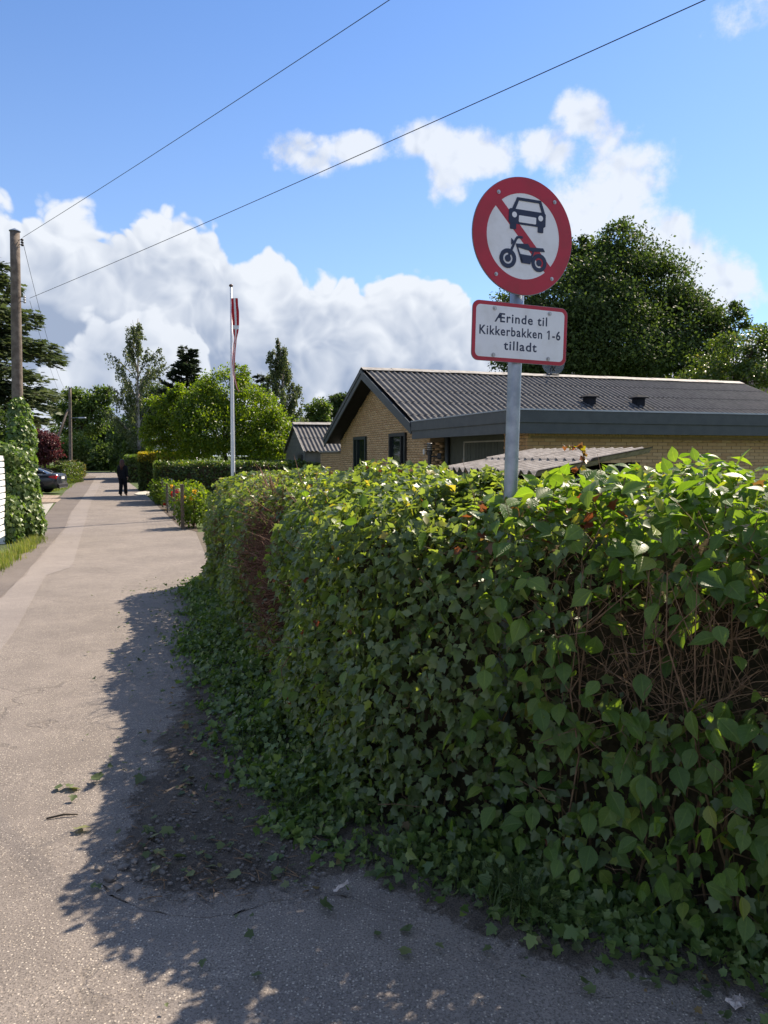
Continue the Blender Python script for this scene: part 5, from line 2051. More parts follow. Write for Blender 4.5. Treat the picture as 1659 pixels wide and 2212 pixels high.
# hedges on the left behind the car
q0 = Vector(ground_xy(128, 1047))
q1 = Vector(ground_xy(149, 1045))
hz_ = P(100, 1006, q0.y).z
hedge('box_hedge', 'low pale green box hedge behind the dark grey car', [(q0.x - 12, q0.y + 1.5), (q0.x - 12, q0.y), tuple(q0), (q0.x + .1, q0.y + 1.5)], hz_, 200, .10, M['leaf_mid'], 24)
hedge('box_hedge', 'short upright box hedge between the car and the far utility pole', [(q0.x + .15, q0.y + .2), (q1.x, q1.y), (q1.x - .5, q1.y + 3.5), (q0.x - .3, q0.y + 3.5)], P(140, 1000, q0.y).z, 220, .10, M['leaf_hedge2'], 25)
q2 = Vector(ground_xy(159, 1041))
q3 = Vector(ground_xy(184, 1029))
hedge('browned_hedge', 'yellow-brown clipped hedge beyond the far utility pole', [(q2.x, q2.y), (q3.x, q3.y), (q3.x - 1.6, q3.y + .3), (q2.x - 1.6, q2.y + .5)], P(170, 995, (q2.y + q3.y) / 2).z, 130, .14, M['leaf_brownhedge'], 26)

# ------------------------------------------------------------------ trees


def tube_limbs(b, base, targets, r0, rng, n_side=7):
    """limbs curve out of the trunk to each target"""
    for tgt, f0, r_ in targets:
        s = Vector(f0)
        tgt = Vector(tgt)
        m_ = s.lerp(tgt, .5) + Vector((rng.normal(0, .12), rng.normal(0, .12), .12)) * (tgt - s).length * .5
        pts_ = []
        for k in range(5):
            t_ = k / 4
            pts_.append(s * (1 - t_) ** 2 + m_ * 2 * t_ * (1 - t_) + tgt * t_ * t_)
        b.tube(pts_, [r_ * (1 - .78 * k / 4) for k in range(5)], n_side, caps=False)


def broadleaf(name, label, base, ells, n, size, mat, seed, clumps=26, sig=.22, tmpl=DIAMOND, bark='bark', r0=.18, group=None, cat='tree', shell=.55, up=.5, flat=.75):
    """ells: list of (centre, (rx, ry, rz)); leaves gather in clumps through each lobe"""
    rng = np.random.default_rng(seed)
    base = Vector(base)
    root = thing(name, base, label, cat, group)
    vol = np.array([e[1][0] * e[1][1] * e[1][2] for e in ells]) ** (2 / 3)
    share = vol / vol.sum()
    P_, C_ = [], []
    limbs = []
    cen = sum((Vector(e[0]) for e in ells), Vector()) / len(ells)
    zmin = min(e[0][2] - e[1][2] for e in ells)
    topc = max(ells, key=lambda e: e[0][2])
    fork = Vector((base.x * .5 + cen.x * .5, base.y * .5 + cen.y * .5, max(base.z + .4, zmin + (cen.z - zmin) * .25)))
    for (c_, r_), s_ in zip(ells, share):
        k_ = max(4, int(clumps * s_ * len(ells) ** .5))
        d = rng.normal(0, 1, (k_, 3))
        d /= np.linalg.norm(d, axis=1, keepdims=True)
        rad = shell + (1 - shell) * rng.random(k_) ** .6
        cc = np.array(c_) + d * rad[:, None] * np.array(r_) * .9
        m_ = int(n * s_)
        w_ = rng.random(k_) + .35
        pick_ = rng.choice(k_, m_, p=w_ / w_.sum())
        sg = sig * (np.mean(r_)) * (rng.uniform(.6, 1.35, k_))[pick_]
        off_ = np.clip(rng.normal(0, 1, (m_, 3)), -1.75, 1.75) * sg[:, None] * np.array((1.15, 1.15, flat))
        P_.append(cc[pick_] + off_)
        C_.append(np.array(c_) + np.zeros((m_, 3)))
        limbs.append((Vector(c_), fork, r0 * .5))
        for j in range(min(k_, 9)):
            limbs.append((Vector(cc[j]), fork.lerp(Vector(c_), .45), r0 * .26))
    pos, cen_ = np.concatenate(P_), np.concatenate(C_)
    pos[:, 2] = np.maximum(pos[:, 2], base.z + .03)
    N = len(pos)
    outw = pos - cen_
    outw /= np.linalg.norm(outw, axis=1, keepdims=True) + 1e-6
    nn = outw * .5 + np.array((0, 0, up)) + rng.normal(0, .55, (N, 3))
    ax = outw * .5 + rng.normal(0, .7, (N, 3)) + np.array((0, 0, -.25))
    V, F, r_ = scatter(*tmpl, pos, frames(ax, nn), size * rng.uniform(.6, 1.35, N), rng.random(N))
    b = MB()
    b.tube([base, base.lerp(fork, .5) + Vector((.03, 0, 0)), fork, fork.lerp(Vector(topc[0]), .6)], [r0 * 1.15, r0, r0 * .85, r0 * .3], 10)
    b.build('trunk', M[bark], root, True)
    b = MB()
    tube_limbs(b, base, limbs, r0, rng)
    b.build('limbs', M[bark], root, True)
    stuff(link('crown', np_mesh('crown', V, F, mat, r_), root))
    return root


def px_ell(x, y, rx, ry, Y, dep=None, dy=0.0):
    c_ = P(x, y, Y + dy)
    k_ = Y / FPX
    return ((c_.x, c_.y, c_.z), (rx * k_, (dep or (rx + ry) / 2 * k_), ry * k_))


def gp(x, Y):
    return (P(x, 1000, Y).x, Y, gz(Y))


# the big dark tree behind the brick house
Yb = 42.0
broadleaf('broadleaf_tree', 'huge dark round-crowned tree rising behind the brick bungalow', gp(1330, Yb),
          [px_ell(x, y, rx, ry, Yb, dy=dy) for x, y, rx, ry, dy in
           [(1330, 590, 105, 92, 0), (1270, 660, 105, 95, -2), (1400, 640, 110, 90, 1), (1190, 730, 95, 85, 0), (1330, 740, 130, 95, -2.5), (1470, 700, 90, 75, 0),
            (1115, 765, 62, 56, 0), (1135, 690, 72, 66, 0), (1570, 700, 46, 44, 1), (1450, 780, 110, 60, -1), (1530, 740, 60, 80, 1), (1230, 800, 120, 50, -1), (1335, 520, 44, 38, 0), (1250, 545, 44, 34, 0)]],
          112000, .185, M['leaf_dark'], 31, clumps=230, sig=.17, r0=.42)
# lighter, looser tree beside it
Yb = 36.0
broadleaf('broadleaf_tree', 'loose light green tree leaning over the end of the bungalow roof', gp(1560, Yb),
          [px_ell(x, y, rx, ry, Yb, dy=dy) for x, y, rx, ry, dy in [(1590, 760, 62, 42, 0), (1640, 735, 50, 36, 0), (1540, 800, 62, 40, 0), (1620, 815, 60, 38, -1), (1500, 835, 70, 30, 0), (1690, 780, 60, 60, 0)]],
          11000, .15, M['leaf_hedge2'], 32, clumps=60, sig=.20, r0=.14)
# yellow-green bushy tree in the garden centre
Yb = 36.0
broadleaf('bushy_tree', 'broad bushy tree with glowing yellow-green leaves behind the white flagpole', gp(500, Yb),
          [px_ell(x, y, rx, ry, Yb, dy=dy) for x, y, rx, ry, dy in
           [(430, 880, 70, 55, 0), (490, 845, 62, 52, 0), (550, 890, 66, 55, -.6), (595, 930, 44, 52, 0), (470, 930, 100, 58, -1), (380, 920, 60, 50, 0), (345, 890, 34, 40, 0),
            (560, 960, 70, 35, -1), (420, 970, 80, 26, 0), (515, 812, 24, 26, 0), (390, 855, 30, 30, 0), (325, 935, 22, 40, 0), (618, 965, 26, 30, 0)]],
          52000, .12, M['leaf_yellow'], 33, clumps=210, sig=.145, r0=.12, tmpl=DIAMOND, up=.35)
# trees in the middle distance
broadleaf('broadleaf_tree', 'pale green tree showing between the weeping birch and the brick gable', gp(690, 60),
          [px_ell(x, y, rx, ry, 60, dy=0) for x, y, rx, ry in [(690, 890, 26, 26), (672, 915, 28, 22), (705, 918, 22, 22)]], 7000, .22, M['leaf_mid'], 34, clumps=40, r0=.15)
broadleaf('broadleaf_tree', 'dark green tree top showing over the brick gable barge board', gp(737, 66),
          [px_ell(x, y, rx, ry, 66, dy=0) for x, y, rx, ry in [(735, 868, 22, 18), (722, 890, 18, 20), (745, 895, 22, 30)]], 6000, .22, M['leaf_dark'], 35, clumps=40, r0=.15)
broadleaf('broadleaf_tree', 'open-crowned green tree behind the far utility pole', gp(165, 72),
          [px_ell(x, y, rx, ry, 72, dy=0) for x, y, rx, ry in [(175, 860, 40, 22), (150, 895, 36, 24), (200, 885, 36, 28), (220, 855, 22, 20), (175, 920, 50, 26), (125, 880, 16, 20)]], 12000, .26, M['leaf_mid'], 36, clumps=70, sig=.2, r0=.22)
broadleaf('broadleaf_tree', 'dense dark tree closing the end of the lane', gp(215, 96),
          [px_ell(x, y, rx, ry, 96, dy=dy) for x, y, rx, ry, dy in [(215, 960, 40, 40, 0), (235, 990, 40, 32, -3), (200, 1000, 26, 24, -2), (265, 965, 36, 40, 0), (240, 930, 30, 26, 0)]], 16000, .42, M['leaf_dark'], 37, clumps=70, sig=.3, r0=.3, shell=.2)
broadleaf('broadleaf_tree', 'dark green tree under the birch where the lane ends', gp(292, 86),
          [px_ell(x, y, rx, ry, 86, dy=dy) for x, y, rx, ry, dy in [(290, 950, 40, 46, 0), (320, 900, 36, 40, 3), (350, 860, 30, 34, 4), (265, 1000, 22, 22, -2)]], 12000, .36, M['leaf_dark'], 38, clumps=60, sig=.3, r0=.3, shell=.3)
broadleaf('leafy_bush', 'bright green bush overhanging the lane beyond the walking person', gp(283, 62),
          [px_ell(x, y, rx, ry, 62) for x, y, rx, ry in [(285, 970, 18, 14), (298, 985, 18, 14), (272, 992, 14, 12), (262, 1008, 10, 14)]], 5000, .17, M['leaf_mid'], 39, clumps=40, r0=.06, cat='bush')
broadleaf('leafy_bush', 'rounded green shrub behind the far utility pole and low hedges', gp(165, 58),
          [px_ell(x, y, rx, ry, 58) for x, y, rx, ry in [(160, 965, 26, 28), (178, 978, 14, 22), (140, 975, 18, 22)]], 8000, .17, M['leaf_mid'], 40, clumps=50, r0=.08, cat='bush')
broadleaf('purple_tree', 'small purple-leaved tree behind the dark grey car', gp(100, 48),
          [px_ell(x, y, rx, ry, 48) for x, y, rx, ry in [(95, 950, 26, 24), (80, 965, 22, 28), (112, 968, 22, 22), (90, 985, 32, 18), (75, 935, 12, 10)]], 9000, .14, M['leaf_purple'], 41, clumps=60, sig=.22, r0=.08)
broadleaf('leafy_bush', 'dark evergreen shrub behind the ivy-wrapped fence end', gp(10, 24),
          [px_ell(x, y, rx, ry, 24) for x, y, rx, ry in [(5, 930, 40, 60), (-50, 950, 50, 60), (-20, 1000, 60, 60)]], 9000, .11, M['leaf_dark'], 42, clumps=50, r0=.08, cat='bush')
broadleaf('broadleaf_tree', 'hazy green treetops above the purple-leaved tree', gp(95, 80),
          [px_ell(x, y, rx, ry, 80) for x, y, rx, ry in [(80, 955, 40, 24), (120, 950, 30, 26), (40, 945, 40, 30)]], 7000, .3, M['leaf_mid'], 43, clumps=40, r0=.2)


def birch(name, label, base, top, crown, n, seed, mat):
    """ascending limbs hung with strings of small leaves; crown = [(height fraction, half width m)]"""
    rng = np.random.default_rng(seed)
    base, top = Vector(base), Vector(top)
    root = thing(name, base, label, 'tree')
    b = MB()
    Hh = (top - base)
    tr = [base + Hh * (k / 8) + Vector((rng.normal(0, .05), rng.normal(0, .05), 0)) for k in range(9)]
    b.tube(tr, [.16 * (1 - .9 * k / 8) + .01 for k in range(9)], 8)
    b.build('trunk', M['birch_bark'], root, True)
    b = MB()
    pos = []
    fr_ = [c_[0] for c_ in crown]
    wd = [c_[1] for c_ in crown]
    nb = 46
    for i in range(nb):
        h = fr_[0] + (1 - fr_[0]) * ((i + rng.random()) / nb)
        w_ = np.interp(h, fr_, wd) * rng.uniform(.55, 1.08)
        az_ = rng.random() * 2 * math.pi
        s = base + Hh * max(0.12, h - .16 - .05 * rng.random())
        e = base + Hh * h + Vector((math.cos(az_) * w_, math.sin(az_) * w_, 0))
        m_ = s.lerp(e, .6) + Vector((0, 0, .2 * w_))
        q = [s * (1 - t_) ** 2 + m_ * 2 * t_ * (1 - t_) + e * t_ * t_ for t_ in (0, .25, .5, .75, 1)]
        b.tube(q, [.045, .036, .026, .018, .008], 5, caps=False)
        ns = max(4, int(9 * w_))
        for j in range(ns):
            t_ = .3 + .7 * rng.random()
            p0_ = s * (1 - t_) ** 2 + m_ * 2 * t_ * (1 - t_) + e * t_ * t_
            ln = rng.uniform(.4, 1.3) * (.5 + .5 * min(1, w_))
            dr_ = rng.normal(0, .16, 2)
            k_ = int(n / nb / ns)
            tt = rng.random(k_)
            pos.append(np.column_stack([p0_.x + dr_[0] * tt + rng.normal(0, .07, k_), p0_.y + dr_[1] * tt + rng.normal(0, .07, k_), p0_.z + .12 - ln * tt + rng.normal(0, .05, k_)]))
    b.build('limbs', M['birch_bark'], root, True)
    pos = np.concatenate(pos)
    N = len(pos)
    ax = rng.normal(0, .5, (N, 3)) + np.array((0, 0, -.8))
    V, F, r_ = scatter(*DIAMOND, pos, frames(ax, rng.normal(0, 1, (N, 3))), .17 * rng.uniform(.7, 1.3, N), rng.random(N))
    stuff(link('crown', np_mesh('crown', V, F, mat, r_), root))
    return root


def bt(x, y, Y):
    return P(x, y, Y)


birch('birch_tree', 'tall slender birch with drooping twigs above the yellow-green tree', gp(300, 62), bt(296, 688, 62), [(.30, 2.3), (.45, 2.9), (.62, 2.8), (.78, 2.3), (.9, 1.3), (1.0, .4)], 11000, 51, M['leaf_birch'])
birch('birch_tree', 'narrow weeping birch standing left of the brick gable', gp(622, 55), bt(603, 730, 55), [(.25, 1.6), (.45, 1.9), (.62, 1.7), (.8, 1.2), (.92, .75), (1.0, .35)], 13000, 52, M['leaf_birch'])


def conifer(name, label, base, top, halfw, n, seed, mat, tiers, droop, start=.18, size=.3, up=.0, per=7, jag=.25, low=1.0):
    rng = np.random.default_rng(seed)
    base, top = Vector(base), Vector(top)
    root = thing(name, base, label, 'tree')
    Hh = top.z - base.z
    b = MB()
    b.tube([base, base.lerp(top, .5), top], [.022 * Hh, .014 * Hh, .01], 9)
    b.build('trunk', M['bark'], root, True)
    b = MB()
    pos, axs, nrm = [], [], []
    tot = sum((1 - i / tiers) ** .8 + .12 for i in range(tiers)) * per
    for i in range(tiers):
        f_ = start + (1 - start) * i / tiers
        z = base.z + Hh * f_
        wmax = halfw * ((1 - f_) / (1 - start)) ** .8 + .12
        for k in range(per):
            az_ = 2 * math.pi * (k + rng.random() * .8) / per + i * 1.1
            w_ = wmax * rng.uniform(1 - jag * 1.6, 1 + jag) * (min(1.0, low + (1 - low) * i / 4))
            d = Vector((math.cos(az_), math.sin(az_), 0))
            zz = z + rng.normal(0, Hh / tiers * .25)
            c0_ = Vector((base.x + (top.x - base.x) * f_, base.y + (top.y - base.y) * f_, zz))
            q = [c0_ + d * (w_ * t_) + Vector((0, 0, up * w_ * t_ * t_ - droop * w_ * t_ * t_ + up * .3 * w_ * t_)) for t_ in (0, .25, .5, .75, 1)]
            b.tube(q, [.016 * w_ + .012, .013 * w_ + .01, .01 * w_ + .008, .006 * w_ + .006, .004], 5, caps=False)
            m_ = int(n * (w_ / halfw + .1) / tot * 1.6)
            t_ = .18 + .82 * rng.random(m_) ** .7
            side = rng.normal(0, 1, m_) * (.06 + .26 * (1 - np.abs(t_ - .62))) * w_ * .55
            px_ = np.column_stack([c0_.x + d.x * w_ * t_ - d.y * side, c0_.y + d.y * w_ * t_ + d.x * side,
                                   c0_.z + up * w_ * t_ * t_ - droop * w_ * t_ * t_ + up * .3 * w_ * t_ + rng.normal(0, .05, m_) * (1 + w_ * .2) - np.abs(side) * droop * .6])
            pos.append(px_)
            axs.append(np.column_stack([d.x - d.y * np.sign(side) * .7 + rng.normal(0, .3, m_), d.y + d.x * np.sign(side) * .7 + rng.normal(0, .3, m_), rng.normal(up * .6 - droop, .18, m_)]))
            nrm.append(np.column_stack([rng.normal(0, .35, m_), rng.normal(0, .35, m_), np.ones(m_)]))
    b.build('branches', M['bark'], root, True)
    pos, axs, nrm = np.concatenate(pos), np.concatenate(axs), np.concatenate(nrm)
    N = len(pos)
    V, F, r_ = scatter(*NEEDLES, pos, frames(axs, nrm), size * rng.uniform(.6, 1.3, N), rng.random(N))
    stuff(link('crown', np_mesh('crown', V, F, mat, r_), root))
    return root


conifer('cedar_tree', 'big cedar with flat drooping layered branches behind the utility pole', gp(-95, 31), P(-95, 480, 31), 5.2, 21000, 61, M['leaf_cedar'], 13, .12, .34, .34, per=10, jag=.16, low=.62)
conifer('pine_tree', 'dark pointed pine with upswept branches beside the slender birch', gp(402, 66), P(402, 747, 66), 2.5, 7000, 62, M['leaf_pine'], 11, .0, .35, .42, up=.28, per=8, jag=.3)
conifer('spruce_tree', 'small black-green spruce tip between the yellow-green tree and the weeping birch', gp(564, 60), P(564, 803, 60), 2.0, 5000, 63, M['leaf_pine'], 12, .12, .2, .36, per=8)

# ------------------------------------------------------------------ ivy on the fence end and the pole foot
rng = np.random.default_rng(71)
ivy = thing('ivy_vine', (FE.x, FE.y + .5, gz(15)), 'thick ivy climbing the fence end and the foot of the utility pole', 'ivy')
b = MB()
for k in range(9):
    x0_, y0_ = UB.x + rng.uniform(-.15, .35), UB.y - rng.uniform(0, .6)
    b.tube([(x0_, y0_, gz(16)), (UB.x + rng.uniform(-.18, .18), UB.y - .14, .8), (UB.x + rng.uniform(-.15, .12), UB.y - .13, 1.8), (UB.x + rng.uniform(-.12, .1), UB.y - .12, 2.5)], [.022, .018, .014, .008], 5)
b.build('stems', M['twig'], ivy, True)
segs = []
blobs = [px_ell(x, y, rx, ry, Y, dep=dp_) for x, y, rx, ry, Y, dp_ in
         [(42, 900, 20, 40, 16.4, .28), (47, 950, 26, 46, 16.2, .36), (40, 1000, 32, 50, 15.9, .4), (44, 1060, 36, 56, 15.6, .42), (46, 1110, 40, 50, 15.5, .45), (70, 1135, 22, 28, 15.6, .3), (20, 985, 30, 18, 15.2, .25), (2, 968, 22, 14, 14.9, .22), (28, 1120, 20, 50, 15.0, .3)]]
for c_, r_ in blobs:
    area = (r_[0] + r_[1]) * r_[2] * 6
    m_ = int(area * 560)
    d = rng.normal(0, 1, (m_, 3))
    d /= np.linalg.norm(d, axis=1, keepdims=True)
    pos = np.array(c_) + d * np.array(r_) * (.78 + .3 * rng.random((m_, 1)))
    pos[:, 2] = np.maximum(pos[:, 2], gz(15.5) + .02)
    nn = d * .9 + np.array((0, 0, .45)) + rng.normal(0, .4, (m_, 3))
    ax = rng.normal(0, .45, (m_, 3)) + np.array((0, 0, -.8)) + d * .3
    segs.append(scatter(*LOBED, pos, frames(ax, nn), .095 * rng.uniform(.6, 1.25, m_), rng.random(m_)))
V, F, r_ = merge(segs)
stuff(link('foliage', np_mesh('foliage', V, F, M['leaf_ivy'], r_), ivy))


def tuft_grass(name, label, pts, n, hmin, hmax, seed, lean=.35, mat=None, wid=.006):
    rng = np.random.default_rng(seed)
    pos = []
    for (cx_, cy_, rx, ry), m_ in pts:
        t_ = rng.normal(0, .5, (m_, 2))
        pos.append(np.column_stack([cx_ + t_[:, 0] * rx, cy_ + t_[:, 1] * ry]))
    xy = np.concatenate(pos)
    N = len(xy)
    z_ = np.array([gz(y) for y in xy[:, 1]])
    h_ = rng.uniform(hmin, hmax, N)
    a = rng.random(N) * 2 * math.pi
    dx, dy = np.cos(a), np.sin(a)
    ln = rng.uniform(.1, 1, N) * lean * h_
    w_ = wid * rng.uniform(.7, 1.4, N)
    V = np.zeros((N, 5, 3))
    base = np.column_stack([xy, z_])
    sd = np.column_stack([-dy, dx, np.zeros(N)]) * w_[:, None]
    V[:, 0] = base - sd
    V[:, 1] = base + sd
    mid = base + np.column_stack([dx * ln * .35, dy * ln * .35, h_ * .6])
    V[:, 2] = mid + sd * .7
    V[:, 3] = mid - sd * .7
    V[:, 4] = base + np.column_stack([dx * ln * 1.3, dy * ln * 1.3, h_])
    T = np.array([(0, 1, 2), (0, 2, 3), (3, 2, 4)])
    F = (T[None] + (np.arange(N) * 5)[:, None, None]).reshape(-1, 3)
    o = link(name, np_mesh(name, V.reshape(-1, 3), F, mat or M['grass'], np.repeat(rng.random(N), 5)))
    stuff(o)
    o['label'] = label
    o['category'] = 'grass'
    return o


gt = []
for k in range(26):
    y = 9.5 + k * .24
    gt.append(((left_edge(y) - .05 + random.uniform(-.1, .08), y, .16, .2), 120))
tuft_grass('verge_grass', 'yellowish grass tufts along the foot of the white fence', gt, 0, .05, .17, 81, mat=M['grass'], wid=.005)
gt = []
for (xa, ya), (xb, yb) in (((150, 1052), (112, 1063)), ((187, 1024), (150, 1046))):
    pa, pb2 = G(xa, ya), G(xb, yb)
    for k in range(24):
        q = pa.lerp(pb2, k / 23)
        gt.append(((q.x - .5, q.y, .6, .4), 90))
tuft_grass('verge_grass', 'sunlit grass strip beside the car and far hedge', gt, 0, .06, .2, 82, wid=.012)

# ------------------------------------------------------------------ flower bed with posts, netting and roses
posts = []
for i, (x, yb, yt) in enumerate([(395, 1143, 1046), (377, 1124, 1050), (362, 1108, 1045), (352, 1096, 1040)]):
    p = G(x, yb)
    t_ = P(x, yt, p.y)
    b = MB()
    b.bbox((p.x, p.y, (p.z + t_.z) / 2 - .05), (.06 if i else .085, .06 if i else .085, t_.z - p.z + .1), FMt, .01)
    names_ = ['thick grey wooden post at the drive end of the flower bed netting', 'second grey netting post from the drive, in front of the red roses',
              'third grey netting post from the drive, among the flowers', 'last grey netting post at the hedge end of the flower bed']
    o = b.build('netting_post', M['post'])
    tag(o, names_[i], 'post', 'flower bed posts')
    posts.append((p, t_))
for i, (x, yb, yt) in enumerate([(371, 1100, 1034), (350, 1090, 1033)]):
    p = G(x, yb)
    t_ = P(x, yt, p.y)
    b = MB()
    b.tube([p, t_], .014, 6)
    o = b.build('garden_cane', M['zinc'])
    tag(o, ['thin pale cane rising above the netting beside the red roses', 'thin pale cane rising above the netting by the clipped hedge'][i], 'cane', 'flower bed canes')
net = MB()
for i in range(len(posts) - 1):
    (pa, ta), (pb2, tb) = posts[i], posts[i + 1]
    for k in range(9):
        f_ = .1 + k * .115
        qa, qb = pa.lerp(ta, f_), pb2.lerp(tb, f_)
        mid = qa.lerp(qb, .5) - Vector((0, 0, .06))
        net.tube([qa, mid, qb], .0018, 3, caps=False)
    for k in range(14):
        t_ = (k + .5) / 14
        lo_, hi_ = pa.lerp(pb2, t_), ta.lerp(tb, t_) - Vector((0, 0, .12 * math.sin(math.pi * t_)))
        net.tube([lo_.lerp(hi_, .1), hi_], .0016, 3, caps=False)
o = net.build('garden_netting', M['net'])
tag(o, 'sagging grey garden netting strung between the flower bed posts', 'netting')


def rose_bush(label, c_, r_, h_, n, seed, flowers):
    rng = np.random.default_rng(seed)
    root = thing('rose_bush', c_, label, 'rose bush', 'flower bed plants')
    b = MB()
    for k in range(9):
        a = rng.random() * 6.28
        e = Vector((c_[0] + math.cos(a) * r_ * .7, c_[1] + math.sin(a) * r_ * .7, c_[2] + h_ * rng.uniform(.6, 1)))
        b.tube([c_, Vector(c_).lerp(e, .5) + Vector((0, 0, .1)), e], [.012, .009, .004], 5)
    b.build('stems', M['twig'], root, True)
    d = rng.normal(0, 1, (n, 3))
    d /= np.linalg.norm(d, axis=1, keepdims=True)
    pos = np.array((c_[0], c_[1], c_[2] + h_ * .52)) + d * np.array((r_, r_, h_ * .52)) * rng.random((n, 1)) ** .45
    pos[:, 2] = np.maximum(pos[:, 2], c_[2] + .03)
    V, F, rr = scatter(*OVATE, pos, frames(rng.normal(0, .7, (n, 3)) + d * .4, d * .4 + np.array((0, 0, .7)) + rng.normal(0, .4, (n, 3))), .085 * rng.uniform(.6, 1.3, n), rng.random(n))
    stuff(link('leaves', np_mesh('leaves', V, F, M['leaf_yellow'], rr), root))
    for (x, y, col, sz) in flowers:
        q = P(x, y, c_[1] - r_ * .7)
        m_ = 26
        dd = rng.normal(0, 1, (m_, 3))
        dd /= np.linalg.norm(dd, axis=1, keepdims=True)
        V, F, rr = scatter(*OVATE, np.array(q) + dd * sz * .25, frames(dd + rng.normal(0, .3, (m_, 3)), rng.normal(0, 1, (m_, 3))), sz * rng.uniform(.7, 1.1, m_), rng.random(m_))
        link('flower', np_mesh('flower', V, F, M[col], rr), root)
    return root


f0, f1, f2, f3 = G(412, 1142), G(385, 1118), G(368, 1102), G(352, 1092)
rose_bush('leafy bush with yellow buds beside the thick grey post', (f0.x + .0, f0.y + .3, f0.z), .52, 1.0, 1500, 91, [(413, 1078, 'petal_yellow', .07), (396, 1076, 'petal_yellow', .07), (420, 1062, 'petal_yellow', .06)])
rose_bush('rose bush with a cluster of bright red flowers at the netting', (f1.x + .25, f1.y + .3, f1.z), .58, 1.05, 1500, 92, [(383, 1068, 'petal_red', .16), (388, 1072, 'petal_red', .14), (378, 1066, 'petal_red', .12), (391, 1078, 'petal_yellow', .09)])
rose_bush('low bush with single yellow flower behind the netting', (f2.x + .1, f2.y + .2, f2.z), .55, .95, 1300, 93, [(372, 1052, 'petal_yellow', .09), (357, 1088, 'petal_red', .07), (362, 1106, 'petal_yellow', .10)])
rose_bush('green bush against the hedge end of the flower bed', (f3.x - .1, f3.y + .4, f3.z), .60, 1.0, 1400, 94, [(350, 1058, 'petal_yellow', .06)])
struct(poly_sheet('flower_bed', [(p.x, p.y) for p in (G(428, 1150), G(387, 1137), G(327, 1080), G(345, 1078), G(420, 1120))], M['bed'], 0.006))
# pale flat stone slab on the lane edge
sb_ = [G(x, y) for x, y in ((290, 1069), (300, 1064.5), (318, 1062.5), (324, 1064.5), (322, 1069.5), (305, 1071.5))]
b = MB()
b.prism([(p.x, p.y) for p in sb_], lambda x, y, d: (x, y, gz(y) + d), -.01, .05)
tag(b.build('stone_slab', M['slab']), 'pale flat stone slab at the lane edge in front of the golden bush', 'slab')
# ------------------------------------------------------------------ the near hedge
rng = np.random.default_rng(101)
path_c = [(4.2, 0.55), (2.6, 1.50), (1.22, 2.36), (0.62, 2.72), (0.22, 2.96), (-0.10, 3.22), (-0.30, 3.62), (-0.60, 4.44), (-1.12, 5.95), (-1.75, 7.85), (-2.20, 9.20), (-2.36, 9.72), (-2.30, 10.0), (-2.08, 10.18), (-1.3, 10.45)]


def catmull(pts, step):
    out = []
    p = [Vector(q) for q in pts]
    p = [p[0] * 2 - p[1]] + p + [p[-1] * 2 - p[-2]]
    for i in range(1, len(p) - 2):
        n_ = max(2, int((p[i + 1] - p[i]).length / step))
        for k in range(n_):
            t_ = k / n_
            out.append(.5 * ((2 * p[i]) + (p[i + 1] - p[i - 1]) * t_ + (2 * p[i - 1] - 5 * p[i] + 4 * p[i + 1] - p[i + 2]) * t_ ** 2 + (3 * p[i] - p[i - 1] - 3 * p[i + 1] + p[i + 2]) * t_ ** 3))
    out.append(p[-2])
    return out


PA = np.array([tuple(q) for q in catmull(path_c, .03)])
dP = np.gradient(PA, axis=0)
SL_ = np.concatenate([[0], np.cumsum(np.linalg.norm(np.diff(PA, axis=0), axis=1))])
TN = dP / np.linalg.norm(dP, axis=1, keepdims=True)
NO = np.column_stack([-TN[:, 1], TN[:, 0]])           # outward: left of travel would be ...
if NO[len(NO) // 3] @ np.array((0.3, -1.0)) < 0 and NO[len(NO) // 3][1] > 0:
    NO = -NO
# outward must face the street (towards -Y for the front arm)
k_ = int(np.argmin(np.abs(PA[:, 0] - 0.9)))
if NO[k_][1] > 0:
    NO = -NO
PROF = np.array([(0.0, 0.0), (0.03, .30), (0.05, .62), (0.06, .92), (0.09, 1.14), (0.14, 1.27), (0.25, 1.37), (0.44, 1.455), (0.66, 1.50), (0.90, 1.50), (1.05, 1.44), (1.15, 1.30), (1.18, 1.0)])
PQ = np.concatenate([[0], np.cumsum(np.linalg.norm(np.diff(PROF, axis=0), axis=1))])


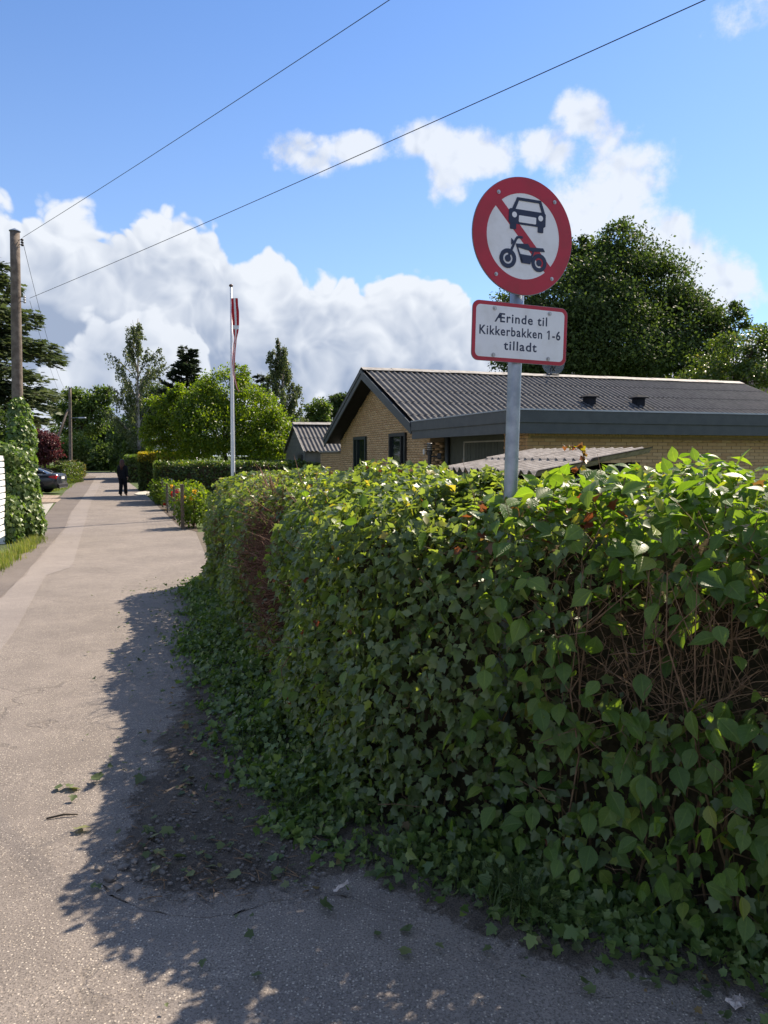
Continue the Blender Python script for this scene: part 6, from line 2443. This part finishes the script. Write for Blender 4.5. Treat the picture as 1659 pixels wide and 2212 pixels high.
def hedge_pt(s, q, dep):
    """s along the street face, q up over the profile, dep inwards -> point, outward normal"""
    x, y = np.interp(s, SL_, PA[:, 0]), np.interp(s, SL_, PA[:, 1])
    nx, ny = np.interp(s, SL_, NO[:, 0]), np.interp(s, SL_, NO[:, 1])
    d, z = np.interp(q, PQ, PROF[:, 0]), np.interp(q, PQ, PROF[:, 1])
    d2, z2 = np.interp(q + .03, PQ, PROF[:, 0]), np.interp(q + .03, PQ, PROF[:, 1])
    d1, z1 = np.interp(q - .03, PQ, PROF[:, 0]), np.interp(q - .03, PQ, PROF[:, 1])
    tl = np.hypot(d2 - d1, z2 - z1) + 1e-6
    od, oz_ = (z2 - z1) / tl, (d2 - d1) / tl            # outward in profile plane (out = +, up = +)
    # gentle unevenness of the clipped surface
    bump = 1.5 * (.030 * np.sin(s * 2.3 + 1.0 * np.sin(q * 2.1)) + .022 * np.sin(s * 5.1 + q * 3.7) + .014 * np.sin(s * 11.3 - q * 8.0) + .015 * np.sin(q * 9.0 + s * 1.7))
    # the hedge stands a little higher where the broad leaves grow, and drops to its far end
    hgt = 1.0 + np.interp(s, [0, 2.5, 4.2, 6.0, 12.5], [.05, .05, .03, .035, -.045])
    z = z * hgt
    off = -(d + dep * od) + bump * od
    zz = z - dep * oz_ + bump * oz_ * .8
    p = np.column_stack([x + nx * off, y + ny * off, zz + np.vectorize(gz)(y)])
    n = np.column_stack([nx * od, ny * od, oz_])
    return p, n


STOT = SL_[-1]
s_of = lambda X, Y: SL_[int(np.argmin((PA[:, 0] - X) ** 2 + (PA[:, 1] - Y) ** 2))]
s_front = s_of(0.5, 2.8)
s_corner = s_of(-0.15, 3.3)


def bare(s, q):
    """how bare of leaves the hedge is here (0..1): the dead brown patch and the twiggy hollow"""
    c1 = s_of(-1.02, 5.65)
    e1 = ((s - c1 + .5 * (.85 - q)) / .62) ** 2 + ((q - .80) / .52) ** 2 + .30 * np.sin(q * 9) * np.sin(s * 6)
    c2 = s_of(1.02, 2.49)
    e2 = ((s - c2) / .58) ** 2 + ((q - .95) / .20) ** 2 + .35 * np.sin(q * 13 + s * 5)
    c3 = s_of(-2.0, 8.5)
    e3 = ((s - c3) / .28) ** 2 + ((q - .85) / .30) ** 2
    return np.clip(1.25 - e1, 0, 1), np.clip(1.3 - e2, 0, 1), np.clip(1.0 - e3, 0, .6)


hroot = thing('garden_hedge', (-0.1, 3.3, gz(3)), 'tall mixed leafy hedge rounding the street corner around the road sign', 'hedge')
# solid dark core added to block light like inner stems, set well back
si = np.linspace(0.02, STOT - .05, 150)
qi = np.linspace(0.0, PQ[-1], 16)
gv = []
for s in si:
    b1, b2, b3 = bare(np.full(16, s), qi)
    p, n = hedge_pt(np.full(16, s), qi, .36 + .06 * np.sin(s * 9 + qi * 7) - .10 * b1 + .10 * b2)
    gv.append(p)
gv = np.array(gv)
F = np.array([(i * 16 + j, i * 16 + j + 1, (i + 1) * 16 + j + 1, (i + 1) * 16 + j) for i in range(149) for j in range(15)])
link('light_block_core', np_mesh('light_block_core', gv.reshape(-1, 3), F, M['core'], smooth=True), hroot)


def leaf_frames(n, rng, face_up=.40, hang=.65, spread=.6, jit=.58):
    N = len(n)
    nn = n * .75 + np.array((0, 0, face_up)) + rng.normal(0, jit, (N, 3))
    ax = rng.normal(0, spread, (N, 3)) * np.array((1, 1, .7)) + n * np.array((.4, .4, -.15)) + np.array((0, 0, -1.0)) * (hang * (1 - np.clip(n[:, 2:3], 0, 1)))
    return frames(ax, nn)


def gap(s, q):
    """uneven thinning so the face has hollows and fuller clumps"""
    return np.clip(.5 + .5 * np.sin(s * 8.3 + 2.1 * np.sin(q * 5.3)) * np.sin(q * 7.7 + 1.7 * np.sin(s * 4.9)) + .35 * np.sin(s * 19 + q * 13), 0, 1) ** 2


def big_share(s, q):
    """share of broad leaves: they take over towards the right end"""
    return np.clip((s_of(0.30, 2.92) - s) / .9 + .22 + .20 * np.sin(s * 7 + q * 5), 0, 1)


segs_s, segs_b, segs_r = [], [], []
SMALL_OV = t_diamond(.30)
# small lobed leaves
for lo, hi, dens, size in ((1.2, s_corner, 2700, .048), (s_corner, s_of(-0.8, 5.0), 3300, .046), (s_of(-0.8, 5.0), s_of(-1.5, 7.1), 2900, .046), (s_of(-1.5, 7.1), STOT, 2000, .052)):
    m_ = int((hi - lo) * PQ[-1] * dens)
    s, q = lo + rng.random(m_) * (hi - lo), rng.random(m_) * PQ[-1]
    sh = big_share(s, q)
    b1, b2, b3 = bare(s, q)
    dep = rng.random(m_) ** 1.7 * .20
    keep = (rng.random(m_) > sh * .80) & (rng.random(m_) > b1 * 1.02) & (rng.random(m_) > b2 * .97) & (rng.random(m_) > b3 * .8) & (rng.random(m_) > gap(s, q) * .55)
    s, q, dep = s[keep], q[keep], dep[keep]
    p, n = hedge_pt(s, q, dep - .02)
    fr = leaf_frames(n, rng)
    red = (rng.random(len(s)) < .24 * np.exp(-((s - s_front) / .38) ** 2) * np.exp(-((q - 1.48) / .20) ** 2) + .006)
    sz = size * rng.uniform(.6, 1.3, len(s))
    rr = np.clip(rng.random(len(s)) * .93 + .07 * (n[:, 2] > .6), 0, 1)
    ov = (~red) & (rng.random(len(s)) < .42)
    lo_ = (~red) & ~ov
    segs_s.append(scatter(*LOBED, p[lo_], fr[lo_], sz[lo_], rr[lo_]))
    segs_s.append(scatter(*SMALL_OV, p[ov], fr[ov], sz[ov] * .95, rr[ov]))
    segs_r.append(scatter(*LOBED, p[red], fr[red], sz[red] * .95, rng.random(red.sum())))
# broad ovate leaves
m_ = int((s_of(-0.3, 3.6) - 0.4) * PQ[-1] * 1000)
s, q = .4 + rng.random(m_) * (s_of(-0.3, 3.6) - .4), rng.random(m_) * PQ[-1]
b1, b2, b3 = bare(s, q)
keep = (rng.random(m_) < big_share(s, q)) & (rng.random(m_) > b2 * .90) & (rng.random(m_) > gap(s, q) * .5)
s, q = s[keep], q[keep]
p, n = hedge_pt(s, q, rng.random(len(s)) ** 1.6 * .22 - .04)
fr = leaf_frames(n, rng, .50, .70, .60, .55)
sz = (.036 + .074 * rng.random(len(s)) ** 1.3) * (1 - .15 * (q < .5))
segs_b.append(scatter(*OVATE, p, fr, sz, np.clip(rng.random(len(s)), 0, 1)))
# stray broad leaves over the side
m_ = 260
s, q = rng.uniform(s_corner - .2, s_of(-1.3, 6.5), m_), rng.random(m_) * 1.9
p, n = hedge_pt(s, q, rng.random(m_) * .08 - .05)
segs_b.append(scatter(*OVATE, p, leaf_frames(n, rng, .5, .8, .4), rng.uniform(.045, .08, m_), rng.random(m_)))
# fresh shoots standing above the top
tw = MB()
for k in range(150):
    right_side = k < 80
    s0 = rng.uniform(1.2, s_corner + .1) if right_side else rng.uniform(s_corner, STOT - .3)
    q0 = rng.uniform(PQ[6], PQ[10])
    p, n = hedge_pt(np.array([s0]), np.array([q0]), np.array([.06]))
    h_ = rng.uniform(.05, .13) if right_side else rng.uniform(.03, .09)
    p0_ = Vector(p[0])
    p1_ = p0_ + Vector((rng.normal(0, .25) * h_, rng.normal(0, .25) * h_, h_))
    tw.tube([p0_, p0_.lerp(p1_, .5), p1_], [.0032, .0026, .0015], 4, caps=False)
    m_ = 7 if right_side else 6
    t_ = .25 + .75 * rng.random(m_)
    pos = np.array(p0_) + t_[:, None] * (np.array(p1_) - np.array(p0_))
    ax = rng.normal(0, .8, (m_, 3))
    ax[:, 2] = ax[:, 2] * .30 - .12
    fr = frames(ax, np.array((0, 0, 1.0)) + rng.normal(0, .45, (m_, 3)))
    if right_side and s0 < s_of(0.2, 3.0):
        segs_b.append(scatter(*OVATE, pos, fr, rng.uniform(.05, .10, m_), np.minimum(1, rng.random(m_) * .4 + .55)))
    else:
        segs_s.append(scatter(*LOBED, pos, fr, rng.uniform(.035, .06, m_), np.minimum(1, rng.random(m_) * .4 + .55)))
tw.build('shoots', M['twig'], hroot, True)
V, F, r_ = merge(segs_s)
stuff(link('small_foliage', np_mesh('small_foliage', V, F, M['leaf_small'], r_), hroot))
V, F, r_ = merge(segs_b)
stuff(link('broad_foliage', np_mesh('broad_foliage', V, F, M['leaf_big'], r_, True, rib_attrs(OVATE[0], len(V) // len(OVATE[0]))), hroot))
V, F, r_ = merge(segs_r)
stuff(link('reddish_foliage', np_mesh('reddish_foliage', V, F, M['leaf_red'], r_), hroot))

# the 300 broad leaves that show largest, each an object of its own
tmp = t_ovate(.34, .22, .13)
lmes = []
for k, (cu_, fo_, wd_) in enumerate(((.16, .13, .34), (.30, .10, .36), (.08, .20, .31), (.40, .16, .33))):
    tv, tf = t_ovate(wd_, cu_, fo_, True)
    lmes.append(np_mesh('leaf', tv, tf, M['leaf_big_obj'], smooth=True, extra=rib_attrs(tv)))
m_ = 1500
s, q = rng.uniform(1.3, s_of(0.35, 2.9), m_), rng.uniform(.15, PQ[8], m_)
b1, b2, b3 = bare(s, q)
keep = np.nonzero(rng.random(m_) > b2 * .86)[0][:300]
s, q = s[keep], q[keep]
p, n = hedge_pt(s, q, -.03 - rng.random(len(s)) * .05)
fr = leaf_frames(n, rng, .55, .80, .52, .48)
for i in range(len(s)):
    o = link('leaf', lmes[i % 4], hroot, p[i])
    o.rotation_euler = Matrix(fr[i].tolist()).to_euler()
    k = rng.uniform(.055, .112)
    o.scale = (k, k, k)

# twigs: a tangle just under the leaves, thick in the bare places
tw = MB()
tr_ = MB()


def twig(mb, s0, q0, dep0, length, r_, rng, vert=.5):
    p, n = hedge_pt(np.array([s0]), np.array([q0]), np.array([dep0]))
    p0_, nn = Vector(p[0]), Vector(n[0])
    tan = nn.cross(Vector((0, 0, 1)))
    a = rng.normal(0, 1) * (1 - vert) * 1.6
    d = Vector((0, 0, 1)) * vert * rng.choice((-1, 1), p=(.3, .7)) + tan * a + nn * rng.normal(0, .18)
    d.normalize()
    pm = p0_ + d * length * .25 + tan * rng.normal(0, .09) * length + nn * rng.normal(.0, .02)
    p1_ = p0_ + d * length * .5 + tan * rng.normal(0, .13) * length + nn * rng.normal(.02, .05)
    pn = p1_.lerp(p0_ + d * length, .5) + tan * rng.normal(0, .10) * length
    p2_ = p0_ + d * length + tan * rng.normal(0, .22) * length + nn * rng.normal(.02, .08)
    mb.tube([p0_, pm, p1_, pn, p2_], [r_, r_ * .9, r_ * .8, r_ * .6, r_ * .35], 4, caps=False)
    if rng.random() < .6:
        e = p1_ + (d + tan * rng.normal(0, .9) + nn * .3).normalized() * length * .4
        mb.tube([p1_, e], [r_ * .6, r_ * .3], 3, caps=False)


# woody stems that fork on their way up, seen in the hollow
st_ = MB()
for k in range(46):
    s0 = s_of(1.12, 2.43) + rng.normal(0, .60)
    dp0 = rng.uniform(.18, .36)
    p, n = hedge_pt(np.array([s0]), np.array([.0]), np.array([dp0]))
    tan = Vector(n[0]).cross(Vector((0, 0, 1)))
    a_ = Vector((p[0][0], p[0][1], gz(p[0][1])))
    r_ = rng.uniform(.0028, .0065)
    lean_ = rng.normal(0, .16)
    q_ = [a_]
    for i in range(1, 6):
        q_.append(q_[-1] + Vector((0, 0, .25)) + tan * (lean_ * .25 + rng.normal(0, .03)) + Vector(n[0]) * rng.normal(.012, .02))
    st_.tube(q_, [r_, r_ * .9, r_ * .8, r_ * .65, r_ * .5, r_ * .3], 6, caps=False)
    for i in (2, 3, 3, 4):
        e_ = q_[i] + (Vector((0, 0, .7)) + tan * rng.normal(0, .9) + Vector(n[0]) * rng.uniform(.0, .5)).normalized() * rng.uniform(.18, .36)
        m__ = q_[i].lerp(e_, .5) + tan * rng.normal(0, .02) + Vector((0, 0, -.015))
        st_.tube([q_[i], m__, e_], [r_ * .5, r_ * .36, r_ * .15], 5, caps=False)
st_.build('woody_stems', M['twig'], hroot, True)
c2 = s_of(1.12, 2.43)
for k in range(380):
    twig(tw, c2 + .1 + rng.normal(0, .48), .93 + rng.normal(0, .24), rng.uniform(.03, .30), rng.uniform(.10, .34), rng.uniform(.0012, .0030), rng, .55)
c1 = s_of(-1.02, 5.65)
for k in range(1700):
    q0_ = .80 + rng.normal(0, .30)
    twig(tr_, c1 - .5 * (.85 - q0_) + rng.normal(0, .34), q0_, rng.uniform(.0, .18), rng.uniform(.10, .30), rng.uniform(.0018, .004), rng, .3)
c3 = s_of(-2.0, 8.5)
for k in range(160):
    twig(tr_, c3 + rng.normal(0, .25), .80 + rng.normal(0, .25), rng.uniform(.03, .16), rng.uniform(.10, .26), rng.uniform(.002, .004), rng, .35)
for k in range(420):
    twig(tw, rng.uniform(1.0, STOT - .2), rng.uniform(.1, 1.4), rng.uniform(.03, .14), rng.uniform(.10, .34), rng.uniform(.0012, .003), rng, .45)
tw.build('twigs', M['twig'], hroot, True)
tr_.build('dead_twigs', M['twig_red'], hroot, True)

# trailing ivy, weeds and grass at the hedge foot
fo = thing('hedge_foot_weeds', (-0.8, 4.2, gz(4)), 'low tangle of weeds, ivy and clippings along the foot of the corner hedge', 'weeds')
segs = []
rng = np.random.default_rng(131)
for k in range(420):
    s0 = rng.uniform(1.0, STOT - .3)
    p, n = hedge_pt(np.array([s0]), np.array([.02]), np.array([0.0]))
    wdt = np.interp(s0, [1.0, s_of(0.9, 2.55), s_of(0.2, 3.0), s_corner, s_of(-0.8, 5.2), s_of(-1.6, 7.5), STOT], [.10, .14, .26, .30, .46, .40, .12])
    off_ = rng.random() ** 1.3 * wdt
    c_ = p[0] + n[0] * np.array((1, 1, 0)) * (off_ - .05)
    hgt = max(.03, (wdt - off_) * .62) * rng.uniform(.5, 1.2)
    m_ = int(rng.uniform(26, 60))
    pos = np.column_stack([c_[0] + rng.normal(0, .09, m_), c_[1] + rng.normal(0, .09, m_), gz(c_[1]) + .018 + rng.random(m_) * hgt])
    nn = np.array((n[0][0] * .5, n[0][1] * .5, .7)) + rng.normal(0, .45, (m_, 3))
    ax = rng.normal(0, .7, (m_, 3)) + np.array((n[0][0] * .4, n[0][1] * .4, -.2))
    t_ = LOBED if rng.random() < .6 else t_diamond(.30)
    segs.append((t_, pos, frames(ax, nn), rng.uniform(.022, .055, m_), np.clip(rng.random(m_), 0, 1)))
for nm, sel in (('ivy_leaves', lambda t_: t_ is LOBED), ('weed_leaves', lambda t_: t_ is not LOBED)):
    V, F, r_ = merge([scatter(*t_, p_, f_, z_, r2) for (t_, p_, f_, z_, r2) in segs if sel(t_)])
    stuff(link(nm, np_mesh(nm, V, F, M['leaf_ivy'] if nm == 'ivy_leaves' else M['leaf_mid'], r_), fo))
gt = []
for (x, y, n_) in ((1130, 1960, 240), (1180, 1985, 260), (1090, 1935, 160), (1010, 1900, 120), (900, 1860, 120), (520, 1480, 200), (470, 1400, 220), (440, 1330, 260), (450, 1290, 200), (560, 1620, 140), (640, 1760, 120)):
    q = G(x, y)
    gt.append(((q.x, q.y, .13, .11), n_))
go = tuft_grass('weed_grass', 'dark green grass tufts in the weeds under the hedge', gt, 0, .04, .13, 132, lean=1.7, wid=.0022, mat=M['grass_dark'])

# ------------------------------------------------------------------ clippings on the ground
rng = np.random.default_rng(151)


def on_soil(x, y):
    return gz(y) + .026


lit = [(140, 1703, 1), (155, 1712, 1), (125, 1712, 1), (218, 1692, 1), (172, 1802, 1), (200, 1927, 1), (207, 1921, 1), (300, 1838, 0), (345, 1815, 0), (330, 1855, 0), (362, 1800, 0), (395, 1858, 0),
       (430, 1862, 0), (455, 1888, 0), (342, 1885, 0), (390, 1895, 0), (480, 1835, 0), (370, 1880, 0), (420, 1905, 0), (310, 1800, 0), (540, 1870, 0), (690, 1972, 0), (552, 2120, 0), (820, 2030, 0), (888, 2022, 0), (1150, 2015, 0), (505, 1780, 0),
       (560, 1835, 0), (600, 1905, 0), (640, 1880, 0), (500, 1690, 0), (420, 1640, 0), (360, 1590, 0), (310, 1690, 0), (880, 2060, 0), (470, 1752, 0), (400, 1700, 0), (520, 1900, 0), (455, 1870, 0), (375, 1868, 0)]
lme = []
for k in range(3):
    tv, tf = t_lobed() if k < 2 else t_ovate(.30, .35, .16)
    tv = tv.copy()
    tv[:, 2] += .10 * np.sin(tv[:, 0] * 5 + k) + .08 * k * (tv[:, 1] - .5) ** 2 * 3
    tv[:, 2] -= tv[:, 2].min()
    lme.append(np_mesh('fallen_leaf', tv, tf, M['leaf_litter_obj']))
for i, (x, y, sunny) in enumerate(lit):
    q = G(x, y)
    o = link('fallen_leaf', lme[i % 3], None, (q.x, q.y, q.z + (.012 if (sunny or y > 1980) else .024)))
    o.rotation_euler = (rng.normal(0, .16), rng.normal(0, .16), rng.random() * 6.28)
    k = rng.uniform(.032, .068)
    o.scale = (k, k, k)
    if sunny:
        tag(o, 'yellow-green cut leaf lying on the sunlit asphalt', 'leaf', 'leaves on the sunlit asphalt')
    elif y > 1960:
        tag(o, 'green cut leaf lying on the shaded side street asphalt', 'leaf', 'leaves on the shaded asphalt')
    else:
        tag(o, 'green cut leaf lying on the shaded bare soil beside the hedge', 'leaf', 'leaves on the soil')
# countless smaller clippings
pos, rr = [], []
for k in range(1500):
    s0 = rng.uniform(1.0, STOT - .8)
    p, n = hedge_pt(np.array([s0]), np.array([.02]), np.array([0.0]))
    off_ = abs(rng.normal(0, .36)) + .15
    c_ = p[0] + n[0] * np.array((1, 1, 0)) * off_
    if s0 < s_of(0.1, 3.1) and off_ > .35 and rng.random() < .93:
        continue
    pos.append((c_[0] + rng.normal(0, .05), c_[1] + rng.normal(0, .05), gz(c_[1]) + .026))
pos = np.array(pos)
N = len(pos)
nn = np.array((0, 0, 1.0)) + rng.normal(0, .35, (N, 3))
ax = rng.normal(0, 1, (N, 3)) * np.array((1, 1, .1))
V, F, r_ = scatter(*LOBED, pos, frames(ax, nn), rng.uniform(.010, .042, N), rng.random(N))
o = stuff(link('leaf_litter', np_mesh('leaf_litter', V, F, M['leaf_litter'], r_)))
# grit and small stones on the soil
b = MB()
for k in range(1500):
    x, y = rng.uniform(190, 700), rng.uniform(1500, 1960)
    if x < np.interp(y, [1480, 1560, 1640, 1740, 1850, 1960], [385, 345, 318, 255, 215, 300]) + abs(rng.normal(0, 40)):
        continue
    q = G(x, y)
    d = np.hypot(*(np.array((q.x, q.y)) - np.array((-1.0, 3.0))))
    r_ = rng.uniform(.002, .009)
    b.ball((q.x, q.y, q.z + .018), (r_ * 1.3, r_, r_ * .7), None, 5, 3)
stuff(b.build('grit', M['stone']))
# bits of twig among the clippings
b = MB()
for k in range(150):
    x, y = rng.uniform(240, 700), rng.uniform(1480, 1950)
    if x < np.interp(y, [1480, 1560, 1640, 1740, 1850, 1960], [385, 345, 318, 255, 225, 300]):
        continue
    q = G(x, y, .022)
    a_ = rng.random() * 6.28
    l_ = rng.uniform(.02, .09)
    e_ = q + Vector((math.cos(a_) * l_, math.sin(a_) * l_, rng.uniform(-.002, .012)))
    b.tube([q, q.lerp(e_, .5) + Vector((rng.normal(0, .004), rng.normal(0, .004), .004)), e_], [.0022, .0018, .001], 4)
stuff(b.build('twig_litter', M['twig'], None, True))
# broken lumps at the asphalt edge
for i, (x, y, r_) in enumerate(((268, 1878, .036), (236, 1900, .044), (292, 1866, .028), (322, 1862, .022), (352, 1890, .024), (400, 1925, .028), (256, 1922, .030), (430, 1840, .022), (300, 1902, .022), (212, 1880, .026))):
    q = G(x, y)
    bm = bmesh.new()
    bmesh.ops.create_icosphere(bm, subdivisions=1, radius=1)
    for v in bm.verts:
        v.co *= 1 + random.uniform(-.30, .22)
        v.co = Vector((v.co.x * r_ * .85, v.co.y * r_ * .65, v.co.z * r_ * .34))
    me = bpy.data.meshes.new('asphalt_lump')
    bm.to_mesh(me)
    bm.free()
    me.materials.append(M['stone'])
    o = link('asphalt_lump', me, None, (q.x, q.y, q.z + .010 + r_ * .02), (0, 0, random.random() * 6))
    tag(o, 'broken grey lump of asphalt at the crumbled edge of the shaded lane', 'stone', 'broken asphalt lumps')
# brown twig and crumpled paper
qa, qb = G(100, 1771), G(168, 1763)
b = MB()
b.tube([qa + Vector((0, 0, .006)), qa.lerp(qb, .5) + Vector((.004, .01, .012)), qb + Vector((0, 0, .008))], [.004, .005, .003], 6)
tag(b.build('fallen_twig', M['bark'], None, True), 'short brown twig lying on the sunlit asphalt', 'twig')
q = G(1592, 2182)
bm = bmesh.new()
bmesh.ops.create_grid(bm, x_segments=9, y_segments=7, size=.5)
for v in bm.verts:
    v.co = Vector((v.co.x * .055 + random.uniform(-.006, .006), v.co.y * .036 + random.uniform(-.006, .006), .006 + random.uniform(0, .018)))
me = bpy.data.meshes.new('paper_scrap')
bm.to_mesh(me)
bm.free()
me.materials.append(M['paper'])
o = link('paper_scrap', me, None, (q.x, q.y, q.z + .012), (0, 0, .5))
sd = o.modifiers.new('t', 'SOLIDIFY')
sd.thickness = .0012
tag(o, 'crumpled whitish paper scrap at the street edge under the hedge', 'paper')
q = G(736, 1932)
bm = bmesh.new()
bmesh.ops.create_grid(bm, x_segments=5, y_segments=4, size=.5)
for v in bm.verts:
    v.co = Vector((v.co.x * .06, v.co.y * .022, .012 + random.uniform(0, .012) + v.co.x * .03))
me = bpy.data.meshes.new('paper_scrap')
bm.to_mesh(me)
bm.free()
me.materials.append(M['paper'])
o = link('paper_scrap', me, None, (q.x, q.y, q.z + .016), (0, 0, .3))
sd = o.modifiers.new('t', 'SOLIDIFY')
sd.thickness = .0012
tag(o, 'small pale torn paper strip on the asphalt edge at the hedge corner', 'paper')
# reddish climbing shoot that rises in front of the shed roof
cs = thing('climbing_shoot', P(1243, 1012, 3.3), 'thin curling shoot with orange-brown leaves rising from the hedge top', 'shoot')
sp_ = [P(x, y, 3.3) for x, y in ((1243, 1022), (1256, 1006), (1262, 990), (1258, 975), (1248, 967), (1232, 962), (1220, 963))]
b = MB()
b.tube(sp_, [.003, .003, .0026, .0022, .002, .0018, .0012], 5)
b.build('stem', M['twig_red'], cs, True)
for i in range(22):
    k = min(int(i / 22 * 6), 5)
    p_ = sp_[k].lerp(sp_[k + 1], rng.random())
    V, F, r_ = scatter(*LOBED, np.array([p_]), frames(rng.normal(0, 1, (1, 3)), rng.normal(0, 1, (1, 3)) + np.array([[0, 0, .5]])), np.array([rng.uniform(.018, .034)]), np.array([rng.random()]))
    link('leaf', np_mesh('leaf', V, F, M['leaf_red'] if i % 4 else M['leaf_gold'], r_), cs)

for o in scene.objects:
    if o.type == 'MESH' and o.parent is None and 'label' not in o and o.get('kind') is None:
        o['kind'] = 'structure'
